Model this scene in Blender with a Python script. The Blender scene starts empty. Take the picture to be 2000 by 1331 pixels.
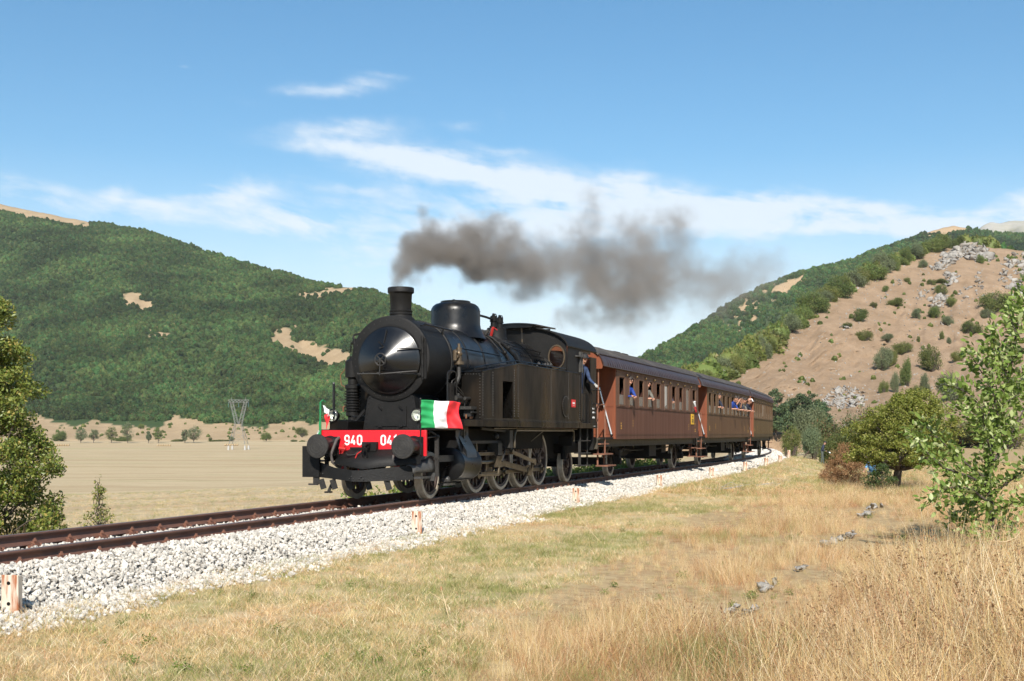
import bpy, bmesh, math, random
import numpy as np
from mathutils import Vector, Matrix, noise as mnoise

R = math.radians
random.seed(7)
RNG = np.random.default_rng(7)
SC = bpy.context.scene
COL = SC.collection

# ---------------------------------------------------------------- camera
F, YH, HC = 2330.0, 848.0, 1.25            # focal length in photo pixels, horizon row, camera height above rail top
cd = bpy.data.cameras.new('camera')
cam = bpy.data.objects.new('camera', cd)
COL.objects.link(cam)
cam.location = (0, 0, HC)
cam.rotation_euler = (R(90), 0, 0)
cd.sensor_width = 36.0
cd.lens = 36.0 * F / 2000.0
cd.shift_y = (YH - 665.5) / 2000.0
cd.clip_start = 0.1
cd.clip_end = 30000
SC.camera = cam

# ---------------------------------------------------------------- sky, sun, exposure
SUN_EL, SUN_TRAVEL = R(38), (0.03, 1.0)     # the sun stands behind the camera, a little to the left
w = bpy.data.worlds.new('World')
SC.world = w
w.use_nodes = True
wn, wl = w.node_tree.nodes, w.node_tree.links
wn.clear()
SKY_STRENGTH = 0.108


def _wmath(op, a, b=None, c=None, clamp=False):
    n = wn.new('ShaderNodeMath'); n.operation = op; n.use_clamp = clamp
    for i, x in enumerate((a, b, c)):
        if x is None: continue
        if isinstance(x, (int, float)): n.inputs[i].default_value = x
        else: wl.new(x, n.inputs[i])
    return n.outputs[0]


sky = wn.new('ShaderNodeTexSky')
sky.sky_type = 'NISHITA'
sky.sun_disc = False
sky.sun_elevation = SUN_EL
sx, sy = -SUN_TRAVEL[0], -SUN_TRAVEL[1]      # direction towards the sun
sky.sun_rotation = math.atan2(sx, sy)
sky.altitude = 1200
sky.air_density = 1.25
sky.dust_density = 0.6
sky.ozone_density = 3.0

tc = wn.new('ShaderNodeTexCoord')
sep = wn.new('ShaderNodeSeparateXYZ')
wl.new(tc.outputs['Generated'], sep.inputs[0])
az = _wmath('ARCTAN2', sep.outputs[0], sep.outputs[1])
el = _wmath('ARCSINE', sep.outputs[2])


def _combine(x, y, z=0.0):
    n = wn.new('ShaderNodeCombineXYZ')
    for i, v in enumerate((x, y, z)):
        if isinstance(v, (int, float)): n.inputs[i].default_value = v
        else: wl.new(v, n.inputs[i])
    return n.outputs[0]


def _wnoise(vec, scale, detail, rough=0.6, dist=0.0):
    n = wn.new('ShaderNodeTexNoise')
    wl.new(vec, n.inputs['Vector'])
    n.inputs['Scale'].default_value = scale
    n.inputs['Detail'].default_value = detail
    n.inputs['Roughness'].default_value = rough
    n.inputs['Distortion'].default_value = dist
    return n.outputs[0]


# wind-drawn cirrus: noise stretched along the bearing, a little tilted
tilt = _wmath('ADD', el, _wmath('MULTIPLY', az, 0.14))
streakv = _combine(_wmath('MULTIPLY', az, 3.2), _wmath('MULTIPLY', tilt, 15.0))
n_str = _wnoise(streakv, 3.0, 9, 0.62, 0.35)
puffv = _combine(_wmath('MULTIPLY', az, 9.0), _wmath('MULTIPLY', tilt, 18.0), 3.7)
n_puf = _wnoise(puffv, 3.0, 8, 0.6, 0.3)
n_mix = _wmath('ADD', _wmath('MULTIPLY', n_str, 0.6), _wmath('MULTIPLY', n_puf, 0.4))
warp1 = _wnoise(_combine(az, el, 8.1), 9.0, 4)
warp2 = _wnoise(_combine(az, el, 2.3), 11.0, 4)
azw = _wmath('ADD', az, _wmath('MULTIPLY', _wmath('SUBTRACT', warp1, 0.5), 0.06))
elw = _wmath('ADD', el, _wmath('MULTIPLY', _wmath('SUBTRACT', warp2, 0.5), 0.032))


def _bank(px, py, rx, ry, rot, amp):
    """one cloud bank at a bearing and height in the sky, an ellipse with soft edge"""
    a0 = math.atan((px - 1000) / F)
    e0 = math.atan((YH - py) / F * math.cos(a0))
    da = _wmath('SUBTRACT', azw, a0)
    de = _wmath('SUBTRACT', elw, e0)
    c, s = math.cos(R(rot)), math.sin(R(rot))
    u = _wmath('ADD', _wmath('MULTIPLY', da, c), _wmath('MULTIPLY', de, s))
    v = _wmath('SUBTRACT', _wmath('MULTIPLY', de, c), _wmath('MULTIPLY', da, s))
    u = _wmath('DIVIDE', u, rx / F)
    v = _wmath('DIVIDE', v, ry / F)
    d2 = _wmath('ADD', _wmath('MULTIPLY', u, u), _wmath('MULTIPLY', v, v))
    g = _wmath('POWER', 2.7183, _wmath('MULTIPLY', d2, -1.0))
    return _wmath('MULTIPLY', g, amp)


banks = [  # px, py, half length, half height, tilt, weight: the long bright streak first
    (640, 298, 150, 15, -4, .62), (800, 318, 170, 30, -5, .80), (1010, 340, 210, 38, -7, 1.0),
    (1230, 385, 240, 42, -6, 1.0), (1480, 412, 240, 34, -3, .95), (1760, 425, 260, 28, 0, .95), (2050, 430, 260, 32, 0, .9),
    (2400, 440, 300, 30, 0, .8),
    (590, 178, 70, 15, -4, .75), (700, 176, 55, 18, 4, .7), (745, 152, 50, 8, -6, .32),
    (660, 258, 140, 17, 3, .72), (905, 244, 38, 12, 4, .5), (985, 284, 60, 9, -6, .42), (985, 218, 18, 12, 0, .25),
    (475, 192, 32, 12, -10, .25), (800, 193, 20, 6, -5, .25), (480, 382, 70, 24, 2, .85), (705, 372, 75, 8, -2, .36),
    (560, 435, 110, 28, 4, .80), (235, 372, 34, 16, -3, .6), (60, 385, 130, 34, 0, .75), (320, 410, 150, 34, 0, .75),
    (365, 126, 12, 4, 0, .2), (1020, 430, 330, 60, -5, .60), (1250, 470, 280, 80, 0, .50), (800, 490, 280, 95, 0, .8),
    (-300, 330, 200, 40, 5, .5), (130, 238, 60, 8, 0, .14), (-900, 250, 260, 30, -8, .6), (3000, 300, 320, 50, -5, .6),
]
tot = None
for b in banks:
    g = _bank(*b)
    tot = g if tot is None else _wmath('ADD', tot, g)
# general thin cirrus all round the sky, so that the sky goes on beyond the frame
gen = _wmath('MULTIPLY', _wmath('SUBTRACT', n_str, 0.60, clamp=True), 0.8)
lo = wn.new('ShaderNodeMapRange'); lo.inputs[1].default_value = 0.30; lo.inputs[2].default_value = 0.75
wl.new(n_mix, lo.inputs[0])
lo.inputs[3].default_value = 0.0
lo.inputs[4].default_value = 1.70
cl = _wmath('ADD', _wmath('MULTIPLY', tot, lo.outputs[0]), gen)
ss = wn.new('ShaderNodeMapRange'); ss.interpolation_type = 'SMOOTHSTEP'
wl.new(cl, ss.inputs[0]); ss.inputs[1].default_value = 0.04; ss.inputs[2].default_value = 1.15
ss.inputs[3].default_value = 0.0; ss.inputs[4].default_value = 0.88
# thin veil that thickens towards the horizon, all the way round
veil = wn.new('ShaderNodeMapRange'); veil.interpolation_type = 'SMOOTHSTEP'
wl.new(el, veil.inputs[0]); veil.inputs[1].default_value = 0.235; veil.inputs[2].default_value = 0.02
veil.inputs[3].default_value = 0.0; veil.inputs[4].default_value = 0.95
veiln = _wmath('MULTIPLY', veil.outputs[0], _wmath('ADD', 0.50, _wmath('MULTIPLY', n_mix, 1.0)))
cov = _wmath('MAXIMUM', ss.outputs[0], _wmath('MULTIPLY', veiln, 0.95))
cov = _wmath('MINIMUM', cov, 0.95)
hs = wn.new('ShaderNodeHueSaturation')
hs.inputs['Saturation'].default_value = 1.24
hs.inputs['Hue'].default_value = 0.492
hs.inputs['Value'].default_value = 0.86
wl.new(sky.outputs[0], hs.inputs['Color'])
mx = wn.new('ShaderNodeMix'); mx.data_type = 'RGBA'
wl.new(cov, mx.inputs[0]); wl.new(hs.outputs[0], mx.inputs[6])
mx.inputs[7].default_value = (5.6, 6.1, 6.6, 1)
bg = wn.new('ShaderNodeBackground')
bg.inputs['Strength'].default_value = SKY_STRENGTH
wl.new(mx.outputs[2], bg.inputs['Color'])
wo = wn.new('ShaderNodeOutputWorld')
wl.new(bg.outputs[0], wo.inputs['Surface'])

sd = bpy.data.lights.new('sun', 'SUN')
sd.energy = 4.8
sd.angle = R(0.53)
sd.color = (1.0, 0.945, 0.86)
sun = bpy.data.objects.new('sun', sd)
COL.objects.link(sun)
h = math.hypot(*SUN_TRAVEL)
tv = Vector((SUN_TRAVEL[0] / h * math.cos(SUN_EL), SUN_TRAVEL[1] / h * math.cos(SUN_EL), -math.sin(SUN_EL)))
sun.rotation_euler = tv.to_track_quat('-Z', 'Y').to_euler()
sun.location = (-20, -60, 60)

vs = SC.view_settings
vs.view_transform = 'Standard'
vs.look = 'None'
vs.exposure = 0.55
vs.gamma = 1.0
vs.use_curve_mapping = False
SC.render.engine = 'CYCLES'
SC.cycles.max_bounces = 8
SC.cycles.diffuse_bounces = 3
SC.cycles.glossy_bounces = 3
SC.cycles.transmission_bounces = 4
SC.cycles.transparent_max_bounces = 8
SC.cycles.volume_bounces = 2
SC.cycles.use_denoising = True

# ---------------------------------------------------------------- helpers
def node_mat(name):
    m = bpy.data.materials.new(name)
    m.use_nodes = True
    nt = m.node_tree
    b = nt.nodes.get('Principled BSDF')
    return m, nt, b


def mat(name, c1, c2=None, rough=0.6, metal=0.0, scale=6.0, bump=0.0, bscale=None, detail=6, stretch=None,
        spec=0.5, coat=0.0, contrast=(0.35, 0.65), island=0.0, objrand=0.0, rough2=None, c3=None, c3s=1.5, c3r=(0.55, 0.7)):
    """procedural material: two colours mixed by noise (object space), optional third stain colour, bump and per-piece variation"""
    m, nt, b = node_mat(name)
    N, L = nt.nodes, nt.links
    b.inputs['Roughness'].default_value = rough
    b.inputs['Metallic'].default_value = metal
    b.inputs['Specular IOR Level'].default_value = spec
    b.inputs['Coat Weight'].default_value = coat
    b.inputs['Coat Roughness'].default_value = 0.12
    c1 = (*c1, 1)
    c2 = (*c2, 1) if c2 else c1
    t = N.new('ShaderNodeTexCoord')
    vec = t.outputs['Object']
    if stretch:
        mp = N.new('ShaderNodeMapping'); mp.inputs['Scale'].default_value = stretch
        L.new(vec, mp.inputs['Vector']); vec = mp.outputs[0]
    nz = N.new('ShaderNodeTexNoise'); nz.inputs['Scale'].default_value = scale
    nz.inputs['Detail'].default_value = detail; nz.inputs['Roughness'].default_value = 0.62
    L.new(vec, nz.inputs['Vector'])
    mr = N.new('ShaderNodeMapRange'); mr.inputs[1].default_value, mr.inputs[2].default_value = contrast
    L.new(nz.outputs[0], mr.inputs[0])
    mix = N.new('ShaderNodeMix'); mix.data_type = 'RGBA'
    mix.inputs[6].default_value, mix.inputs[7].default_value = c1, c2
    L.new(mr.outputs[0], mix.inputs[0])
    col = mix.outputs[2]
    if c3:
        n3 = N.new('ShaderNodeTexNoise'); n3.inputs['Scale'].default_value = c3s; n3.inputs['Detail'].default_value = 7
        L.new(vec, n3.inputs['Vector'])
        r3 = N.new('ShaderNodeMapRange'); r3.inputs[1].default_value, r3.inputs[2].default_value = c3r
        L.new(n3.outputs[0], r3.inputs[0])
        m3 = N.new('ShaderNodeMix'); m3.data_type = 'RGBA'
        L.new(r3.outputs[0], m3.inputs[0]); L.new(col, m3.inputs[6]); m3.inputs[7].default_value = (*c3, 1)
        col = m3.outputs[2]
    if island or objrand:
        if objrand:
            oi = N.new('ShaderNodeObjectInfo'); src = oi.outputs['Random']
        else:
            g = N.new('ShaderNodeNewGeometry'); src = g.outputs['Random Per Island']
        amt = objrand or island
        r = N.new('ShaderNodeMapRange'); r.inputs[3].default_value = 1 - amt; r.inputs[4].default_value = 1 + amt
        L.new(src, r.inputs[0])
        hv = N.new('ShaderNodeHueSaturation'); L.new(r.outputs[0], hv.inputs['Value']); L.new(col, hv.inputs['Color'])
        col = hv.outputs[0]
    L.new(col, b.inputs['Base Color'])
    if rough2 is not None:
        rr = N.new('ShaderNodeMapRange'); rr.inputs[3].default_value = rough; rr.inputs[4].default_value = rough2
        L.new(mr.outputs[0], rr.inputs[0]); L.new(rr.outputs[0], b.inputs['Roughness'])
    if bump:
        n2 = N.new('ShaderNodeTexNoise'); n2.inputs['Scale'].default_value = bscale or scale * 4; n2.inputs['Detail'].default_value = 5
        L.new(vec, n2.inputs['Vector'])
        bp = N.new('ShaderNodeBump'); bp.inputs['Strength'].default_value = min(1.0, bump); bp.inputs['Distance'].default_value = 0.02
        L.new(n2.outputs[0], bp.inputs['Height']); L.new(bp.outputs[0], b.inputs['Normal'])
    return m


class MB:
    """collects shapes into one mesh"""
    def __init__(s):
        s.v = []; s.f = []; s.mi = []

    def add(s, vs, fs, mi=0):
        o = len(s.v)
        s.v.extend([tuple(p) for p in vs])
        s.f.extend([tuple(i + o for i in f) for f in fs])
        s.mi.extend([mi] * len(fs))
        return s

    def box(s, c, d, M=None, mi=0):
        hx, hy, hz = d[0] / 2, d[1] / 2, d[2] / 2
        P = [(-hx, -hy, -hz), (hx, -hy, -hz), (hx, hy, -hz), (-hx, hy, -hz), (-hx, -hy, hz), (hx, -hy, hz), (hx, hy, hz), (-hx, hy, hz)]
        if M is not None: P = [M @ Vector(p) for p in P]
        P = [(p[0] + c[0], p[1] + c[1], p[2] + c[2]) for p in P]
        return s.add(P, [(0, 3, 2, 1), (4, 5, 6, 7), (0, 1, 5, 4), (1, 2, 6, 5), (2, 3, 7, 6), (3, 0, 4, 7)], mi)

    def bx(s, x0, x1, y0, y1, z0, z1, mi=0):
        return s.box(((x0 + x1) / 2, (y0 + y1) / 2, (z0 + z1) / 2), (abs(x1 - x0), abs(y1 - y0), abs(z1 - z0)), None, mi)

    def bar(s, p, q, w, h, mi=0, up=(0, 0, 1)):
        p, q = Vector(p), Vector(q)
        d = (q - p); L = d.length
        if L < 1e-6: return s
        x = d.normalized(); u = Vector(up)
        if abs(x.dot(u)) > 0.98: u = Vector((1, 0, 0))
        y = u.cross(x).normalized(); z = x.cross(y)
        M = Matrix((x, y, z)).transposed()
        return s.box((p + q) / 2, (L, w, h), M, mi)

    @staticmethod
    def _frame(d):
        d = d.normalized()
        u = Vector((0, 0, 1)) if abs(d.z) < 0.9 else Vector((1, 0, 0))
        a = d.cross(u).normalized(); b = d.cross(a)
        return a, b

    def cyl(s, p, q, r, r2=None, n=16, cap=True, mi=0):
        p, q = Vector(p), Vector(q)
        r2 = r if r2 is None else r2
        a, b = s._frame(q - p)
        vs = []
        for c, rr in ((p, r), (q, r2)):
            for i in range(n):
                t = 2 * math.pi * i / n
                vs.append(c + a * (rr * math.cos(t)) + b * (rr * math.sin(t)))
        fs = [(i, (i + 1) % n, n + (i + 1) % n, n + i) for i in range(n)]
        if cap: fs += [tuple(range(n - 1, -1, -1)), tuple(range(n, 2 * n))]
        return s.add(vs, fs, mi)

    def tube(s, pts, r, n=6, mi=0, cap=True):
        pts = [Vector(p) for p in pts]
        rs = r if isinstance(r, (list, tuple)) else [r] * len(pts)
        vs = []; a = None
        for i, p in enumerate(pts):
            d = (pts[min(i + 1, len(pts) - 1)] - pts[max(i - 1, 0)])
            if d.length < 1e-9: d = Vector((0, 0, 1))
            d.normalize()
            if a is None: a, b = s._frame(d)
            else:
                a = (a - d * a.dot(d))
                if a.length < 1e-6: a, b = s._frame(d)
                a.normalize(); b = d.cross(a)
            for k in range(n):
                t = 2 * math.pi * k / n
                vs.append(p + a * (rs[i] * math.cos(t)) + b * (rs[i] * math.sin(t)))
        fs = []
        for i in range(len(pts) - 1):
            for k in range(n):
                fs.append((i * n + k, i * n + (k + 1) % n, (i + 1) * n + (k + 1) % n, (i + 1) * n + k))
        if cap: fs += [tuple(range(n - 1, -1, -1)), tuple(range((len(pts) - 1) * n, len(pts) * n))]
        return s.add(vs, fs, mi)

    def lathe(s, prof, org=(0, 0, 0), axis=(0, 0, 1), n=32, mi=0, arc=None, caps=True):
        """prof: list of (radius, distance along axis)"""
        ax = Vector(axis).normalized(); o = Vector(org); a, b = s._frame(ax)
        full = arc is None
        k = n if full else n + 1
        a0, a1 = (0, 2 * math.pi) if full else arc
        vs = []
        for (r, t) in prof:
            for i in range(k):
                th = a0 + (a1 - a0) * i / n
                vs.append(o + ax * t + a * (r * math.cos(th)) + b * (r * math.sin(th)))
        fs = []
        for j in range(len(prof) - 1):
            for i in range(n):
                i2 = (i + 1) % k
                fs.append((j * k + i, j * k + i2, (j + 1) * k + i2, (j + 1) * k + i))
        if full and caps and prof[0] != prof[-1]:
            if prof[0][0] > 1e-5: fs.append(tuple(range(k - 1, -1, -1)))
            if prof[-1][0] > 1e-5: fs.append(tuple(range((len(prof) - 1) * k, len(prof) * k)))
        return s.add(vs, fs, mi)

    def prism(s, poly, axis, lo, hi, mi=0):
        n = len(poly)
        def mk(p, t):
            if axis == 'x': return (t, p[0], p[1])
            if axis == 'y': return (p[0], t, p[1])
            return (p[0], p[1], t)
        vs = [mk(p, lo) for p in poly] + [mk(p, hi) for p in poly]
        fs = [tuple(range(n - 1, -1, -1)), tuple(range(n, 2 * n))]
        fs += [(i, (i + 1) % n, n + (i + 1) % n, n + i) for i in range(n)]
        return s.add(vs, fs, mi)

    def ball(s, c, r, n=10, m=6, mi=0, sc=(1, 1, 1)):
        vs = []; fs = []
        for j in range(m + 1):
            ph = math.pi * j / m
            for i in range(n):
                t = 2 * math.pi * i / n
                vs.append((c[0] + sc[0] * r * math.sin(ph) * math.cos(t), c[1] + sc[1] * r * math.sin(ph) * math.sin(t), c[2] + sc[2] * r * math.cos(ph)))
        for j in range(m):
            for i in range(n):
                fs.append((j * n + i, (j + 1) * n + i, (j + 1) * n + (i + 1) % n, j * n + (i + 1) % n))
        return s.add(vs, fs, mi)

    def rivet(s, p, d, r=0.014, n=6):
        d = Vector(d).normalized(); a, b = s._frame(d); p = Vector(p)
        vs = [p + a * (r * math.cos(2 * math.pi * i / n)) + b * (r * math.sin(2 * math.pi * i / n)) for i in range(n)]
        vs += [p + d * r * 0.55 + (v - p) * 0.6 for v in vs[:n]]
        fs = [(i, (i + 1) % n, n + (i + 1) % n, n + i) for i in range(n)] + [tuple(range(n, 2 * n))]
        return s.add(vs, fs)

    def mesh(s, name, mats, smooth=35):
        me = bpy.data.meshes.new(name)
        me.from_pydata(s.v, [], s.f)
        bm = bmesh.new(); bm.from_mesh(me)
        bmesh.ops.remove_doubles(bm, verts=bm.verts, dist=1e-5)
        bmesh.ops.recalc_face_normals(bm, faces=bm.faces)
        bm.to_mesh(me); bm.free()
        mats = mats if isinstance(mats, (list, tuple)) else [mats]
        for m in mats: me.materials.append(m)
        if len(mats) > 1 and len(me.polygons) == len(s.mi):
            me.polygons.foreach_set('material_index', s.mi)
        me.polygons.foreach_set('use_smooth', [True] * len(me.polygons))
        if smooth: me.set_sharp_from_angle(angle=R(smooth))
        else: me.polygons.foreach_set('use_smooth', [False] * len(me.polygons))
        me.update()
        return me

    def build(s, name, mats, parent=None, smooth=35, bevel=0.0, loc=None, kind=None):
        o = bpy.data.objects.new(name, s.mesh(name, mats, smooth))
        COL.objects.link(o)
        if parent is not None: o.parent = parent
        if loc is not None: o.location = loc
        if bevel:
            b = o.modifiers.new('bevel', 'BEVEL'); b.width = bevel; b.segments = 2; b.limit_method = 'ANGLE'; b.angle_limit = R(40)
        if kind: o['kind'] = kind
        return o


def thing(name, label, cat, loc=(0, 0, 0), rz=0.0, group=None, kind=None):
    o = bpy.data.objects.new(name, None)
    o.empty_display_size = 0.3
    COL.objects.link(o)
    o.location = loc; o.rotation_euler = (0, 0, rz)
    return tag(o, label, cat, group, kind)


def tag(o, label=None, cat=None, group=None, kind=None):
    if label: o['label'] = label
    if cat: o['category'] = cat
    if group: o['group'] = group
    if kind: o['kind'] = kind
    return o


def dup(o, parent=None):
    c = o.copy(); COL.objects.link(c)
    if parent is not None: c.parent = parent
    for ch in o.children: dup(ch, c)
    return c


def np_mesh(name, verts, faces_flat, loop_tot, mats, smooth=False, attrs=None):
    """fast mesh: verts (n,3), faces_flat int array, loop_tot per-face counts"""
    me = bpy.data.meshes.new(name)
    verts = np.ascontiguousarray(verts, dtype=np.float32)
    loop_tot = np.asarray(loop_tot, dtype=np.int32)
    me.vertices.add(len(verts)); me.vertices.foreach_set('co', verts.ravel())
    me.loops.add(len(faces_flat)); me.loops.foreach_set('vertex_index', np.asarray(faces_flat, dtype=np.int32))
    me.polygons.add(len(loop_tot))
    st = np.concatenate([[0], np.cumsum(loop_tot)[:-1]]).astype(np.int32)
    me.polygons.foreach_set('loop_start', st)
    if smooth: me.polygons.foreach_set('use_smooth', np.ones(len(loop_tot), dtype=bool))
    for k, a in (attrs or {}).items():
        at = me.attributes.new(k, 'FLOAT', 'POINT'); at.data.foreach_set('value', np.asarray(a, dtype=np.float32))
    mats = mats if isinstance(mats, (list, tuple)) else [mats]
    for m in mats: me.materials.append(m)
    me.update(calc_edges=True); me.validate()
    return me


def link(name, me, parent=None):
    o = bpy.data.objects.new(name, me); COL.objects.link(o)
    if parent is not None: o.parent = parent
    return o


def grid_faces(nr, nc):
    i = np.arange(nr - 1)[:, None] * nc + np.arange(nc - 1)[None, :]
    q = np.stack([i, i + 1, i + nc + 1, i + nc], -1).reshape(-1)
    return q, np.full((nr - 1) * (nc - 1), 4)


# value noise on arrays (fractal)
def _hash(ix, iy, seed):
    h = (ix * 374761393 + iy * 668265263 + seed * 1442695041) & 0xffffffff
    h = ((h ^ (h >> 13)) * 1274126177) & 0xffffffff
    return ((h ^ (h >> 16)) & 0xffff) / 65535.0


def vnoise(x, y, seed=0, octaves=4, gain=0.5):
    x = np.asarray(x, dtype=np.float64); y = np.asarray(y, dtype=np.float64)
    out = np.zeros(np.broadcast(x, y).shape); amp = 1.0; tot = 0.0
    for o in range(octaves):
        ix = np.floor(x).astype(np.int64); iy = np.floor(y).astype(np.int64)
        fx = x - ix; fy = y - iy
        fx = fx * fx * (3 - 2 * fx); fy = fy * fy * (3 - 2 * fy)
        a = _hash(ix, iy, seed + o); b = _hash(ix + 1, iy, seed + o); c = _hash(ix, iy + 1, seed + o); d = _hash(ix + 1, iy + 1, seed + o)
        out = out + amp * ((a * (1 - fx) + b * fx) * (1 - fy) + (c * (1 - fx) + d * fx) * fy)
        tot += amp; amp *= gain; x = x * 2.03 + 11.7; y = y * 2.03 + 5.3
    return out / tot


def sstep(a, b, x):
    t = np.clip((np.asarray(x, dtype=float) - a) / (b - a), 0, 1)
    return t * t * (3 - 2 * t)


def P(px, py, Y):
    return Vector(((px - 1000) / F * Y, Y, HC + (YH - py) / F * Y))


def in_poly(px, py, poly):
    px = np.asarray(px); py = np.asarray(py); r = np.zeros(px.shape, bool)
    n = len(poly); j = n - 1
    for i in range(n):
        xi, yi = poly[i]; xj, yj = poly[j]
        c = ((yi > py) != (yj > py)) & (px < (xj - xi) * (py - yi) / (yj - yi + 1e-12) + xi)
        r ^= c; j = i
    return r


# ---------------------------------------------------------------- the line of the track
TA = 0.3614
AA = math.atan(TA); SA, CA = math.sin(AA), math.cos(AA)
OY = 21.98
OX = TA * OY - 10.12 / CA                    # locomotive's front at rail level, on the centre line
TV = Vector((SA, CA, 0)); NV = Vector((CA, -SA, 0))
S0, RC = 27.7, 340.0                         # straight up to S0, then a left-hand curve
LOCO_RZ = math.atan2(CA, SA)


def track(s, v=0.0, z=0.0):
    if s <= S0:
        p = Vector((OX, OY, 0)) + TV * s; th = AA
    else:
        f = (s - S0) / RC
        p = Vector((OX, OY, 0)) + TV * S0 + Vector((RC * (math.cos(AA - f) - CA), RC * (SA - math.sin(AA - f)), 0)); th = AA - f
    n = Vector((math.cos(th), -math.sin(th), 0))
    q = p + n * v; q.z = z
    return q


def track_dir(s):
    th = AA - max(0, s - S0) / RC
    return math.atan2(math.cos(th), math.sin(th))


def sv(X, Y):
    """along-track and across-track coordinates (arrays)"""
    dx, dy = X - OX, Y - OY
    s = dx * SA + dy * CA; v = dx * CA - dy * SA
    p0x, p0y = OX + S0 * SA, OY + S0 * CA
    cx, cy = p0x - RC * CA, p0y + RC * SA
    wx, wy = X - cx, Y - cy
    n = wx * CA - wy * SA; t = wx * SA + wy * CA
    ph = np.arctan2(t, n)
    arc = (s > S0) & (n > 0)
    return np.where(arc, S0 + RC * ph, s), np.where(arc, np.hypot(wx, wy) - RC, v)


def ground_z(X, Y):
    X = np.asarray(X, float); Y = np.asarray(Y, float)
    d = (X - OX) * CA - (Y - OY) * SA          # distance right of the straight line
    D = np.maximum(0, -d)
    f1 = np.interp(D, [0, 2, 6, 30, 80], [-.6, -.75, -1.2, -1.9, -2.4])
    f2 = np.interp(Y, [-50, 20, 45, 60, 100, 150, 300, 470, 540, 585, 615, 650, 9000], [-1.6, -1.6, -2.1, -2.5, -3.3, -4.0, -5.0, -5.3, -4.4, -2.9, -2.35, -2.2, -2.0])
    kf = sstep(10, 60, D)
    field = f1 * (1 - kf) + f2 * kf
    right = np.interp(Y, [-50, 30, 45, 70, 95, 120, 165, 200, 260], [-.55, -.55, -.75, -1.05, -1.15, -.6, 1.0, 2.5, 4.0])
    bank = np.interp(Y, [0, 30, 60, 95], [-.5, -.45, -.35, -.35])
    s, v = sv(X, Y)
    k = sstep(2.0, np.where(Y > 40, 5.0, 8.0), v)
    rz = bank * (1 - k) + right * k
    base = np.where(d > 0, rz, field)
    base = np.where(d > 0, base, base)
    blend = sstep(-1.5, 1.5, d)
    base = field * (1 - blend) + rz * blend
    s, v = sv(X, Y)
    near = (s < S0 + 190)
    av = np.abs(v)
    e = np.where(near, 1 - sstep(2.0, np.where(v < 0, 5.5, 3.6), av), 0)
    base = base * (1 - e) + np.minimum(-.42, np.maximum(base, -.5)) * e
    und = (vnoise(X * .35, Y * .35, 5, 3) - .5) * .16 * sstep(1.8, 4, av) + (vnoise(X * .05, Y * .05, 9, 2) - .5) * .5 * sstep(30, 90, np.hypot(X, Y))
    return base + und
# ================================================================ instancing of uncountable stuff
def lib(name, objs_me):
    c = bpy.data.collections.new(name)
    for i, me in enumerate(objs_me):
        o = bpy.data.objects.new('%s_%02d' % (name, i), me); c.objects.link(o)
    return c


def scatter(name, pts, rot, scl, n_var, coll, label=None, parent=None, category=None, seed=3, idx=None):
    rg = np.random.default_rng(seed)
    pts = np.asarray(pts, np.float32); n = len(pts)
    me = bpy.data.meshes.new(name)
    me.vertices.add(n); me.vertices.foreach_set('co', pts.ravel())
    a = me.attributes.new('rot', 'FLOAT_VECTOR', 'POINT'); a.data.foreach_set('vector', np.asarray(rot, np.float32).ravel())
    a = me.attributes.new('scl', 'FLOAT_VECTOR', 'POINT')
    scl = np.asarray(scl, np.float32)
    if scl.ndim == 1: scl = np.repeat(scl[:, None], 3, 1)
    a.data.foreach_set('vector', scl.ravel())
    a = me.attributes.new('idx', 'INT', 'POINT'); a.data.foreach_set('value', (rg.integers(0, n_var, n) if idx is None else idx).astype(np.int32))
    ng = bpy.data.node_groups.new(name, 'GeometryNodeTree')
    ng.interface.new_socket('Geometry', in_out='INPUT', socket_type='NodeSocketGeometry')
    ng.interface.new_socket('Geometry', in_out='OUTPUT', socket_type='NodeSocketGeometry')
    N, L = ng.nodes, ng.links
    gi, go = N.new('NodeGroupInput'), N.new('NodeGroupOutput')
    ip = N.new('GeometryNodeInstanceOnPoints')
    ci = N.new('GeometryNodeCollectionInfo')
    ci.inputs['Collection'].default_value = coll
    ci.inputs['Separate Children'].default_value = True
    ci.inputs['Reset Children'].default_value = True
    L.new(gi.outputs[0], ip.inputs['Points'])
    L.new(ci.outputs[0], ip.inputs['Instance'])
    ip.inputs['Pick Instance'].default_value = True
    for at, ty, sock in (('idx', 'INT', 'Instance Index'), ('rot', 'FLOAT_VECTOR', 'Rotation'), ('scl', 'FLOAT_VECTOR', 'Scale')):
        na = N.new('GeometryNodeInputNamedAttribute'); na.data_type = ty; na.inputs[0].default_value = at
        L.new(na.outputs[0], ip.inputs[sock])
    L.new(ip.outputs[0], go.inputs[0])
    o = link(name, me, parent)
    m = o.modifiers.new('scatter', 'NODES'); m.node_group = ng
    tag(o, label, category, None, 'stuff')
    return o


def attr_mix(nt, name, c_a, c_b):
    at = nt.nodes.new('ShaderNodeAttribute'); at.attribute_name = name
    mx = nt.nodes.new('ShaderNodeMix'); mx.data_type = 'RGBA'
    nt.links.new(at.outputs['Fac'], mx.inputs[0])
    for i, c in ((6, c_a), (7, c_b)):
        if isinstance(c, tuple): mx.inputs[i].default_value = (*c, 1)
        else: nt.links.new(c, mx.inputs[i])
    return mx.outputs[2]


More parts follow.
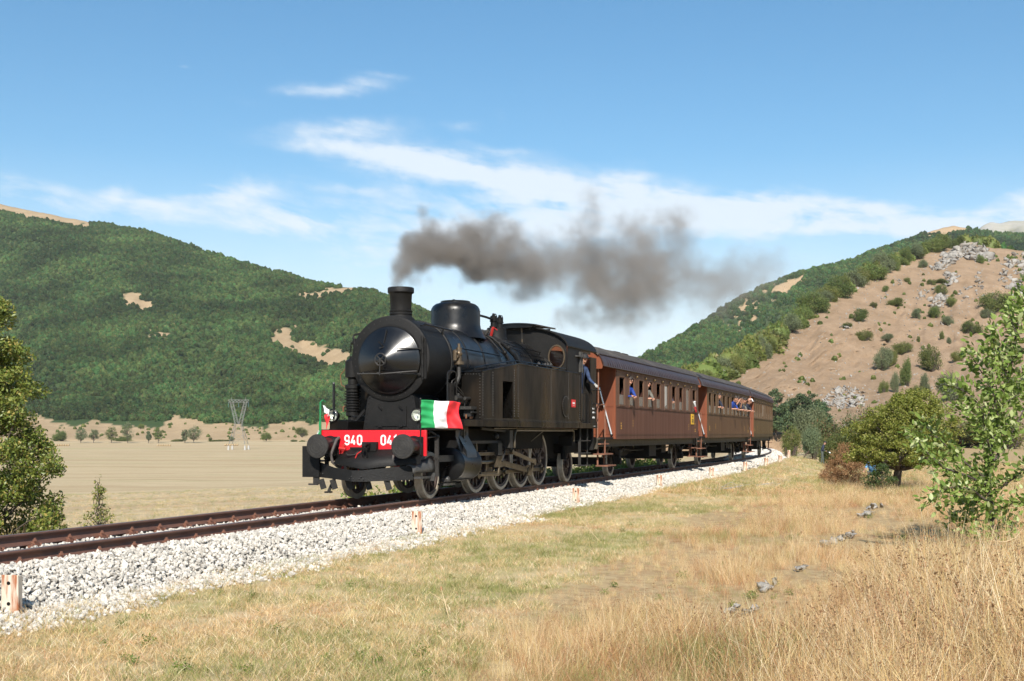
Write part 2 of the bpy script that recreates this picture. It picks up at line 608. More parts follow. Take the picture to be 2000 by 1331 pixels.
def noise_mix(nt, scale, ca, cb, lo=0.35, hi=0.65, stretch=(1, 1, 1), detail=8, coord='Object', rough=0.65, dist=0.0):
    N, L = nt.nodes, nt.links
    t = N.new('ShaderNodeTexCoord'); mp = N.new('ShaderNodeMapping'); mp.inputs['Scale'].default_value = stretch
    L.new(t.outputs[coord], mp.inputs['Vector'])
    n = N.new('ShaderNodeTexNoise'); n.inputs['Scale'].default_value = scale; n.inputs['Detail'].default_value = detail
    n.inputs['Roughness'].default_value = rough; n.inputs['Distortion'].default_value = dist
    L.new(mp.outputs[0], n.inputs['Vector'])
    r = N.new('ShaderNodeMapRange'); r.inputs[1].default_value = lo; r.inputs[2].default_value = hi
    L.new(n.outputs[0], r.inputs[0])
    mx = N.new('ShaderNodeMix'); mx.data_type = 'RGBA'; L.new(r.outputs[0], mx.inputs[0])
    for i, c in ((6, ca), (7, cb)):
        if isinstance(c, tuple): mx.inputs[i].default_value = (*c, 1)
        else: L.new(c, mx.inputs[i])
    return mx.outputs[2], n.outputs[0]


# ================================================================ ground
def build_ground():
    fr = np.arange(-36, 36.01, 0.16); rest = np.arange(36 + 3, 360 - 36, 3.0)
    ang = np.radians(np.concatenate([fr, rest, [324.0]]))
    rr = np.concatenate([[0.3], np.geomspace(1.0, 4300, 320)])
    A, Rr = np.meshgrid(ang, rr)
    X, Y = Rr * np.sin(A), Rr * np.cos(A)
    Z = ground_z(X, Y)
    far = sstep(2500, 4300, Rr); Z = Z * (1 - far) - 1.0 * far
    v = np.stack([X, Y, Z], -1).reshape(-1, 3)
    f, lt = grid_faces(len(rr), len(ang))
    d = ((X - OX) * CA - (Y - OY) * SA).ravel()
    s_, v_ = sv(X.ravel(), Y.ravel())
    fieldw = 1 - sstep(-3.5, 1.0, d)
    tall = TALL(X.ravel(), Y.ravel())
    m, nt, b = node_mat('dry_grass_ground')
    b.inputs['Roughness'].default_value = 0.95; b.inputs['Specular IOR Level'].default_value = 0.1
    # mown field: straw with long swaths and a few greener lines
    c, _ = noise_mix(nt, 0.9, (.51, .40, .245), (.40, .30, .17), .38, .62, (.12, 1.8, 1))
    g, _ = noise_mix(nt, 0.11, c, (.28, .28, .11), .58, .66, (.10, 2.6, 1), 9)
    fld, fn = noise_mix(nt, 7.0, g, (.58, .47, .31), .45, .8, (.3, 1.6, 1), 4)
    fld2, _ = noise_mix(nt, 0.035, fld, (.40, .29, .165), .48, .66, (.12, 2.2, 1), 5)
    fld2, _ = noise_mix(nt, 0.012, fld2, (.36, .33, .16), .58, .68, (.10, 2.6, 1), 4)
    # verge: dry thatch, earth and green patches
    c, _ = noise_mix(nt, 1.1, (.54, .42, .25), (.43, .36, .17), .4, .62)
    c, _ = noise_mix(nt, 0.55, c, (.29, .30, .095), .54, .74)
    vg, vn = noise_mix(nt, 26.0, c, (.36, .265, .145), .5, .75, (1, 1, 1), 5)
    tl, _ = noise_mix(nt, 5.0, (.33, .23, .12), (.45, .33, .18), .4, .6)
    vt = attr_mix(nt, 'tall', vg, tl)
    col = attr_mix(nt, 'field', vt, fld2)
    nt.links.new(col, b.inputs['Base Color'])
    bp = nt.nodes.new('ShaderNodeBump'); bp.inputs['Strength'].default_value = .5; bp.inputs['Distance'].default_value = .04
    nt.links.new(vn, bp.inputs['Height']); nt.links.new(bp.outputs[0], b.inputs['Normal'])
    me = np_mesh('ground', v, f, lt, m, True, {'field': fieldw, 'tall': tall})
    return tag(link('ground', me), kind='structure')


# image-free description of where the tall dry grass stands: right of a line that runs beside the track
def TALL(X, Y):
    d = (X - OX) * CA - (Y - OY) * SA         # metres right of the centre line
    edge = np.interp(Y, [0, 8, 12, 18, 25, 35, 60, 100], [7.2, 6.9, 5.9, 5.4, 5.0, 5.2, 7.0, 10.0])
    edge = edge + (vnoise(X * .5, Y * .5, 21, 3) - .5) * 1.6
    return sstep(edge - .35, edge + .5, d)


build_ground()

# ================================================================ ballast, rails, sleepers
M_STONE = mat('limestone_ballast', (.70, .65, .565), (.52, .475, .41), .9, scale=1.3, bump=.6, bscale=6, objrand=.30, c3=(.30, .25, .20), c3s=.7, c3r=(.60, .72))
M_BED = mat('ballast_bed', (.20, .185, .165), (.12, .11, .095), .95, scale=14, bump=1.0, bscale=22)
M_RAIL = mat('rusty_rail_steel', (.17, .078, .050), (.115, .058, .042), .62, scale=5, bump=.25, bscale=60, c3=(.22, .10, .055), c3s=1.2)
M_RAILTOP = mat('worn_rail_head', (.20, .155, .14), (.15, .10, .085), .45, metal=.35, scale=8, stretch=(1, 1, 1))
M_RUST = mat('rusted_iron', (.23, .10, .06), (.15, .065, .04), .8, scale=14, bump=.4)
M_SLEEP = mat('dark_timber_sleeper', (.045, .032, .025), (.025, .02, .018), .85, scale=4, stretch=(1, 8, 8), bump=.5)


def sweep(ss, prof, z0=0):
    """prof: list of (v, z) open polyline, swept along the track"""
    vs = []
    for s in ss:
        for (v, z) in prof: vs.append(track(s, v, z + z0))
    n = len(prof)
    return np.array([tuple(p) for p in vs]), n


SS = np.concatenate([np.arange(-30, 60, 1.0), np.arange(60, 185, 1.5)])
BED = [(-2.55, -.66), (-1.6, -.24), (-1.2, -.19), (-.82, -.175), (-.66, -.20), (.66, -.20), (.80, -.165), (1.12, -.17), (1.32, -.25), (2.05, -.60)]
vb, nb = sweep(SS, BED)
f, lt = grid_faces(len(SS), nb)
tag(link('ballast_bed', np_mesh('ballast_bed', vb, f, lt, M_BED, True)), kind='structure')


def stone_meshes(n, m, seed=1):
    out = []
    rg = np.random.default_rng(seed)
    for k in range(n):
        bm = bmesh.new(); bmesh.ops.create_icosphere(bm, subdivisions=1, radius=1.0)
        sc = rg.uniform(.5, 1.15, 3)
        for v in bm.verts:
            q = Vector(v.co); j = rg.uniform(.72, 1.18)
            v.co = Vector((q.x * sc[0] * j, q.y * sc[1] * j, q.z * sc[2] * j * .8))
        for _ in range(8):                        # flat broken faces
            d = Vector(rg.normal(size=3)).normalized(); t = rg.uniform(.28, .62)
            for v in bm.verts:
                e = v.co.dot(d) - t
                if e > 0: v.co -= d * e
        me = bpy.data.meshes.new('stone'); bm.to_mesh(me); bm.free()
        me.materials.append(m); out.append(me)
    return out


STONES = lib('ballast_stone', stone_meshes(12, M_STONE))


def ballast(name, bands, label, seed):
    rg = np.random.default_rng(seed); pts = []; scl = []
    for (s0, s1, v0, v1, dens, r0, r1) in bands:
        n = int((s1 - s0) * (v1 - v0) * dens)
        s = rg.uniform(s0, s1, n); v = rg.uniform(v0, v1, n)
        if v0 > 1.2:
            keep = rg.uniform(0, 1, n) < 1 - sstep(v0 + .35 * (v1 - v0), v1, v - (vnoise(s * .8, v * .8, 3, 3) - .5) * .7)
            s, v = s[keep], v[keep]; n = len(s)
        z = np.interp(v, [p[0] for p in BED], [p[1] for p in BED])
        q = np.array([tuple(track(a, b_, c)) for a, b_, c in zip(s, v, z)])
        q = q.reshape(-1, 3)
        r = rg.uniform(r0, r1, n) * np.exp(rg.normal(0, .16, n))
        if v1 > 1.6: q[:, 2] = np.maximum(q[:, 2], ground_z(q[:, 0], q[:, 1]) - .015)
        q[:, 2] += rg.uniform(0.0, .028, n) + .35 * r
        pts.append(q); scl.append(r)
    pts = np.concatenate(pts); scl = np.concatenate(scl)
    rot = rg.uniform(0, 6.28, (len(pts), 3))
    return scatter(name, pts, rot, scl, 12, STONES, label, seed=seed)


ballast('ballast_stones', [
    (-16, 14, .84, 1.30, 950, .022, .042), (-16, 3, 1.22, 2.75, 950, .022, .046), (3, 14, 1.22, 2.35, 950, .022, .046),
    (14, 32, .84, 1.30, 650, .027, .047), (14, 32, 1.22, 2.2, 620, .027, .050),
    (32, 70, .84, 1.30, 200, .04, .07), (32, 70, 1.22, 1.9, 90, .04, .08),
    (70, 150, .84, 1.6, 90, .06, .11), (-16, 0, -.66, .66, 420, .025, .04), (0, 40, -.66, .66, 60, .03, .05),
    (-16, 40, -2.3, -.86, 60, .03, .05), (45, 150, -2.3, .66, 60, .05, .10)], 'white crushed limestone ballast banked beside the rusty rails', 4)

trk = thing('railway_track', 'rusty single railway track on white ballast curving away under the train', 'railway track', tuple(track(0, 0, 0)))
trk.location = (0, 0, 0)


def rail(v):
    prof = [(-.036, -.002), (-.030, 0.002), (.030, 0.002), (.036, -.002), (.036, -.034), (.009, -.048), (.009, -.118), (.068, -.140), (.068, -.152),
            (-.068, -.152), (-.068, -.140), (-.009, -.118), (-.009, -.048), (-.036, -.034)]
    ss = np.concatenate([np.arange(-30, 60, 2.0), np.arange(60, 184, 2.0)])
    vs = []
    for s in ss:
        for (a, z) in prof: vs.append(tuple(track(s, v + a, z)))
    n = len(prof); fs = []; lt = []; mi = []
    for i in range(len(ss) - 1):
        for k in range(n):
            fs += [i * n + k, i * n + (k + 1) % n, (i + 1) * n + (k + 1) % n, (i + 1) * n + k]; lt.append(4)
            mi.append(1 if k in (0, 1, 2) else 0)
    me = np_mesh('rail', np.array(vs), np.array(fs), lt, [M_RAIL, M_RAILTOP])
    me.polygons.foreach_set('material_index', mi)
    return link('rail', me, trk)


rail(.7535); rail(-.7535)


def sleeper_set():
    mb = MB(); mb.bx(-.12, .12, -1.25, 1.25, -.36, -.19)
    me = mb.mesh('sleeper', M_SLEEP, 0)
    fb = MB()
    fb.bx(-.10, .10, -.16, .16, -.19, -.150)
    for sgn in (-1, 1):
        fb.bx(-.035, .035, sgn * .075, sgn * .125, -.150, -.118)
        fb.bx(-.028, .028, sgn * .052, sgn * .10, -.125, -.108)
        fb.cyl((0, sgn * .095, -.12), (0, sgn * .095, -.062), .016, n=6)
        fb.cyl((0, sgn * .095, -.108), (0, sgn * .095, -.082), .030, n=6)
        for sx_ in (-1, 1): fb.cyl((sx_ * .075, sgn * .12, -.15), (sx_ * .075, sgn * .12, -.128), .018, n=6)
    fm = fb.mesh('rail_fastening', M_RUST, 30)
    return me, fm


SLME, FAME = sleeper_set()
k = 0
s = -14.0
while s < 75:
    o = link('sleeper', SLME, trk)
    o.location = track(s, 0, 0); o.rotation_euler = (0, 0, track_dir(s))
    if s < 32:
        for sg in (-1, 1):
            q = link('rail_fastening', FAME, o); q.location = (0, sg * .7535, 0)
    s += .64
# ================================================================ hills
def interp3(lst, px):
    a = np.array(lst, float)
    return np.interp(px, a[:, 0], a[:, 1]), np.interp(px, a[:, 0], a[:, 2])


class Hill:
    """a real hillside: foot line and ridge line at known distances, relief between them, a back slope behind"""
    def __init__(s, foot, ridge, x0, x1, seed, relief=.07, rs=(.012, 3.0), shape=.5, back=.45, rough=0.0, backdrop=.55, flat=0.0, fine=0.0):
        s.fine = fine
        s.foot, s.ridge, s.x0, s.x1, s.seed = foot, ridge, x0, x1, seed
        s.relief, s.rs, s.shape, s.back, s.rough, s.backdrop, s.flat = relief, rs, shape, back, rough, backdrop, flat

    def pos(s, px, t):
        px = np.asarray(px, float); t = np.asarray(t, float)
        fy, fY = interp3(s.foot, px); ry, rY = interp3(s.ridge, px)
        ry = ry + (vnoise(px * .045, px * 0 + 3.3, s.seed + 40, 4) - .5) * s.rough
        tt = np.clip(t, 0, 1)
        e = (1 - s.shape) * tt + s.shape * tt * tt * (3 - 2 * tt)
        Y = fY + (rY - fY) * tt
        n = vnoise(px * s.rs[0], tt * s.rs[1], s.seed, 5) - .5
        n2 = vnoise(px * s.rs[0] * .35 + tt * .8, tt * s.rs[1] * .3, s.seed + 9, 2) - .5
        Y = Y * (1 + s.relief * (n * .8 + n2 * 1.8) * np.sin(np.pi * np.clip(tt * .92 + .06, 0, 1)))
        if s.fine:
            Y = Y * (1 + s.fine * (vnoise(px * .10, tt * 26, s.seed + 70, 4) - .5) * np.sin(np.pi * np.clip(tt, .02, .98)))
        el = (YH - (fy + (ry - fy) * e)) / F
        Z = HC + el * Y
        X = (px - 1000) / F * Y
        b = np.maximum(0, t - 1)
        Yb = rY * (1 + b)
        k = np.where(t > 1, Yb / np.maximum(Y, 1), 1)
        X = X * k; Y = Y * k
        top = Z
        bb = np.maximum(0, b - s.flat)
        Z = np.where(t > 1, top * (1 - s.backdrop * (bb / max(s.back - s.flat, 1e-6)) ** 1.2), Z)
        return np.stack([X, Y, Z], -1)

    def mesh(s, name, m, step, rows, brows=12, attrs=None):
        px = np.arange(s.x0, s.x1 + .1, step)
        t = np.concatenate([[0], np.linspace(0, 1, rows), 1 + np.linspace(0, s.back, brows + 1)[1:]])
        A, T = np.meshgrid(px, t)
        v = s.pos(A, T)
        v[0, :, 2] = -25; v[0, :, :2] *= .985                   # the slope goes on below the plain
        f, lt = grid_faces(len(t), len(px))
        v = v.reshape(-1, 3)
        at = {}
        for k, fn in (attrs or {}).items():
            ipx, ipy = s.proj(v); at[k] = fn(ipx, ipy, T.ravel(), v)
        return np_mesh(name, v, f, lt, m, True, at)

    @staticmethod
    def proj(v):
        return 1000 + F * v[:, 0] / v[:, 1], YH - F * (v[:, 2] - HC) / v[:, 1]

    def sample(s, n, t0, t1, seed, x0=None, x1=None):
        rg = np.random.default_rng(seed)
        x0 = s.x0 if x0 is None else x0; x1 = s.x1 if x1 is None else x1
        px = np.linspace(x0, x1, 81); t = np.linspace(t0, t1, 41)
        A, T = np.meshgrid(px, t); v = s.pos(A, T)
        e1 = v[1:, :-1] - v[:-1, :-1]; e2 = v[:-1, 1:] - v[:-1, :-1]
        ar = np.linalg.norm(np.cross(e1, e2), axis=-1).ravel(); ar /= ar.sum()
        c = rg.choice(len(ar), n, p=ar)
        i, j = c // 80, c % 80
        p = px[j] + rg.uniform(0, 1, n) * (px[1] - px[0]); tt = t[i] + rg.uniform(0, 1, n) * (t[1] - t[0])
        return p, tt, s.pos(p, tt)


def hill_mat(name, wood, wood2, bare, bare2, scale=.02):
    m, nt, b = node_mat(name)
    b.inputs['Roughness'].default_value = 1.0; b.inputs['Specular IOR Level'].default_value = 0.05
    wc, wn_ = noise_mix(nt, .05, wood, wood2)
    bc, bn = noise_mix(nt, scale * 3, bare, bare2, .35, .65, (1, 1, 1), 10)
    bc, bn = noise_mix(nt, scale * 40, bc, tuple(x * .72 for x in bare2), .5, .85, (1, 1, 1), 6)
    nt.links.new(attr_mix(nt, 'bare', wc, bc), b.inputs['Base Color'])
    bp = nt.nodes.new('ShaderNodeBump'); bp.inputs['Strength'].default_value = .7; bp.inputs['Distance'].default_value = .6
    nt.links.new(bn, bp.inputs['Height']); nt.links.new(bp.outputs[0], b.inputs['Normal'])
    return m


CLEAR_L = [
    [(238, 577), (262, 569), (285, 588), (306, 600), (290, 609), (262, 603), (243, 592)],
    [(292, 652), (318, 647), (332, 657), (302, 662)],
    [(534, 674), (548, 640), (575, 640), (572, 662), (604, 668), (650, 680), (684, 691), (680, 710), (640, 714), (598, 702), (572, 692)],
    [(-500, 330), (-200, 375), (0, 392), (60, 400), (175, 430), (110, 424), (0, 404), (-250, 388)],
    [(583, 579), (640, 568), (690, 553), (740, 568), (698, 567), (650, 577), (600, 587)],
]
WOODLINE = [(-600, 806), (80, 812), (110, 828), (150, 834), (180, 820), (235, 832), (300, 836), (322, 834), (326, 812), (420, 826), (470, 830), (522, 842), (530, 822), (620, 826), (700, 822), (1300, 822)]


def bare_left(px, py, t=None, v=None, jit=True):
    r = np.zeros(px.shape)
    if jit:
        px = px + (vnoise(px * .11, py * .11, 61, 4) - .5) * 30; py = py + (vnoise(px * .11, py * .11, 77, 4) - .5) * 20
    if t is not None: r = np.maximum(r, ((px < 170) & (t > .945)).astype(float))
    for p in CLEAR_L: r = np.maximum(r, in_poly(px, py, p).astype(float))
    wl_ = np.interp(px, [q[0] for q in WOODLINE], [q[1] for q in WOODLINE])
    return np.maximum(r, (py > wl_).astype(float))


HL = Hill([(-900, 861, 640), (1300, 861, 640)],
          [(-900, 330, 1700), (-300, 372, 1650), (0, 399, 1600), (160, 432, 1550), (300, 456, 1480), (400, 492, 1400), (500, 522, 1320), (620, 555, 1220),
           (660, 562, 1180), (690, 562, 1150), (735, 574, 1120), (800, 597, 1060), (845, 616, 1020), (900, 650, 980), (960, 690, 950), (1050, 750, 930), (1200, 812, 900), (1300, 845, 880)],
          -900, 1300, 11, relief=.20, rs=(.008, 3.0), shape=.35, back=.5, rough=5)
M_HL = hill_mat('wooded_hill', (.04, .07, .025), (.06, .085, .03), (.43, .315, .19), (.35, .25, .145), .02)
tag(link('wooded_hill', HL.mesh('wooded_hill', M_HL, 6, 110, 10, {'bare': bare_left})), kind='structure')

HR = Hill([(1100, 852, 640), (2300, 852, 640)],
          [(1100, 800, 900), (1180, 745, 950), (1250, 701, 1000), (1354, 643, 1080), (1422, 598, 1140), (1483, 564, 1200), (1570, 530, 1280), (1658, 509, 1360), (1757, 474, 1440), (1825, 449, 1500),
           (1863, 442, 1530), (1940, 455, 1550), (2300, 470, 1550)],
          1100, 2300, 23, relief=.10, rs=(.012, 3.5), shape=.2, back=.5, rough=5)
BARE_R = [[(1495, 573), (1520, 556), (1570, 538), (1566, 552), (1535, 572), (1508, 590), (1530, 575)],
          [(1800, 462), (1825, 444), (1866, 436), (1900, 450), (1850, 458)]]


def bare_right(px, py, t=None, v=None):
    r = np.zeros(px.shape)
    jx = px + (vnoise(px * .12, py * .12, 5, 3) - .5) * 14; jy = py + (vnoise(px * .12, py * .12, 6, 3) - .5) * 12
    for p in BARE_R: r = np.maximum(r, in_poly(jx, jy, p).astype(float))
    mot = in_poly(px, py, [(1400, 640), (1440, 590), (1510, 555), (1540, 570), (1500, 610), (1440, 650)])
    r = np.maximum(r, (mot & (vnoise(px * .11, py * .16, 31, 3) > .57)).astype(float))
    return r


M_HR = hill_mat('far_wooded_hill', (.04, .07, .03), (.06, .08, .035), (.47, .33, .20), (.40, .28, .16), .02)
tag(link('far_wooded_hill', HR.mesh('far_wooded_hill', M_HR, 5, 90, 10, {'bare': bare_right})), kind='structure')

HP = Hill([(1820, 520, 1900), (2500, 520, 1900)],
          [(1820, 500, 2500), (1880, 470, 2550), (1905, 452, 2600), (1920, 441, 2600), (1937, 434, 2650), (1950, 437, 2650), (1970, 433, 2700), (2000, 432, 2700), (2080, 425, 2750), (2500, 440, 2800)],
          1820, 2500, 31, relief=.10, rs=(.05, 6), shape=.2, back=.4, rough=4)
M_HP = mat('bare_limestone_peak', (.42, .385, .33), (.33, .31, .22), 1.0, scale=.012, detail=12, bump=1.0, bscale=.05, spec=.05)
tag(link('bare_peak', HP.mesh('bare_peak', M_HP, 6, 40, 8)), kind='structure')

# the rocky hill near the line on the right
HK = Hill([(1240, 850, 150), (1500, 850, 165), (1700, 848, 165), (2100, 850, 150), (2700, 856, 130)],
          [(1240, 790, 190), (1340, 772, 205), (1405, 750, 225), (1440, 729, 235), (1483, 701, 250), (1529, 660, 272), (1570, 632, 292), (1605, 594, 312), (1654, 569, 335), (1711, 542, 358), (1772, 512, 380),
           (1817, 493, 395), (1860, 482, 405), (1893, 478, 410), (1950, 486, 410), (2000, 490, 410), (2200, 480, 410), (2700, 440, 400), (3400, 430, 380), (4600, 520, 330), (6000, 660, 300)],
          1240, 6000, 47, relief=.10, rs=(.012, 4), shape=.25, back=.6, rough=6, backdrop=.5, flat=.12, fine=.032)


def bare_rock(px, py, t, v):
    return np.where(t > 1.02, 0.25, 1.0)


M_HK = hill_mat('dry_hill_grass', (.05, .055, .022), (.08, .07, .03), (.385, .27, .175), (.285, .195, .12), .05)
tag(link('rocky_hill', HK.mesh('rocky_hill', M_HK, 6, 150, 14, {'bare': bare_rock})), kind='structure')

# ---------------------------------------------------------------- foliage materials
def leaf_mat(name, c1, c2, c3=None, trans=.25, rough=.55, objvar=.15, hue=.02, spec=.35, stand=0.0):
    m, nt, b = node_mat(name)
    N, L = nt.nodes, nt.links
    b.inputs['Roughness'].default_value = rough; b.inputs['Specular IOR Level'].default_value = spec
    g = N.new('ShaderNodeNewGeometry')
    rp = N.new('ShaderNodeValToRGB')
    e = rp.color_ramp.elements
    e[0].color = (*c1, 1); e[1].color = (*c2, 1); e[1].position = .8
    if c3:
        x = e.new(.94); x.color = (*c3, 1)
    L.new(g.outputs['Random Per Island'], rp.inputs[0])
    oi = N.new('ShaderNodeObjectInfo')
    hv = N.new('ShaderNodeHueSaturation')
    r = N.new('ShaderNodeMapRange'); r.inputs[3].default_value = 1 - objvar; r.inputs[4].default_value = 1 + objvar
    L.new(oi.outputs['Random'], r.inputs[0]); L.new(r.outputs[0], hv.inputs['Value'])
    ml = N.new('ShaderNodeMath'); ml.operation = 'MULTIPLY'; ml.inputs[1].default_value = 7.31; L.new(oi.outputs['Random'], ml.inputs[0])
    fr = N.new('ShaderNodeMath'); fr.operation = 'FRACT'; L.new(ml.outputs[0], fr.inputs[0])
    r2 = N.new('ShaderNodeMapRange'); r2.inputs[3].default_value = .5 - hue; r2.inputs[4].default_value = .5 + hue * .6
    L.new(fr.outputs[0], r2.inputs[0]); L.new(r2.outputs[0], hv.inputs['Hue'])
    L.new(rp.outputs[0], hv.inputs['Color'])
    if stand:                                  # patches of other species through the wood
        nz = N.new('ShaderNodeTexNoise'); nz.inputs['Scale'].default_value = stand; nz.inputs['Detail'].default_value = 5
        L.new(g.outputs['Position'], nz.inputs['Vector'])
        r3 = N.new('ShaderNodeMapRange'); r3.inputs[1].default_value = .35; r3.inputs[2].default_value = .65; r3.inputs[3].default_value = .55; r3.inputs[4].default_value = 1.45
        L.new(nz.outputs[0], r3.inputs[0])
        h2 = N.new('ShaderNodeHueSaturation'); L.new(r3.outputs[0], h2.inputs['Value']); L.new(hv.outputs[0], h2.inputs['Color'])
        hv = h2
    L.new(hv.outputs[0], b.inputs['Base Color'])
    if trans:
        tr = N.new('ShaderNodeBsdfTranslucent'); L.new(hv.outputs[0], tr.inputs['Color'])
        mx = N.new('ShaderNodeMixShader'); mx.inputs[0].default_value = trans
        L.new(b.outputs[0], mx.inputs[1]); L.new(tr.outputs[0], mx.inputs[2])
        L.new(mx.outputs[0], N['Material Output'].inputs['Surface'])
    return m


M_FOREST = leaf_mat('beech_forest_leaf', (.042, .088, .026), (.080, .128, .036), (.14, .125, .05), .2, .7, .38, .045, .15, stand=.012)
M_WOODG = leaf_mat('hillside_leaf', (.085, .125, .028), (.145, .18, .044), (.20, .19, .06), .2, .6, .28, .03)
M_PINE = leaf_mat('pine_needle', (.05, .085, .038), (.08, .12, .05), (.13, .15, .06), .1, .6, .2, .02)
M_HAW = leaf_mat('hawthorn_leaf', (.125, .155, .022), (.23, .245, .045), (.34, .32, .09), .22, .5, .05, .01)
M_SAP = leaf_mat('wind_turned_leaf', (.115, .185, .030), (.27, .34, .085), (.50, .54, .27), .32, .55, .05, .01, .28)
M_LTREE = leaf_mat('blackthorn_leaf', (.085, .13, .020), (.215, .245, .045), (.38, .30, .08), .2, .45, .05, .01, .5)
M_REDB = leaf_mat('reddening_leaf', (.085, .11, .04), (.15, .15, .055), (.24, .11, .06), .2, .6, .2, .02)
M_BROWNB = leaf_mat('dead_brown_twig', (.22, .115, .055), (.33, .18, .095), (.40, .26, .15), .1, .8, .1, .01, .1)
M_BARK = mat('grey_bark', (.105, .085, .065), (.055, .042, .032), .9, scale=12, stretch=(1, 1, .25), bump=.8)
M_DEADW = mat('bleached_dead_wood', (.44, .41, .36), (.30, .27, .24), .9, scale=9, bump=.5)


def leaves(centres, sizes, seed, up=.25, droop=0.0, aspect=.5, fold=.25, normals=None):
    """one folded four-point leaf per centre; returns verts, faces"""
    rg = np.random.default_rng(seed); n = len(centres)
    d = rg.normal(size=(n, 3)); d[:, 2] += up - droop
    if normals is not None: d += normals * .9
    d /= np.linalg.norm(d, axis=1)[:, None]
    a = rg.normal(size=(n, 3)); a -= d * (a * d).sum(1)[:, None]; a /= np.linalg.norm(a, axis=1)[:, None]
    nn = np.cross(d, a)
    s = np.asarray(sizes)[:, None]
    c = np.asarray(centres)
    base = c - d * s * .5; tip = c + d * s * .5
    l = c + a * s * aspect * .5 + nn * s * fold * .35; r = c - a * s * aspect * .5 + nn * s * fold * .35
    v = np.stack([base, l, tip, r], 1).reshape(-1, 3)
    k = np.arange(n)[:, None] * 4
    f = np.concatenate([k + 0, k + 3, k + 2, k + 0, k + 2, k + 1], 1).reshape(-1)
    return v, f, np.full(2 * n, 3)


def crown_mesh(name, m, seed, rx, ry, rz, cz, ncl, per, rc, leaf, shell=.55, flatten=1.0, irregular=.25, cone=0.0, centres=None):
    rg = np.random.default_rng(seed)
    if centres is None:
        d = rg.normal(size=(ncl, 3)); d /= np.linalg.norm(d, axis=1)[:, None]
        rad = (shell + (1 - shell) * rg.uniform(0, 1, ncl)) * (1 - irregular * rg.uniform(0, 1, ncl))
        c = d * rad[:, None]
        if cone: c[:, :2] *= (1 - cone * (c[:, 2] * .5 + .5))[:, None]
        c = c * np.array([rx, ry, rz]) + np.array([0, 0, cz])
    else: c = np.asarray(centres); ncl = len(c)
    w_ = rg.uniform(.5, 1.5, ncl); idx = rg.choice(ncl, ncl * per, p=w_ / w_.sum())
    g = rg.normal(size=(ncl * per, 3)) * rc * np.array([1, 1, flatten])
    p = c[idx] + g
    v, f, lt = leaves(p, leaf * rg.uniform(.6, 1.3, len(p)), seed + 1)
    return np_mesh(name, v, f, lt, m), c


# low forest crowns for the distant slopes
def forest_crowns(nm, m, n, seed, quads=110, leaf=(.35, .7)):
    out = []
    for k in range(n):
        rg = np.random.default_rng(seed + k)
        d = rg.normal(size=(quads, 3)); d /= np.linalg.norm(d, axis=1)[:, None]; d[:, 2] = np.abs(d[:, 2]) * 1.1 - .25
        ax = rg.uniform(.75, 1.05, 2)
        lump = 1 + .22 * np.sin(d[:, 0] * 4 + rg.uniform(0, 6)) * np.cos(d[:, 1] * 5 + rg.uniform(0, 6))
        p = d * np.array([ax[0], ax[1], 1.0]) * (lump * rg.uniform(.82, 1.0, quads))[:, None]
        v, f, lt = leaves(p, rg.uniform(leaf[0], leaf[1], quads), seed + k, normals=d * .2, aspect=.8)
        # a dark inner body so that the crown is not see-through
        bm = bmesh.new(); bmesh.ops.create_icosphere(bm, subdivisions=2, radius=.86)
        for q in bm.verts:
            j = 1 + .14 * mnoise.noise(q.co * 2.2 + Vector((k * 7.1, seed, 0)))
            q.co = Vector((q.co.x * ax[0] * j, q.co.y * ax[1] * j, q.co.z * j))
        bv = np.array([q.co[:] for q in bm.verts]); bf = np.array([[x.index for x in fc.verts] for fc in bm.faces])
        bm.free()
        V = np.concatenate([v, bv]); Ff = np.concatenate([f, (bf + len(v)).reshape(-1)]); LT = np.concatenate([lt, np.full(len(bf), 3)])
        out.append(np_mesh(nm, V, Ff, LT, m))
    return out


FOR_LIB = lib('forest_crown', forest_crowns('forest_crown', M_FOREST, 6, 100, 150, (.25, .5)))
WOO_LIB = lib('wood_crown', forest_crowns('wood_crown', M_WOODG, 6, 300, 1100, (.10, .24)))


def plant_forest(name, hill, n, size, seed, reject, coll, label, t0=.0, t1=1.12, x0=None, x1=None, sink=.15):
    px, t, p = hill.sample(n, t0, t1, seed, x0, x1)
    ipx, ipy = hill.proj(p)
    keep = ~reject(ipx, ipy, t, p)
    p = p[keep]; rg = np.random.default_rng(seed)
    s = rg.uniform(size[0], size[1], len(p))
    s *= (.8 + .4 * vnoise(p[:, 0] * .02, p[:, 1] * .02, seed, 3))
    p[:, 2] += s * (.45 - sink)
    rot = np.zeros((len(p), 3)); rot[:, 2] = rg.uniform(0, 6.28, len(p))
    rot[:, :2] = rg.normal(0, .12, (len(p), 2))
    sc = np.stack([s, s, s * rg.uniform(.9, 1.35, len(p))], 1)
    return scatter(name, p, rot, sc, 6, coll, label, seed=seed)


